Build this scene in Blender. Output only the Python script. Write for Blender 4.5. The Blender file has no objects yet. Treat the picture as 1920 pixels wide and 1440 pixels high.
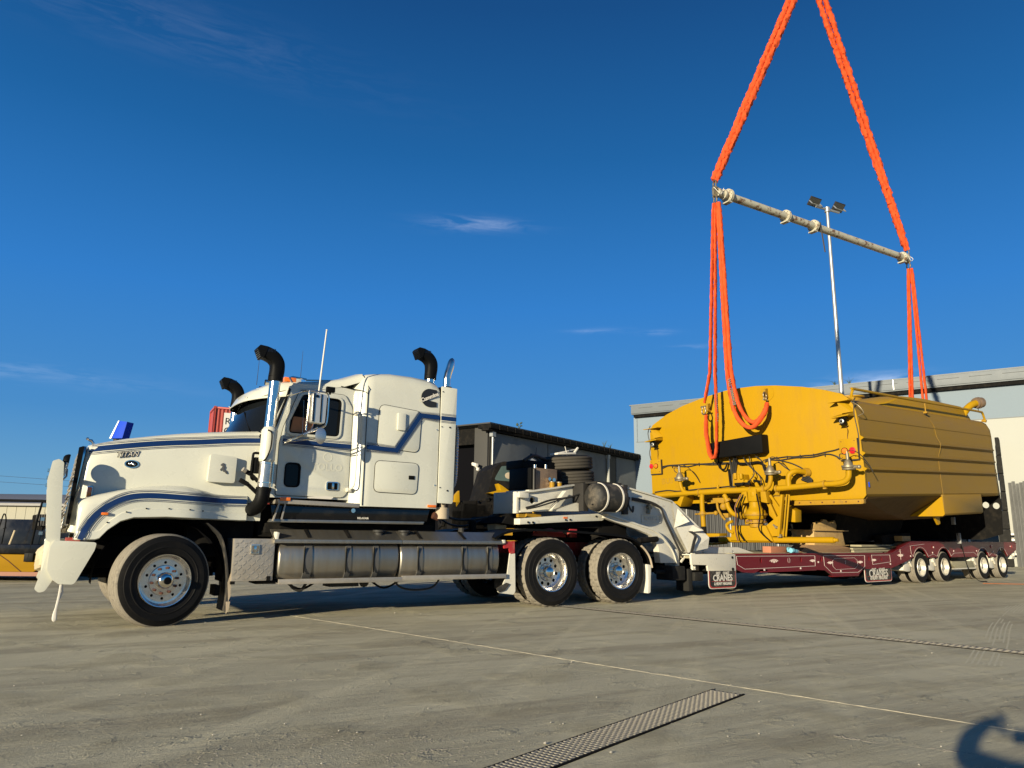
import bpy, bmesh, math, random
from mathutils import Vector, Matrix, noise
from mathutils.geometry import tessellate_polygon
from mathutils.bvhtree import BVHTree
random.seed(7)
PI = math.pi
SC = bpy.context.scene
COL = SC.collection

# ------------------------------------------------------------------ camera, sky, sun, exposure
cam_d = bpy.data.cameras.new('camera'); cam = bpy.data.objects.new('camera', cam_d); COL.objects.link(cam)
PITCH, ROLL = 0.20395, 0.01399
_f = Vector((0, math.cos(PITCH), math.sin(PITCH))); _u = Vector((0, -math.sin(PITCH), math.cos(PITCH))); _r = Vector((1, 0, 0))
_r2 = _r * math.cos(ROLL) + _u * math.sin(ROLL); _u2 = _u * math.cos(ROLL) - _r * math.sin(ROLL)
_m = Matrix((_r2, _u2, -_f)).transposed().to_4x4(); _m.translation = Vector((0, 0, 1.0722))
cam.matrix_world = _m
cam_d.sensor_width = 36; cam_d.lens = 1365.71 / 1920 * 36; cam_d.clip_start = 0.05; cam_d.clip_end = 3000
SC.camera = cam

SUN_EL, SUN_AZ = math.radians(11.2), math.radians(33.0 + 180)   # azimuth clockwise from +Y
world = bpy.data.worlds.new('World'); SC.world = world; world.use_nodes = True
nt = world.node_tree; nt.nodes.clear()
w_out = nt.nodes.new('ShaderNodeOutputWorld'); w_bg = nt.nodes.new('ShaderNodeBackground')
sky = nt.nodes.new('ShaderNodeTexSky'); sky.sky_type = 'NISHITA'; sky.sun_disc = False
sky.sun_elevation = SUN_EL; sky.sun_rotation = SUN_AZ
sky.altitude = 0; sky.air_density = 1.0; sky.dust_density = 0.6; sky.ozone_density = 3.5
w_bg.inputs['Strength'].default_value = 0.12
hs0 = nt.nodes.new('ShaderNodeHueSaturation'); hs0.inputs['Saturation'].default_value = 1.15
nt.links.new(sky.outputs[0], hs0.inputs['Color'])
tc0 = nt.nodes.new('ShaderNodeTexCoord'); sx0 = nt.nodes.new('ShaderNodeSeparateXYZ'); nt.links.new(tc0.outputs['Generated'], sx0.inputs[0])
cr = nt.nodes.new('ShaderNodeValToRGB'); nt.links.new(sx0.outputs['Z'], cr.inputs[0])
KS = 1 / (1.74 * .12)
for i, (pos, c) in enumerate(((0.0, (.17, .38, .55)), (.06, (.115, .33, .585)), (.14, (.058, .25, .575)), (.30, (.028, .20, .585)), (.48, (.0105, .118, .36)), (.63, (.0065, .066, .225)), (1.0, (.004, .04, .15)))):
    e = cr.color_ramp.elements[i] if i < 2 else cr.color_ramp.elements.new(pos)
    e.position = pos; e.color = tuple(x * KS * .25 for x in c) + (1,)
scl = nt.nodes.new('ShaderNodeVectorMath'); scl.operation = 'SCALE'; scl.inputs['Scale'].default_value = 4.0; nt.links.new(cr.outputs[0], scl.inputs[0])
hs = nt.nodes.new('ShaderNodeMixRGB'); hs.inputs[0].default_value = .93
nt.links.new(hs0.outputs[0], hs.inputs[1]); nt.links.new(scl.outputs[0], hs.inputs[2])
# thin wisps of cirrus in a few places of the sky
tc = nt.nodes.new('ShaderNodeTexCoord')
mp = nt.nodes.new('ShaderNodeMapping'); mp.inputs['Scale'].default_value = (9, 9, 60)
nz = nt.nodes.new('ShaderNodeTexNoise'); nz.inputs['Scale'].default_value = 1.6; nz.inputs['Detail'].default_value = 7; nz.inputs['Roughness'].default_value = 0.62; nz.inputs['Distortion'].default_value = 0.6
nt.links.new(tc.outputs['Generated'], mp.inputs[0]); nt.links.new(mp.outputs[0], nz.inputs[0])
rp = nt.nodes.new('ShaderNodeMapRange'); rp.inputs[1].default_value = 0.42; rp.inputs[2].default_value = 0.8
nt.links.new(nz.outputs[0], rp.inputs[0])
def wdir(px, py):
    d = _r2 * ((px - 960) / 1365.71) + _u2 * ((720 - py) / 1365.71) + _f
    return d.normalized()
acc = None
for (px, py, sh, sv, amt) in ((890, 420, .07, .010, .27), (300, 40, .26, .035, .045), (70, 700, .14, .012, .13), (1640, 716, .06, .011, .5), (1120, 620, .04, .004, .16), (1235, 623, .025, .004, .2), (1300, 650, .04, .003, .16)):
    d = wdir(px, py)
    right = Vector((0, 0, 1)).cross(d).normalized() * -1; up = right.cross(d).normalized()
    def dot(v, s):
        n = nt.nodes.new('ShaderNodeVectorMath'); n.operation = 'DOT_PRODUCT'; n.inputs[1].default_value = v / s
        nt.links.new(tc.outputs['Generated'], n.inputs[0]); return n.outputs['Value']
    def m2(op, a, b=None, c=None):
        n = nt.nodes.new('ShaderNodeMath'); n.operation = op
        for i, x in enumerate((a, b, c)):
            if x is None: continue
            if isinstance(x, (int, float)): n.inputs[i].default_value = x
            else: nt.links.new(x, n.inputs[i])
        return n.outputs[0]
    q = m2('ADD', m2('POWER', m2('ABSOLUTE', dot(right, sh)), 2), m2('POWER', m2('ABSOLUTE', dot(up, sv)), 2))
    front = m2('GREATER_THAN', dot(d, 1), 0.5)
    g = m2('MULTIPLY', m2('MULTIPLY', m2('EXPONENT', m2('MULTIPLY', q, -1.4)), front), amt)
    acc = g if acc is None else m2('ADD', acc, g)
fac = m2('MULTIPLY', acc, rp.outputs[0])
mixc = nt.nodes.new('ShaderNodeMixRGB'); mixc.inputs[2].default_value = (5.2, 5.6, 6.4, 1)
nt.links.new(fac, mixc.inputs[0]); nt.links.new(hs.outputs[0], mixc.inputs[1])
nt.links.new(mixc.outputs[0], w_bg.inputs[0]); nt.links.new(w_bg.outputs[0], w_out.inputs[0])

sun_d = bpy.data.lights.new('sun', 'SUN'); sun_d.energy = 5.0; sun_d.angle = math.radians(0.53); sun_d.color = (0.98, 0.87, 0.64)
sun = bpy.data.objects.new('sun', sun_d); COL.objects.link(sun)
sv = Vector((math.sin(SUN_AZ) * math.cos(SUN_EL), math.cos(SUN_AZ) * math.cos(SUN_EL), math.sin(SUN_EL)))
sun.rotation_euler = sv.to_track_quat('Z', 'Y').to_euler(); sun.location = sv * 50
SC.view_settings.view_transform = 'Standard'; SC.view_settings.look = 'None'
SC.view_settings.exposure = 0.8; SC.view_settings.gamma = 1.0
try: SC.view_settings.use_curve_mapping = False
except Exception: pass

# ------------------------------------------------------------------ materials
def rgb(h):
    return tuple(((int(h[i:i+2], 16) / 255) ** 2.2) for i in (0, 2, 4))
def material(name, col, rough=0.5, metal=0.0, var=0.12, scale=3.0, bump=0.0, bscale=60.0, coat=0.0, dirt=None, dirt_amt=0.0, dirt_scale=6.0, dirt_lo=0.5, dirt_hi=0.7, stretch=None, emit=None, rvar=0.1, spec=None):
    m = bpy.data.materials.new(name); m.use_nodes = True; t = m.node_tree; b = t.nodes['Principled BSDF']
    N = t.nodes.new; L = t.links.new
    co = N('ShaderNodeTexCoord'); mpn = N('ShaderNodeMapping'); L(co.outputs['Object'], mpn.inputs[0])
    if stretch: mpn.inputs['Scale'].default_value = stretch
    n1 = N('ShaderNodeTexNoise'); n1.inputs['Scale'].default_value = scale; n1.inputs['Detail'].default_value = 6; n1.inputs['Roughness'].default_value = .6; L(mpn.outputs[0], n1.inputs[0])
    mx = N('ShaderNodeMixRGB'); mx.inputs[1].default_value = tuple(c * (1 - var) for c in col) + (1,); mx.inputs[2].default_value = tuple(min(1, c * (1 + var)) for c in col) + (1,)
    L(n1.outputs[0], mx.inputs[0]); out = mx.outputs[0]
    if dirt is not None:
        n2 = N('ShaderNodeTexNoise'); n2.inputs['Scale'].default_value = dirt_scale; n2.inputs['Detail'].default_value = 9; n2.inputs['Roughness'].default_value = .68; L(mpn.outputs[0], n2.inputs[0])
        r = N('ShaderNodeMapRange'); r.inputs[1].default_value = dirt_lo; r.inputs[2].default_value = dirt_hi; r.inputs[4].default_value = dirt_amt; L(n2.outputs[0], r.inputs[0])
        m3 = N('ShaderNodeMixRGB'); m3.inputs[2].default_value = tuple(dirt) + (1,); L(r.outputs[0], m3.inputs[0]); L(out, m3.inputs[1]); out = m3.outputs[0]
    L(out, b.inputs['Base Color'])
    rr = N('ShaderNodeMapRange'); rr.inputs[3].default_value = max(.02, rough - rvar); rr.inputs[4].default_value = min(1, rough + rvar); L(n1.outputs[0], rr.inputs[0]); L(rr.outputs[0], b.inputs['Roughness'])
    b.inputs['Metallic'].default_value = metal
    if coat: b.inputs['Coat Weight'].default_value = coat; b.inputs['Coat Roughness'].default_value = .06
    if spec is not None: b.inputs['Specular IOR Level'].default_value = spec
    if bump:
        nb = N('ShaderNodeTexNoise'); nb.inputs['Scale'].default_value = bscale; nb.inputs['Detail'].default_value = 4; L(mpn.outputs[0], nb.inputs[0])
        bp = N('ShaderNodeBump'); bp.inputs['Strength'].default_value = bump; bp.inputs['Distance'].default_value = .01; L(nb.outputs[0], bp.inputs['Height']); L(bp.outputs[0], b.inputs['Normal'])
    return m
DUST = (.30, .25, .18)
M = {}
M['white'] = material('cream_white_truck_paint', (.545, .535, .445), .28, var=.03, coat=.5, dirt=DUST, dirt_amt=.16, dirt_scale=1.2, dirt_lo=.45, dirt_hi=.8, bump=.05, bscale=1.8)
M['white2'] = material('dusty_white_trailer_paint', (.56, .53, .44), .5, var=.08, dirt=(.20, .14, .09), dirt_amt=.5, dirt_scale=9, dirt_lo=.55, dirt_hi=.75, bump=.1, bscale=30)
M['whitechip'] = material('chipped_white_paint', (.58, .54, .44), .5, var=.08, dirt=(.07, .05, .04), dirt_amt=.9, dirt_scale=42, dirt_lo=.62, dirt_hi=.68, bump=.1, bscale=30)
M['blue'] = material('blue_stripe', (.004, .021, .085), .38, var=.05, coat=0, spec=.4)
M['navy'] = material('thin_dark_line', (.04, .05, .09), .4, var=.05)
M['ghost'] = material('faded_sticker_residue', (.505, .495, .41), .4, var=.03)
M['chrome'] = material('chrome', (.80, .75, .66), .14, 1.0, var=.03, dirt=(.45, .38, .28), dirt_amt=.3, dirt_scale=7, rvar=.04)
M['steel'] = material('polished_steel_dusty', (.60, .56, .50), .28, .9, var=.08, dirt=DUST, dirt_amt=.35, dirt_scale=5, stretch=(1, 1, 1))
M['alu'] = material('brushed_aluminium_tank', (.33, .31, .265), .40, .86, var=.25, scale=5, dirt=(.22, .17, .115), dirt_amt=.6, dirt_scale=2.5, dirt_lo=.4, dirt_hi=.75, stretch=(7, 1, .8), bump=.04, bscale=12)
M['aludull'] = material('dusty_dull_aluminium', (.40, .36, .30), .5, .6, var=.15, scale=8, dirt=DUST, dirt_amt=.5, dirt_scale=9, bump=.12, bscale=40)
M['rim'] = material('alloy_rim', (.70, .68, .64), .2, .95, var=.05, dirt=(.35, .24, .15), dirt_amt=.35, dirt_scale=12)
M['rimgrey'] = material('silver_painted_rim', (.52, .49, .42), .42, .4, var=.08, dirt=DUST, dirt_amt=.5, dirt_scale=10)
M['nut'] = material('rusty_wheel_nut', (.12, .05, .03), .5, .5, var=.3, scale=20)
M['rubber'] = material('tyre_sidewall_rubber', (.0065, .006, .0055), .65, var=.25, spec=.18, scale=8, dirt=(.07, .055, .04), dirt_amt=.10, dirt_scale=6, bump=.1, bscale=80)
M['tread'] = material('dusty_tyre_tread', (.20, .175, .135), .9, var=.2, scale=14, dirt=(.05, .045, .04), dirt_amt=.7, dirt_scale=16, dirt_lo=.5, dirt_hi=.75, bump=.3, bscale=90)
M['treadclean'] = material('dark_tyre_tread', (.055, .048, .038), .85, var=.25, spec=.2, scale=12, bump=.2, bscale=80)
M['black'] = material('black_plastic', (.0035, .0035, .0035), .55, var=.3, spec=.1, bump=.08, bscale=120)
M['blackgloss'] = material('black_gloss_panel', (.004, .004, .005), .12, var=.2, coat=.0, spec=.5, dirt=DUST, dirt_amt=.05, dirt_scale=5)
M['blackmatt'] = material('matt_black', (.006, .0055, .005), .85, var=.3, spec=.12, dirt=(.05, .04, .028), dirt_amt=.3, dirt_scale=5)
M['flap'] = material('rubber_mudflap', (.016, .015, .013), .7, var=.2, dirt=(.22, .18, .13), dirt_amt=.5, dirt_scale=4)
M['tanflap'] = material('dusty_mudflap_edge', (.36, .29, .2), .8, var=.15)
M['glass'] = material('dark_window_glass', (.006, .007, .008), .04, var=.1, coat=0.0, spec=.18, rvar=.01)
M['seat'] = material('tan_seat_vinyl', (.35, .14, .05), .6, var=.1)
M['amber'] = material('amber_lens', (.75, .16, .008), .2, var=.1, coat=.6)
M['red'] = material('red_lens', (.65, .01, .015), .2, var=.1, coat=.6)
M['amberlens'] = M['amber']
M['redpaint'] = material('red_chassis_paint', (.30, .02, .02), .45, var=.2, dirt=DUST, dirt_amt=.4, dirt_scale=6)
M['maroon'] = material('maroon_trailer_paint', (.125, .005, .009), .42, var=.08, coat=0, spec=.35, dirt=(.12, .05, .04), dirt_amt=.2, dirt_scale=3.5, dirt_lo=.45, dirt_hi=.8, stretch=(1, 1, 3))
M['pin'] = material('pale_pinstripe', (.62, .52, .47), .4, var=.05)
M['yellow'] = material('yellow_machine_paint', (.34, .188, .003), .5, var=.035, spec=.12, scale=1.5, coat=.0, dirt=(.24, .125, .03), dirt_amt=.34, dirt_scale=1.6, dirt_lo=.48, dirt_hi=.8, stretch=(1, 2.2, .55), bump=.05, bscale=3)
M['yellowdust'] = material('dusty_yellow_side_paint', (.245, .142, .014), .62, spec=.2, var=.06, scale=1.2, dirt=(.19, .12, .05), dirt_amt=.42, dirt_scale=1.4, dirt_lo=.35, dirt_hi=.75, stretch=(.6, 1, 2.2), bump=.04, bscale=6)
M['yellow2'] = material('worn_yellow_paint', (.30, .165, .012), .55, spec=.2, var=.08, dirt=(.12, .08, .04), dirt_amt=.5, dirt_scale=8)
M['brassy'] = material('cast_valve_metal', (.24, .20, .13), .5, .6, var=.2, scale=15, bump=.1, bscale=60)
M['orange'] = material('orange_sling_fabric', (.58, .075, .020), .85, spec=.1, var=.12, scale=30, bump=.35, bscale=60)
M['orangedk'] = material('worn_orange_webbing', (.50, .17, .06), .8, var=.2, scale=10)
M['rig'] = material('worn_cream_spreader_paint', (.40, .375, .285), .55, var=.1, scale=6, dirt=(.13, .06, .025), dirt_amt=.95, dirt_scale=7, dirt_lo=.53, dirt_hi=.62, stretch=(1, 1, 1), bump=.15, bscale=50)
M['galv'] = material('galvanised_steel', (.36, .36, .34), .4, .6, var=.08, scale=20)
M['shackle'] = material('zinc_shackle', (.26, .21, .14), .4, .8, var=.15)
M['strap'] = material('dark_webbing_strap', (.07, .06, .05), .85, var=.2)
M['lightface'] = material('floodlight_lens', (.045, .045, .04), .25, .1, var=.1)
M['shedpanel'] = material('grey_precast_panel', (.155, .158, .15), .85, var=.16, spec=.2, scale=1.1, bump=.1, bscale=8, dirt=(.075, .072, .065), dirt_amt=.5, dirt_scale=.7)
M['shedtrim'] = material('charcoal_shed_trim', (.025, .023, .021), .6, spec=.25, var=.1)
M['shedpillar'] = material('grey_brown_pillar', (.050, .048, .044), .7, spec=.2, var=.08)
M['dark'] = material('dark_interior', (.003, .003, .004), .95, var=.1, spec=.05)
M['corr'] = material('dark_corrugated_sheet', (.05, .05, .05), .5, .2, spec=.3, var=.12)
M['cream'] = material('cream_wall_panel', (.345, .345, .31), .8, spec=.1, var=.03, scale=.6, bump=.04, bscale=3)
M['bluegrey'] = material('pale_blue_grey_wall', (.18, .22, .255), .8, spec=.1, var=.04, scale=.8, bump=.04, bscale=4)
M['gutter'] = material('grey_fascia_metal', (.115, .13, .14), .6, .0, var=.08)
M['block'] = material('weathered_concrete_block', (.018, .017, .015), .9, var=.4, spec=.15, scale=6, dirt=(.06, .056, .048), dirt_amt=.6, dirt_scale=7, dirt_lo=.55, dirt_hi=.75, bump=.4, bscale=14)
M['sheet'] = material('zinc_sheet', (.045, .045, .042), .6, .1, var=.3, scale=2)
M['farroof'] = material('far_shed_roof', (.20, .19, .18), .6, var=.08)
M['farwall'] = material('far_shed_wall', (.32, .305, .24), .8, spec=.1, var=.05)
M['cont'] = material('red_container_paint', (.34, .045, .03), .55, var=.15, scale=2, dirt=(.25, .10, .06), dirt_amt=.4, dirt_scale=4)
M['contwhite'] = material('container_white_patch', (.7, .66, .58), .6, var=.1)
M['bluepaint'] = material('bright_blue_paint', (.004, .05, .48), .6, var=.05, spec=.15)
M['wood'] = material('brown_timber', (.26, .15, .07), .85, var=.3, scale=8, stretch=(1, 8, 8), bump=.4, bscale=20)
M['woodred'] = material('reddish_timber_block', (.36, .14, .07), .8, var=.2, scale=8, stretch=(1, 8, 8), bump=.3, bscale=20)
M['woodgrey'] = material('weathered_grey_timber', (.28, .25, .16), .85, var=.3, scale=6, stretch=(1, 8, 8), bump=.4, bscale=20)
M['belly'] = material('shade_darkened_belly_yellow', (.085, .045, .010), .7, var=.2, scale=2, spec=.2, dirt=(.03, .02, .008), dirt_amt=.6, dirt_scale=2)  # tank yellow darkened to brown, shade under the tank put into the colour
M['yellow3'] = material('dull_yellow_skirt', (.26, .14, .006), .6, spec=.05, var=.08)
M['strapsteel'] = material('dull_steel_strap', (.13, .125, .115), .45, .5, var=.2)
M['tan'] = material('tan_painted_steel', (.42, .27, .10), .6, var=.15, dirt=(.15, .08, .04), dirt_amt=.5, dirt_scale=9)
M['cyan'] = material('pale_blue_webbing', (.16, .42, .52), .7, var=.2, scale=30)
M['canvas'] = material('beige_canvas', (.48, .39, .25), .9, var=.2, scale=5, bump=.5, bscale=12)
M['wire'] = material('black_cable', (.02, .018, .015), .6, var=.2)
M['silverwire'] = material('braided_line', (.55, .54, .5), .35, .7, var=.1)
M['brown'] = material('rusty_brown_pack', (.22, .15, .095), .55, .4, var=.3, scale=5, dirt=(.06, .04, .03), dirt_amt=.6, dirt_scale=8)
M['skin'] = material('skin', (.55, .32, .22), .5, var=.06)
M['cloth'] = material('navy_work_shirt', (.03, .045, .09), .9, var=.15, bump=.2, bscale=50)
M['cloth2'] = material('grey_work_trousers', (.08, .08, .08), .9, var=.15, bump=.2, bscale=50)
M['hair'] = material('dark_hair', (.03, .02, .015), .7, var=.2)
M['text_white'] = material('white_print', (.60, .56, .48), .5, var=.04)
M['text_black'] = material('black_print', (.012, .012, .012), .5, var=.1)
M['text_red'] = material('red_print', (.35, .04, .03), .5, var=.1)
M['sealant'] = material('pale_joint_sealant', (.40, .355, .25), .95, var=.45, scale=20, bump=.5, bscale=30)
M['pebble'] = material('pale_pebble', (.36, .33, .27), .9, var=.4, scale=30)
M['mirror'] = material('mirror_back_chrome', (.55, .52, .46), .22, .55, var=.05, rvar=.03)
M['gratesteel'] = material('dusty_grate_steel', (.23, .21, .17), .75, .15, var=.2, scale=20)

def ground_material():
    m = bpy.data.materials.new('dusty_concrete_yard'); m.use_nodes = True; t = m.node_tree; b = t.nodes['Principled BSDF']
    N = t.nodes.new; L = t.links.new
    co = N('ShaderNodeTexCoord')
    def noise_(scale, stretch=(1, 1, 1), rot=0, detail=6, rough=.6, dist=0):
        a = N('ShaderNodeMapping'); a.vector_type = 'TEXTURE' if False else 'POINT'
        r = N('ShaderNodeMapping'); r.inputs['Rotation'].default_value = (0, 0, math.radians(rot)); L(co.outputs['Object'], r.inputs[0])
        a.inputs['Scale'].default_value = stretch; L(r.outputs[0], a.inputs[0])
        n = N('ShaderNodeTexNoise'); n.inputs['Scale'].default_value = scale; n.inputs['Detail'].default_value = detail; n.inputs['Roughness'].default_value = rough; n.inputs['Distortion'].default_value = dist
        L(a.outputs[0], n.inputs[0]); return n.outputs[0]
    def rng(x, a, b_, c=0, d=1):
        r = N('ShaderNodeMapRange'); r.inputs[1].default_value = a; r.inputs[2].default_value = b_; r.inputs[3].default_value = c; r.inputs[4].default_value = d; L(x, r.inputs[0]); return r.outputs[0]
    def mix(f, c1, c2):
        x = N('ShaderNodeMixRGB')
        if isinstance(f, float): x.inputs[0].default_value = f
        else: L(f, x.inputs[0])
        for i, c in ((1, c1), (2, c2)):
            if isinstance(c, tuple): x.inputs[i].default_value = c + (1,)
            else: L(c, x.inputs[i])
        return x.outputs[0]
    def mul(a, v):
        x = N('ShaderNodeMath'); x.operation = 'MULTIPLY'; L(a, x.inputs[0])
        if isinstance(v, (int, float)): x.inputs[1].default_value = v
        else: L(v, x.inputs[1])
        return x.outputs[0]
    big = noise_(.35, detail=3); streak = noise_(1.2, (.16, 1.6, 1), -28, 7, .62, .3); streak2 = noise_(1.0, (2.2, .13, 1), 18, 6, .6, .2)
    fine = noise_(9, (.25, 1.5, 1), -30, 8, .7); grit = noise_(120, detail=3)
    fine2 = noise_(30, (1, .2, 1), 55, 5, .7)
    c = mix(rng(big, .35, .65), (.44, .40, .275), (.56, .51, .35))
    c = mix(rng(streak, .46, .62, 0, .7), c, (.30, .265, .18))
    c = mix(rng(streak2, .52, .66, 0, .6), c, (.62, .56, .375))
    c = mix(rng(fine, .52, .68, 0, .45), c, (.62, .56, .38))
    c = mix(rng(noise_(4, detail=8, rough=.7), .62, .78, 0, .45), c, (.22, .19, .14))
    c = mix(rng(grit, .3, .75, 0, .30), c, (.20, .17, .12))
    L(c, b.inputs['Base Color']); b.inputs['Roughness'].default_value = .92; b.inputs['Specular IOR Level'].default_value = .2
    patch = rng(noise_(1.3, detail=2), .5, .68, .25, 1)
    def bump(h, s, d, prev=None):
        x = N('ShaderNodeBump'); x.inputs['Strength'].default_value = s; x.inputs['Distance'].default_value = d; L(h, x.inputs['Height'])
        if prev is not None: L(prev, x.inputs['Normal'])
        return x.outputs[0]
    n_ = bump(mul(noise_(38, detail=6, rough=.75), patch), 1.0, .03)
    n_ = bump(fine, .8, .02, n_)
    n_ = bump(mul(rng(noise_(7, (1, .5, 1), 40, 5, .7), .55, .75), rng(noise_(.9, detail=2), .45, .65)), .9, .03, n_)
    n_ = bump(grit, .5, .006, n_)
    n_ = bump(fine2, .25, .004, n_)
    L(n_, b.inputs['Normal'])
    return m
M['ground'] = ground_material()

# ------------------------------------------------------------------ geometry helpers
def rounded(pts, r, n=4):
    """round the corners of a closed 2D polygon; r is one radius or one per corner"""
    out = []; k = len(pts)
    for i, p in enumerate(pts):
        rr = r[i] if isinstance(r, (list, tuple)) else r
        a = Vector(pts[i - 1]); b = Vector(p); c = Vector(pts[(i + 1) % k])
        d1 = (a - b); d2 = (c - b); l1 = d1.length; l2 = d2.length
        if rr <= 0 or l1 < 1e-6 or l2 < 1e-6: out.append(tuple(p)); continue
        d1 /= l1; d2 /= l2; ang = d1.angle(d2)
        if ang > 3.05: out.append(tuple(p)); continue
        t = min(rr / math.tan(ang / 2), l1 * .48, l2 * .48)
        s = b + d1 * t; e = b + d2 * t
        for j in range(n + 1):
            q = j / n; out.append(tuple(s * (1 - q) ** 2 + b * 2 * q * (1 - q) + e * q * q))
    return out
def rect(x0, x1, y0, y1, r=0, n=4):
    p = [(x0, y0), (x1, y0), (x1, y1), (x0, y1)]
    return rounded(p, r, n) if r else p
def circle2(cx, cy, r, n=20, a0=0):
    return [(cx + r * math.cos(a0 + 2 * PI * i / n), cy + r * math.sin(a0 + 2 * PI * i / n)) for i in range(n)]
MAPS = {'xz': lambda a, b, c: (a, c, b), 'yz': lambda a, b, c: (c, a, b), 'xy': lambda a, b, c: (a, b, c)}
class B:
    def __init__(s): s.v = []; s.f = []; s.mi = []; s.cur = 0
    def add(s, vs, fs):
        o = len(s.v); s.v += [tuple(v) for v in vs]; s.f += [tuple(i + o for i in f) for f in fs]; s.mi += [s.cur] * len(fs); return s
    def box(s, x0, x1, y0, y1, z0, z1):
        v = [(x, y, z) for z in (z0, z1) for y in (y0, y1) for x in (x0, x1)]
        return s.add(v, [(0, 2, 3, 1), (4, 5, 7, 6), (0, 1, 5, 4), (2, 6, 7, 3), (0, 4, 6, 2), (1, 3, 7, 5)])
    def obox(s, c, ax, ay, az):
        c = Vector(c); ax = Vector(ax); ay = Vector(ay); az = Vector(az)
        v = [c + ax * i + ay * j + az * k for k in (-1, 1) for j in (-1, 1) for i in (-1, 1)]
        return s.add(v, [(0, 2, 3, 1), (4, 5, 7, 6), (0, 1, 5, 4), (2, 6, 7, 3), (0, 4, 6, 2), (1, 3, 7, 5)])
    def bar(s, p, q, w, h, up=(0, 0, 1)):
        p = Vector(p); q = Vector(q); d = (q - p); u = Vector(up)
        side = d.cross(u)
        if side.length < 1e-6: side = d.cross(Vector((1, 0, 0)))
        side.normalize(); u2 = side.cross(d).normalized()
        return s.obox((p + q) / 2, d / 2, side * w / 2, u2 * h / 2)
    def plate(s, outer, d0, d1, plane='xz', holes=()):
        mp_ = MAPS[plane]; loops = [list(outer)] + [list(h) for h in holes]
        allp = [p for l in loops for p in l]
        tris = tessellate_polygon([[Vector((a, b, 0)) for a, b in l] for l in loops])
        n = len(allp)
        v = [mp_(a, b, d0) for a, b in allp] + [mp_(a, b, d1) for a, b in allp]
        f = [tuple(t) for t in tris] + [tuple(i + n for i in reversed(t)) for t in tris]
        o = 0
        for l in loops:
            k = len(l)
            for i in range(k): f.append((o + i, o + (i + 1) % k, o + (i + 1) % k + n, o + i + n))
            o += k
        return s.add(v, f)
    def ring(s, path_sections, closed=False, caps=True):
        k = len(path_sections[0]); o = len(s.v); n = len(path_sections)
        vs = [p for sec in path_sections for p in sec]; fs = []
        for i in range(n - 1 + (1 if closed else 0)):
            a = i * k; b = ((i + 1) % n) * k
            for j in range(k): fs.append((a + j, a + (j + 1) % k, b + (j + 1) % k, b + j))
        if caps and not closed: fs.append(tuple(range(k - 1, -1, -1))); fs.append(tuple(range((n - 1) * k, n * k)))
        return s.add(vs, fs)
    def sheetloft(s, secs):
        k = len(secs[0]); vs = [p for sec in secs for p in sec]; fs = []
        for i in range(len(secs) - 1):
            for j in range(k - 1): fs.append((i * k + j, i * k + j + 1, (i + 1) * k + j + 1, (i + 1) * k + j))
        return s.add(vs, fs)
    def tube(s, pts, r, n=10, caps=True, flat=None):
        P = [Vector(p) for p in pts]; secs = []; prev = None
        for i, p in enumerate(P):
            d = (P[min(i + 1, len(P) - 1)] - P[max(i - 1, 0)]).normalized()
            if prev is None:
                a = d.cross(Vector((0, 0, 1)))
                if a.length < .1: a = d.cross(Vector((0, 1, 0)))
                a.normalize()
            else:
                a = (prev - d * prev.dot(d)).normalized()
            prev = a; b = d.cross(a); rr = r[i] if isinstance(r, (list, tuple)) else r
            fl = flat or 1
            secs.append([p + a * (math.cos(2 * PI * j / n) * rr) + b * (math.sin(2 * PI * j / n) * rr * fl) for j in range(n)])
        return s.ring(secs, caps=caps)
    def cyl(s, p, q, r, n=20, r2=None, caps=True):
        return s.tube([p, q], [r, r if r2 is None else r2], n, caps)
    def lathe(s, prof, c, axis='y', n=32, ang=2 * PI):
        c = Vector(c); secs = []
        for i in range(n):
            a = ang * i / n
            sec = []
            for h, r in prof:
                x, y = r * math.cos(a), r * math.sin(a)
                sec.append(c + Vector({'y': (x, h, y), 'x': (h, x, y), 'z': (x, y, h)}[axis]))
            secs.append(sec)
        k = len(prof); vs = [p for sec in secs for p in sec]; fs = []
        for i in range(n):
            a = i * k; b = ((i + 1) % n) * k
            for j in range(k - 1): fs.append((a + j, b + j, b + j + 1, a + j + 1))
        return s.add(vs, fs)
    def sphere(s, c, r, n=12, sc=(1, 1, 1)):
        c = Vector(c); m_ = n // 2
        vs = []; fs = []
        for i in range(m_ + 1):
            t = PI * i / m_
            for j in range(n): vs.append(c + Vector((r * sc[0] * math.sin(t) * math.cos(2 * PI * j / n), r * sc[1] * math.sin(t) * math.sin(2 * PI * j / n), r * sc[2] * math.cos(t))))
        for i in range(m_):
            for j in range(n): fs.append((i * n + j, (i + 1) * n + j, (i + 1) * n + (j + 1) % n, i * n + (j + 1) % n))
        return s.add(vs, fs)
    def mesh(s, name, mats, smooth=35, bevel=0, seg=2, weld=1e-5):
        me = bpy.data.meshes.new(name)
        me.from_pydata([tuple(v) for v in s.v], [], s.f)
        if not isinstance(mats, (list, tuple)): mats = [mats]
        for m in mats: me.materials.append(m)
        if any(s.mi): me.polygons.foreach_set('material_index', s.mi)
        bm = bmesh.new(); bm.from_mesh(me)
        bmesh.ops.remove_doubles(bm, verts=bm.verts, dist=weld)
        bmesh.ops.dissolve_degenerate(bm, edges=bm.edges, dist=1e-6)
        bmesh.ops.recalc_face_normals(bm, faces=bm.faces)
        if bevel:
            es = [e for e in bm.edges if len(e.link_faces) == 2 and e.calc_face_angle(0) > math.radians(40)]
            if es: bmesh.ops.bevel(bm, geom=es, offset=bevel, segments=seg, affect='EDGES', clamp_overlap=True, profile=.6)
        bm.to_mesh(me); bm.free()
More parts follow.
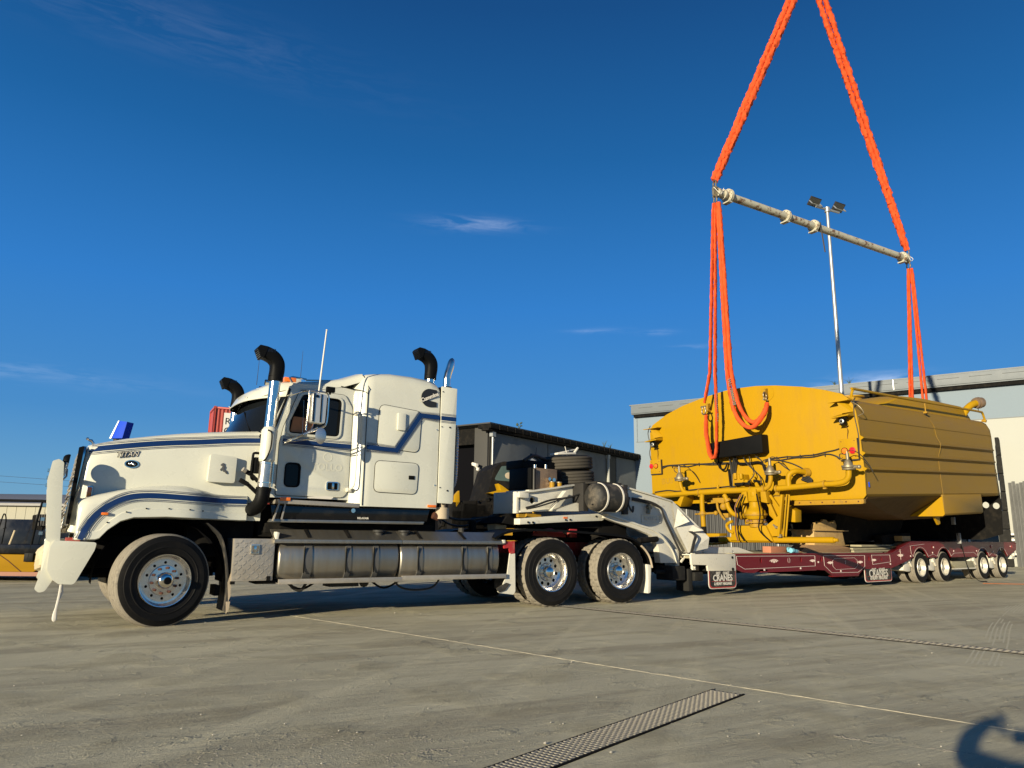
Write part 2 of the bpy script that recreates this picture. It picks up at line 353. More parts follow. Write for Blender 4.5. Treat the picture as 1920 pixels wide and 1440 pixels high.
        if smooth:
            me.polygons.foreach_set('use_smooth', [True] * len(me.polygons)); me.set_sharp_from_angle(angle=math.radians(smooth))
        me.update(); return me
def link(name, me, parent=None, loc=None, label=None, kind=None):
    o = bpy.data.objects.new(name, me); COL.objects.link(o)
    if parent is not None: o.parent = parent
    if loc is not None: o.location = loc
    if label: o['label'] = label
    if kind: o['kind'] = kind
    return o
SPLIT = dict(solenoid='solenoid', pipe_support='pipe_support', gearbox='gearbox_part', buckle='buckle', pipe_coupling='pipe_coupling', motor_mount='motor_mount', body_='body', air_cleaner='air_cleaner', mirror_trim='mirror_trim', stay='stay', indicator='indicator', kingpin_structure='kingpin_structure', cab_floor_structure='cab_floor_member', sleeper_back='sleeper_back', mudflap_edge='mudflap_edge', rear_fairing='fairing_panel', engine_bay='engine_block', neck_foot='neck_foot', suspension_arm='suspension_arm', hydraulic_block='hydraulic_block', side_valve='side_valve', underframe='underframe_member', guard_bolts='guard_bolt', fairing_bolts='fairing_bolt', rivets='rivet', hoses='hose', hose_loop='hose_loop', bar_tubes='bar_tube', bar_hinge='bar_hinge', grille='grille_bar', snorkel_slats='snorkel_slat', support_frame='support_strut', tank_bracket='tank_bracket', pipe_clamp='pipe_clamp', visor_stay='visor_stay', wiper='wiper', clips='clip', corner_casting='corner_casting', lashing_ring='lashing_ring', chassis_rails='chassis_rail', window_divider='window_divider', cables='cable', corner_bolt='corner_bolt', rail_post='rail_post', trailer_hose='trailer_hose', breather='breather', block_fittings='fitting', bottom_flange='bottom_flange', roof_vent='roof_vent', rib_end='rib_end', deck_plate='deck_plate', lamp_cable='lamp_cable', catch_arm='catch_arm', gusset='gusset', valve_cable='valve_cable', rub_block='rub_block', axles='axle', air_horns='air_horn', round_reflector='round_reflector', arm_flange='arm_flange', upper_beam='upper_beam_plate', neck_side_plate='neck_side_plate', wire_rope='wire_rope', lattice_arm='lattice_arm', bolt='bolt', small_rail='small_rail', hand_rail='hand_rail', pole='pole', side_step='side_step', mud_guard='mud_guard', fittings='fitting', stand_flange='stand_flange', engine_cover='engine_cover')
def islands(b):
    par = list(range(len(b.v)))
    def find(i):
        while par[i] != i: par[i] = par[par[i]]; i = par[i]
        return i
    for f in b.f:
        r = find(f[0])
        for i in f[1:]: par[find(i)] = r
    groups = {}
    for k, f in enumerate(b.f): groups.setdefault(find(f[0]), []).append(k)
    out = []
    for ks in groups.values():
        n = B(); idx = {}
        for k in ks:
            ff = []
            for i in b.f[k]:
                if i not in idx: idx[i] = len(n.v); n.v.append(b.v[i])
                ff.append(idx[i])
            n.f.append(tuple(ff)); n.mi.append(b.mi[k])
        out.append(n)
    return out
def obj(name, b, mat, parent=None, bevel=0, smooth=35, loc=None, label=None, kind=None, seg=2):
    if parent is not None and kind is None and name in SPLIT:
        L_ = islands(b)
        if 1 < len(L_) <= 40:
            for q in L_: o = obj(SPLIT[name] + '_', q, mat, parent, bevel, smooth, loc, label, kind, seg); o.name = SPLIT[name]; o.data.name = SPLIT[name]
            return o
        name = SPLIT[name]
    return link(name, b.mesh(name, M[mat] if isinstance(mat, str) else [M[x] for x in mat], smooth, bevel, seg), parent, loc, label, kind)
def thing(name, label, cat, loc=(0, 0, 0), rot=(0, 0, 0), group=None):
    o = bpy.data.objects.new(name, None); COL.objects.link(o); o.empty_display_size = .2
    o.location = loc; o.rotation_euler = rot; o['label'] = label; o['category'] = cat
    if group: o['group'] = group
    return o
def tag(o, label, cat, group=None):
    o['label'] = label; o['category'] = cat
    if group: o['group'] = group
    return o
def sub(name, parent, loc=(0, 0, 0), rot=(0, 0, 0)):
    o = bpy.data.objects.new(name, None); COL.objects.link(o); o.parent = parent; o.location = loc; o.rotation_euler = rot; return o
def dup(o, parent=None, loc=None, rot=None, **kw):
    c = o.copy(); COL.objects.link(c); c.parent = parent if parent is not None else o.parent
    if loc is not None: c.location = loc
    if rot is not None: c.rotation_euler = rot
    for k, v in kw.items(): c[k] = v
    for ch in list(o.children):
        dup(ch, c)
    return c
def text(name, s, size, pos, mat, parent, plane='xz', rot=0.0, shear=0.0, ext=.002, align='CENTER', bold=0.0, sx=1.0, sp=1.0):
    cu = bpy.data.curves.new('t', 'FONT'); cu.body = s; cu.size = size; cu.align_x = align; cu.align_y = 'CENTER'; cu.extrude = ext; cu.shear = shear; cu.offset = bold; cu.resolution_u = 3; cu.space_character = sp
    to = bpy.data.objects.new('t', cu); COL.objects.link(to)
    bpy.context.view_layer.update()
    me = bpy.data.meshes.new_from_object(to.evaluated_get(bpy.context.evaluated_depsgraph_get())); bpy.data.objects.remove(to)
    R0 = Matrix.Rotation(rot, 4, 'Z') @ Matrix.Scale(sx, 4, (1, 0, 0))
    if plane == 'xz': R1 = Matrix.Rotation(PI / 2, 4, 'X')
    elif plane == 'yz': R1 = Matrix.Rotation(-PI / 2, 4, 'Z') @ Matrix.Rotation(PI / 2, 4, 'X')
    else: R1 = Matrix.Identity(4)
    me.transform(R1 @ R0); me.materials.clear(); me.materials.append(M[mat]); me.name = name
    return link(name, me, parent, pos)
def arc(cx, cz, r, a0, a1, n):
    return [(cx + r * math.cos(math.radians(a0 + (a1 - a0) * i / n)), cz + r * math.sin(math.radians(a0 + (a1 - a0) * i / n))) for i in range(n + 1)]
def lerp_table(tb, x):
    if x <= tb[0][0]: return tb[0][1]
    for (a, b), (c, d) in zip(tb, tb[1:]):
        if x <= c: return b + (d - b) * (x - a) / (c - a)
    return tb[-1][1]
def bez(p0, p1, p2, p3, n=10):
    P = [Vector(p) for p in (p0, p1, p2, p3)]
    return [P[0] * (1 - t) ** 3 + P[1] * 3 * t * (1 - t) ** 2 + P[2] * 3 * t * t * (1 - t) + P[3] * t ** 3 for t in [i / n for i in range(n + 1)]]
def smooth_path(pts, per=5):
    P = [Vector(p) for p in pts]; out = []
    for i in range(len(P) - 1):
        a = P[max(i - 1, 0)]; b = P[i]; c = P[i + 1]; d = P[min(i + 2, len(P) - 1)]
        for j in range(per):
            t = j / per
            out.append(.5 * ((2 * b) + (-a + c) * t + (2 * a - 5 * b + 4 * c - d) * t * t + (-a + 3 * b - 3 * c + d) * t ** 3))
    out.append(P[-1]); return out
def rz(deg_yaw): return (0, 0, math.radians(90 - deg_yaw))

# ------------------------------------------------------------------ wheels (shared meshes, axis along local Y, outer face at y=0 looking to -Y)
def tyre_mesh(name, R, w, rr, kind, n=112, treadmat='tread'):
    side = [(.045, rr), (.016, rr + .012), (.006, rr + .035), (.003, rr + .30 * (R - rr)), (-.002, rr + .33 * (R - rr)), (-.002, rr + .36 * (R - rr)), (.001, rr + .38 * (R - rr)), (0, rr + .5 * (R - rr)), (-.003, rr + .62 * (R - rr)), (-.003, rr + .66 * (R - rr)), (.001, rr + .68 * (R - rr)), (.004, R - .075), (.012, R - .04), (.02, R - .022)]
    m_ = 19; y0, y1 = .030, w - .030
    tr = [(y0 + (y1 - y0) * i / (m_ - 1), R - .007 if i in (0, m_ - 1) else R) for i in range(m_)]
    prof = side + tr + [(w - y, r) for y, r in reversed(side)]
    ns = len(side); vs = []; fs = []; mi = []
    for a in range(n):
        t = 2 * PI * a / n
        for j, (y, r) in enumerate(prof):
            if ns <= j < ns + m_:
                k = j - ns
                if kind == 'rib':
                    if k in (4, 9, 14): r -= .014
                    if k in (3, 5, 8, 10, 13, 15) and a % 2: r -= .003
                elif kind == 'lug':
                    zz = (a % 8) < 4
                    if (k == 6 and zz) or (k == 7 and not zz) or (k == 12 and zz) or (k == 11 and not zz) or k == 9 and a % 8 in (0, 4): r -= .017
                    if (a % 4 == 0) and (k <= 5 or k >= 13): r -= .015
                    if a % 8 == 2 and 8 <= k <= 10: r -= .01
            if 2 < j < ns and kind != 'x' and j == 4: r += .0
            vs.append((r * math.cos(t), y, r * math.sin(t)))
    k = len(prof)
    for a in range(n):
        p = a * k; q = ((a + 1) % n) * k
        for j in range(k - 1):
            fs.append((p + j, p + j + 1, q + j + 1, q + j)); mi.append(1 if ns - 1 <= j < ns + m_ else 0)
    me = bpy.data.meshes.new(name); me.from_pydata(vs, [], fs)
    me.materials.append(M['rubber']); me.materials.append(M[treadmat]); me.polygons.foreach_set('material_index', mi)
    me.polygons.foreach_set('use_smooth', [True] * len(fs)); me.set_sharp_from_angle(angle=math.radians(30)); me.update()
    bm = bmesh.new(); bm.from_mesh(me); bmesh.ops.recalc_face_normals(bm, faces=bm.faces); bm.to_mesh(me); bm.free()
    return me
def rim_front():
    b = B()
    b.lathe([(.012, .298), (-.004, .292), (-.002, .284), (.02, .274), (.05, .258), (.052, .235)], (0, 0, 0), n=64)
    b.lathe([(.24, .26), (.06, .262), (.05, .258)], (0, 0, 0), n=48)
    b.plate(circle2(0, 0, .236, 60), .050, .062, holes=[circle2(.2 * math.cos(2 * PI * (i + .5) / 10), .2 * math.sin(2 * PI * (i + .5) / 10), .016, 12) for i in range(10)])
    b.lathe([(.048, .170), (.035, .165), (.030, .10), (.03, .0)], (0, 0, 0), n=48)
    return b.mesh('rim', M['rim'])
def rim_drive(R=.292, d=.155, mat='rim', nh=10, hr=.026, hc=.185):
    b = B()
    b.lathe([(.012, R + .004), (-.003, R - .004), (.0, R - .014), (.02, R - .022), (.06, R - .034), (d - .02, R - .046), (d, R - .075)], (0, 0, 0), n=64)
    b.plate(circle2(0, 0, R - .075, 60), d, d + .012, holes=[circle2(hc * math.cos(2 * PI * (i + .5) / nh), hc * math.sin(2 * PI * (i + .5) / nh), hr, 14) for i in range(nh)])
    b.lathe([(d - .001, .14), (d - .02, .13), (d - .022, .0)], (0, 0, 0), n=40)
    b.lathe([(d + .1, R - .07), (d, R - .074)], (0, 0, 0), n=40)
    return b.mesh('rim', M[mat])
nutb = B(); nutb.cyl((0, -.028, 0), (0, .02, 0), .0155, 6); nutb.sphere((0, -.028, 0), .011, 8)
NUT = nutb.mesh('wheel_nut', M['nut']); 
nutb = B(); nutb.cyl((0, -.03, 0), (0, .02, 0), .014, 6); nutb.sphere((0, -.03, 0), .011, 8); NUTC = nutb.mesh('wheel_nut', M['chrome'])
back = B(); back.lathe([(.21, .0), (.21, .262)], (0, 0, 0), n=32); BACK = back.mesh('brake_drum', M['blackmatt'])
T_FR = tyre_mesh('tyre', .523, .31, .292, 'rib'); T_DR = tyre_mesh('tyre', .520, .27, .285, 'lug')
T_TR = tyre_mesh('tyre', .392, .225, .222, 'rib', n=72)
T_SP = tyre_mesh('tyre', .52, .26, .285, 'rib', n=96, treadmat='treadclean')
RIM_F = rim_front(); RIM_D = rim_drive(); RIM_T = rim_drive(.226, .13, 'rimgrey', 8, .018, .12)
hb = B(); hb.lathe([(.03, .092), (-.02, .09), (-.045, .072), (-.055, .05), (-.056, .0)], (0, 0, 0), n=40); hb.cur = 1
hb.lathe([(-.056, .042), (-.075, .04), (-.078, 0)], (0, 0, 0), n=28); HUB_F = hb.mesh('hub', [M['chrome'], M['black']])
hb = B(); hb.lathe([(.15, .095), (.10, .092), (.055, .08), (.03, .05), (.022, 0)], (0, 0, 0), n=40); HUB_D = hb.mesh('hub', M['chrome'])
hb = B(); hb.lathe([(.13, .07), (.06, .066), (.045, .05), (.04, 0)], (0, 0, 0), n=28); HUB_T = hb.mesh('hub', M['rimgrey'])
hb = B(); hb.lathe([(.20, .05), (.20, .222)], (0, 0, 0), n=24); BACK_T = hb.mesh('brake_drum', M['blackmatt'])
def wheel(parent, u, y, z, tyre, rim, hub=None, nuts=None, far=False, back_=None, a0=0, name='wheel'):
    w = sub(name, parent, (u, y, z), (0, a0, PI if far else 0))
    link('tyre', tyre, w); link('rim', rim, w)
    if back_: link('brake_drum', back_, w)
    if hub: link('hub', hub, w)
    if nuts:
        me, nn, r, yy = nuts
        for i in range(nn): link('wheel_nut', me, w, (r * math.cos(2 * PI * (i + .25) / nn), yy, r * math.sin(2 * PI * (i + .25) / nn)))
    return w

# ------------------------------------------------------------------ setting: yard
GX = B(); GX.add([(-900, -60, 0), (900, -60, 0), (900, 1500, 0), (-900, 1500, 0)], [(0, 1, 2, 3)])
g = obj('ground', GX, 'ground', smooth=0, kind='structure')
def strip(name, p, q, w, z, mat, kind, seg=.05, jag=.25, h=.006):
    p = Vector(p + (0,)); q = Vector(q + (0,)); d = (q - p); L_ = d.length; d.normalize(); s = Vector((-d.y, d.x, 0)); n = int(L_ / seg); b = B(); secs = []
    for i in range(n + 1):
        c = p + d * (L_ * i / n) + s * (.012 * math.sin(i * seg * .8) + .5 * w * (noise.noise(Vector((i * .6, 3.1, 0))))); ww = w * (.65 + jag * 1.6 * (noise.noise(Vector((i * .45, 9.2, 0))) + .35)); hh = h * (1 + .8 * noise.noise(Vector((i * .9, 1, 5))))
        secs.append([c - s * ww / 2 + Vector((0, 0, z)), c - s * ww * .25 + Vector((0, 0, z + hh)), c + s * ww * .25 + Vector((0, 0, z + hh * .8)), c + s * ww / 2 + Vector((0, 0, z))])
    b.sheetloft(secs); return obj(name, b, mat, kind=kind)
strip('concrete_joint', (-2.95, 10.0), (5.2, 2.45), .024, .0005, 'sealant', 'structure', jag=.45, h=.0035)
strip('concrete_joint', (1.40, 5.46), (1.50, 5.60), .012, .0005, 'blackmatt', 'structure', h=.002)
# grated drains
def drain(p, q, w, label, slots, pitch):
    p = Vector(p + (0,)); q = Vector(q + (0,)); d = (q - p); L_ = d.length; d.normalize(); s = Vector((-d.y, d.x, 0))
    ang = math.atan2(d.y, d.x)
    t = thing('drain_grate', label, 'drain', p, (0, 0, ang), 'slotted steel drain grates set in the yard')
    b = B(); b.box(0, L_, -w / 2, w / 2, .0008, .0022); obj('channel_shade_sheet', b, 'dark', t, smooth=0)  # flat black sheet paints the shaded depth below the bars
    b = B(); b.box(0, L_, -w / 2 - .012, -w / 2, .0, .0085); b.box(0, L_, w / 2, w / 2 + .012, .0, .0085); obj('edge_frame', b, 'blackmatt', t, smooth=0)
    n = int(L_ / pitch); k = slots; b = B()
    for i in range(n):
        x = i * pitch
        b.box(x, x + pitch * .32, -w / 2, w / 2, .003, .0105)
        for j in range(k):
            y = -w / 2 + w * (j + (.5 if i % 2 else .05)) / k
            b.box(x + pitch * .32, x + pitch, y, y + w / k * .40, .003, .0095)
    obj('grate_bars', b, 'gratesteel', t, smooth=0, kind='stuff')
drain((-1.13, 2.28), (1.56, 5.48), .215, 'wide slotted drain grate in the foreground beside the pale concrete joint', 7, .034)
drain((.55, 12.0), (6.6, 6.0), .20, 'long narrow drain grate running past the drive wheels towards the right edge', 4, .06)
# loose pebbles
b = B(); rnd = random.Random(3)
for i in range(620):
    x = rnd.uniform(-7, 7); y = 2.2 + rnd.random() ** 1.3 * 12; r = rnd.uniform(.0025, .0075) * (1.6 if rnd.random() < .08 else 1)
    k = len(b.v); vs = [(x + r * dx * rnd.uniform(.7, 1.4), y + r * dy * rnd.uniform(.7, 1.4), max(0, r * dz * rnd.uniform(.6, 1) + r * .6)) for dx, dy, dz in ((1, 0, 0), (0, 1, 0), (-1, 0, 0), (0, -1, 0), (0, 0, 1), (0, 0, -.6))]
    b.add(vs, [(0, 1, 4), (1, 2, 4), (2, 3, 4), (3, 0, 4), (1, 0, 5), (2, 1, 5), (3, 2, 5), (0, 3, 5)])
obj('gravel', b, 'pebble', smooth=0, kind='stuff')
# broken concrete scabs
b = B()
for (cx, cy, L_, a) in ((-1.55, 5.72, .55, -10), (-2.6, 6.6, .5, -8), (-.45, 3.95, .6, -4), (.9, 4.6, .3, -35), (1.9, 4.3, .3, -60), (2.3, 4.1, .35, -50)):
    ca, sa = math.cos(math.radians(a + 24)), math.sin(math.radians(a + 24))
    for i in range(60):
        t = (i / 60 - .5) * L_; o = rnd.gauss(0, .008); r = rnd.uniform(.003, .011) * (1 - abs(t / L_) * 1.2)
        x = cx + ca * t - sa * o; y = cy + sa * t + ca * o
        b.sphere((x, y, 0), r, 6, (1.3, .8, .45))
for i in range(380):
    a = rnd.uniform(0, 6.28); q = rnd.random() ** .6; x = -.85 + math.cos(a) * q * .95; y = 3.95 + math.sin(a) * q * .34 + .1 * math.cos(a); r = rnd.uniform(.0018, .0065)
    b.sphere((x, y, 0), r, 6, (rnd.uniform(.8, 1.8), rnd.uniform(.8, 1.4), .5))
obj('concrete_crumbs', b, 'gratesteel', kind='stuff')

# ------------------------------------------------------------------ prime mover
TR = thing('prime_mover_truck', 'cream white bonneted prime mover truck with blue stripes and sleeper cab', 'truck', (-3.997, 8.627, 0), rz(57.965))
YC = 1.225  # centre line
# --- bonnet
top_t = [(-.95, 2.03), (-.79, 2.075), (-.53, 2.14), (0, 2.235), (.48, 2.30), (1.12, 2.36)]
yn_t = [(-.95, .47), (-.8, .40), (-.4, .355), (.3, .32), (1.12, .25)]
secs = []
for u in (-.93, -.915, -.86, -.75, -.5, -.2, .1, .4, .7, .95, 1.12):
    zt = lerp_table(top_t, u); y0 = lerp_table(yn_t, u); cr = .035
    if u < -.92: zt -= .05; y0 += .04
    half = []
    def sh(z): return .10 * (z - 1.5) / 1.0 * max(0, min(1, (-u) / .9)) + (.0)
    prof = [(y0 + .015, 1.20 if u > -.6 else 1.02), (y0, 1.25), (y0 - .005, zt - .22), (y0 + .012, zt - .12), (y0 + .05, zt - .04), (y0 + .12, zt + .0), (y0 + .3, zt + cr * .6), (YC, zt + cr)]
    pr = prof + [(2 * YC - y, z) for y, z in reversed(prof[:-1])]
    secs.append([(u + sh(z), y, z) for y, z in pr])
b = B(); b.ring(secs, caps=True); bonnet = obj('bonnet', b, 'white', TR, smooth=50); BVB = BVHTree.FromPolygons([tuple(v) for v in b.v], b.f)
def ycast(trees, u, z, dflt):
    ys = []
    for t in trees:
        h = t.ray_cast(Vector((u, -2, z)), Vector((0, 1, 0)), 3)
        if h[0] is not None: ys.append(h[0].y)
    return min(ys) if ys else dflt
# stripe on bonnet side
def yb(u, z):
    return lerp_table(yn_t, u) - .005
def sidestrip(name, pts, w, mat, parent, off=.006, yf=None, th=.003):
    """a painted band following pts (u,z) on a side surface y=yf(u,z)"""
    P = [Vector((p[0], p[1])) for p in pts]; secs = []
    for i, p in enumerate(P):
        d = (P[min(i + 1, len(P) - 1)] - P[max(i - 1, 0)]).normalized(); n = Vector((-d.y, d.x))
        if 0 < i < len(P) - 1:
            d1 = (P[i] - P[i - 1]).normalized(); d2 = (P[i + 1] - P[i]).normalized(); n = (Vector((-d1.y, d1.x)) + Vector((-d2.y, d2.x))).normalized(); k = 1 / max(.5, n.dot(Vector((-d1.y, d1.x))))
        else: k = 1
        a = p + n * w / 2 * k; c = p - n * w / 2 * k
        secs.append([(a.x, yf(a.x, a.y) - off, a.y), (c.x, yf(c.x, c.y) - off, c.y), (c.x, yf(c.x, c.y) - off + th, c.y), (a.x, yf(a.x, a.y) - off + th, a.y)])
    b = B(); b.ring(secs); return obj(name, b, mat, parent, smooth=20)
def band(pts, yf, parent=None, w=.062, off=.007):
    parent = parent or TR
    sidestrip('stripe', pts, w, 'blue', parent, off, yf)
    def shift(d):
        P = [Vector(p) for p in pts]; out = []
        for i, p in enumerate(P):
            dd = (P[min(i + 1, len(P) - 1)] - P[max(i - 1, 0)]).normalized(); out.append(tuple(p + Vector((-dd.y, dd.x)) * d))
        return out
    for s_, ww in ((.048, .007), (-.048, .007), (.064, .004), (-.064, .004)): sidestrip('stripe_line', shift(s_), ww, 'navy', parent, off, yf, .002)
top_st = [(-.86, 1.985), (-.6, 2.03), (-.3, 2.08), (.0, 2.12), (.3, 2.15), (.6, 2.185), (.85, 2.21), (1.08, 2.225)]
band([tuple(p)[:2] for p in smooth_path([(a, c, 0) for a, c in top_st], 4)], lambda u, z: ycast([BVB], u, z, .35))
# nose frame and grille
b = B(); b.ring([[(u_ + .10 * (z - 1.5), y, z) for y, z in rounded([(.44, 1.02), (2.01, 1.02), (2.01, 2.03), (.44, 2.03)], .12)] for u_ in (-.985, -.93)]); obj('grille_surround', b, 'chrome', TR, bevel=.01)
b = B()
for i in range(16):
    z = 1.1 + i * .056; b.box(-1.0 + .1 * (z - 1.5), -.95, .55, 1.9, z, z + .02)
obj('grille', b, 'aludull', TR)
b = B(); b.plate(rounded([(-.99, 1.12), (-.955, 1.12), (-.905, 2.02), (-.96, 2.0)], .01), .405, .44); obj('nose_trim', b, 'black', TR)
# bonnet ornament
b = B(); b.tube([(-.80, YC, 2.09), (-.79, YC, 2.14), (-.815, YC, 2.17), (-.85, YC, 2.175)], [.012, .018, .02, .012], 8); b.sphere((-.86, YC, 2.19), .02, 8); b.tube([(-.79, YC, 2.13), (-.765, YC, 2.10), (-.76, YC, 2.085)], .012, 6); obj('bonnet_ornament', b, 'chrome', TR)
# badges
text('badge', 'TITAN', .085, (-.46, yb(-.46, 1.93) - .006, 1.945), 'black', TR, shear=.35, ext=.004, bold=.005, rot=.10, sx=.95)
text('badge', 'TITAN', .085, (-.46, yb(-.46, 1.93) - .012, 1.945), 'text_white', TR, shear=.35, ext=.003, bold=-.0005, rot=.10, sx=.95)
bd = sub('badge', TR)
for i, (rx, rz_, mt, t0) in enumerate(((.078, .048, 'chrome', .010), (.066, .037, 'black', .014))):
    b = B(); b.plate([(-.40 + rx * math.cos(a * PI / 16), 1.835 + rz_ * math.sin(a * PI / 16)) for a in range(32)], yb(-.4, 1.8) - t0, yb(-.4, 1.8) + .004); obj('badge_ring' if i == 0 else 'badge_face', b, mt, bd)
b = B()
for (x, z, r) in ((-.42, 1.835, .016), (-.395, 1.845, .014), (-.375, 1.83, .016)): b.sphere((x, yb(-.4, 1.8) - .014, z), r, 8, (1, .3, .8))
obj('badge_relief', b, 'rim', bd)
# air scoop box with horse-like dog mark
b = B(); b.plate(rounded([(.44, 1.66), (.76, 1.655), (.765, 1.985), (.45, 2.005)], .035, 5), .20, .34); obj('air_scoop', b, 'white', TR, bevel=.022, seg=3)
b = B(); b.plate([(.575, 1.88), (.60, 1.90), (.625, 1.885), (.62, 1.865), (.635, 1.85), (.625, 1.82), (.655, 1.80), (.665, 1.77), (.65, 1.765), (.63, 1.785), (.61, 1.79), (.60, 1.815), (.585, 1.81), (.58, 1.80), (.57, 1.82), (.59, 1.84), (.595, 1.86), (.575, 1.865)], .190, .2); obj('dog_emblem', b, 'strapsteel', TR, bevel=.002)
b = B(); b.box(-.825, -.775, yb(-.8, 1.5) - .05, yb(-.8, 1.5) + .02, 1.425, 1.545); obj('indicator_light', b, 'amber', TR, bevel=.01)
b = B(); b.box(-.83, -.77, yb(-.8, 1.5) - .02, yb(-.8, 1.5) + .03, 1.415, 1.555); obj('lamp_base', b, 'chrome', TR, bevel=.004)
# --- guards (fenders)
gtop = [(-.90, 1.39), (-.85, 1.425), (-.72, 1.465), (-.5, 1.525), (-.25, 1.575), (0, 1.60), (.2, 1.60), (.34, 1.575), (.46, 1.545), (.6, 1.53), (.8, 1.53), (1.0, 1.53)]
gbot = [(-.90, .95), (-.70, .95), (-.66, .965), (-.59, 1.055), (-.47, 1.155), (-.34, 1.20), (0, 1.215), (.37, 1.205), (.9, 1.195), (1.0, 1.2)]
gout = [(-.91, .11), (-.88, .075), (-.8, .055), (-.5, .04), (.2, .04), (.32, .055), (.42, .10), (.55, .17), (.68, .21), (.8, .225), (1.0, .225)]
def guard(sgn):
    secs = []
    us = [-.90, -.885, -.86, -.8, -.74, -.70, -.66, -.62, -.59, -.55, -.51, -.47, -.40, -.34, -.25, -.12, 0, .1, .2, .28, .34, .40, .46, .53, .6, .68, .76, .86, .94]
    for u in us:
        zt = lerp_table(gtop, u); zb_ = lerp_table(gbot, u); yo = lerp_table(gout, u); yi = lerp_table(yn_t, u) + .03
        yi = max(yi, yo + .01)
        w = yi - yo; r = min(.10, w * .6)
        pr = [(yi, zt + .0), (yo + r * 1.6 if yo + r * 1.6 < yi else yi - .001, zt - .008), (yo + r * .7, zt - .028), (yo + r * .2, zt - .07), (yo, zt - .13), (yo, (zt + zb_) / 2), (yo, zb_ + .10), (yo - .012, zb_ + .095), (yo - .016, zb_ + .01), (yo - .004, zb_), (yo + .05, zb_ - .004)]
        if zt - .13 < zb_ + .11: pr[4] = (yo, zb_ + .13)
        secs.append([(u, y if sgn > 0 else 2 * YC - y, z) for y, z in pr])
    b = B(); b.sheetloft(secs)
    # closing front
    b.add([secs[0][i] for i in range(len(secs[0]))] + [(-.9, .5 if sgn > 0 else 2 * YC - .5, .95)], [tuple(range(len(secs[0]) + 1))])
    g_ = obj('guard', b, 'white', TR, smooth=45); return BVHTree.FromPolygons([tuple(v) for v in b.v], b.f)
GN = guard(1); guard(-1)
bst = [(-.845, .955), (-.80, 1.08), (-.73, 1.205), (-.64, 1.30), (-.54, 1.375), (-.42, 1.43), (-.28, 1.455), (-.1, 1.46), (.15, 1.45), (.33, 1.443), (.42, 1.44), (.55, 1.435), (.68, 1.435), (.8, 1.435), (.93, 1.435)]
def yg(u, z): return ycast([GN, BVB], u, z, .06)
bst = [tuple(p)[:2] for p in smooth_path([(a_, c_, 0) for a_, c_ in bst], 3)]
band(bst, yg, w=.06, off=.01)
b = B()
for (u, z) in ((-.60, 1.145), (-.42, 1.265), (-.22, 1.31), (.02, 1.315), (.25, 1.31), (.40, 1.30)): b.cyl((u, yg(u, z) - .024, z), (u, yg(u, z), z), .008, 8)
obj('guard_bolts', b, 'black', TR)
b = B(); b.box(-.67, -.60, .005, .045, 1.225, 1.255); obj('marker_light', b, 'amber', TR, bevel=.008)
b = B(); b.tube([(.66, .245, 1.25), (.68, .215, 1.25), (.82, .235, 1.25), (.84, .26, 1.25)], .007, 8); b.sphere((.655, .25, 1.25), .022, 10, (1, .4, 1)); b.sphere((.845, .262, 1.25), .022, 10, (1, .4, 1)); obj('grab_handle', b, 'chrome', TR)
# inner wheel well, engine and chassis bulk in the dark
b = B(); b.box(-.8, 1.0, .62, 1.83, .62, 1.0); b.box(.3, 1.1, .45, 2.0, .75, 1.5); obj('engine_bay', b, 'blackmatt', TR, bevel=.03)
b = B()
for u in (-.7, -.35, 0, .35, .7): pass
secs = []
for i in range(13):
    a = math.radians(-5 + 190 * i / 12); secs.append([(.02 + .70 * math.cos(a), .22, .52 + .665 * math.sin(a)), (.02 + .70 * math.cos(a), .66, .52 + .665 * math.sin(a))])
b.sheetloft(secs); b.box(-.82, 1.05, .64, .66, .55, 1.35); obj('wheel_arch_liner', b, 'dark', TR)
# chassis rails
b = B()
for y in (.80, 1.56): b.box(-.95, 7.75, y, y + .09, .72, .96)
for u in (1.6, 3.0, 4.4, 6.17, 7.6): b.box(u, u + .1, .89, 1.56, .76, .95)
obj('chassis_rails', b, 'redpaint', TR, bevel=.006)
b = B()
for u in (.02, 5.48, 6.88): b.cyl((u, .35, .51), (u, 2.1, .51), .07, 14)
for u in (5.48, 6.88): b.sphere((u, YC, .53), .24, 14)
for u in (0.02, 6.18): b.box(u - .7, u + .7, .82, .92, .5, .62); b.box(u - .7, u + .7, 1.54, 1.64, .5, .62)
b.cyl((1.2, YC, .70), (5.3, YC, .58), .055, 12)
obj('axles', b, 'blackmatt', TR)
b = B()
for k, (u0, u1, zz) in enumerate(((1.6, 2.2, .30), (2.4, 2.9, .36), (2.9, 3.5, .27), (1.9, 2.6, .38))):
    b.tube(smooth_path([(u0, .9 + .1 * k, .45), ((u0 + u1) / 2, .9 + .1 * k, zz), (u1, .95, .46)], 6), .016, 6)
b.box(1.3, 4.9, .75, 1.7, .48, .70)
obj('underside_gear', b, 'blackmatt', TR)
b = B(); b.box(2.75, 3.35, .9, 1.6, .62, 1.2); b.cyl((1.3, 1.2, .85), (2.5, 1.2, .85), .28, 16); b.cyl((4.6, .95, 1.05), (4.6, .95, 1.3), .06, 12); obj('gearbox', b, 'blackmatt', TR, bevel=.03)
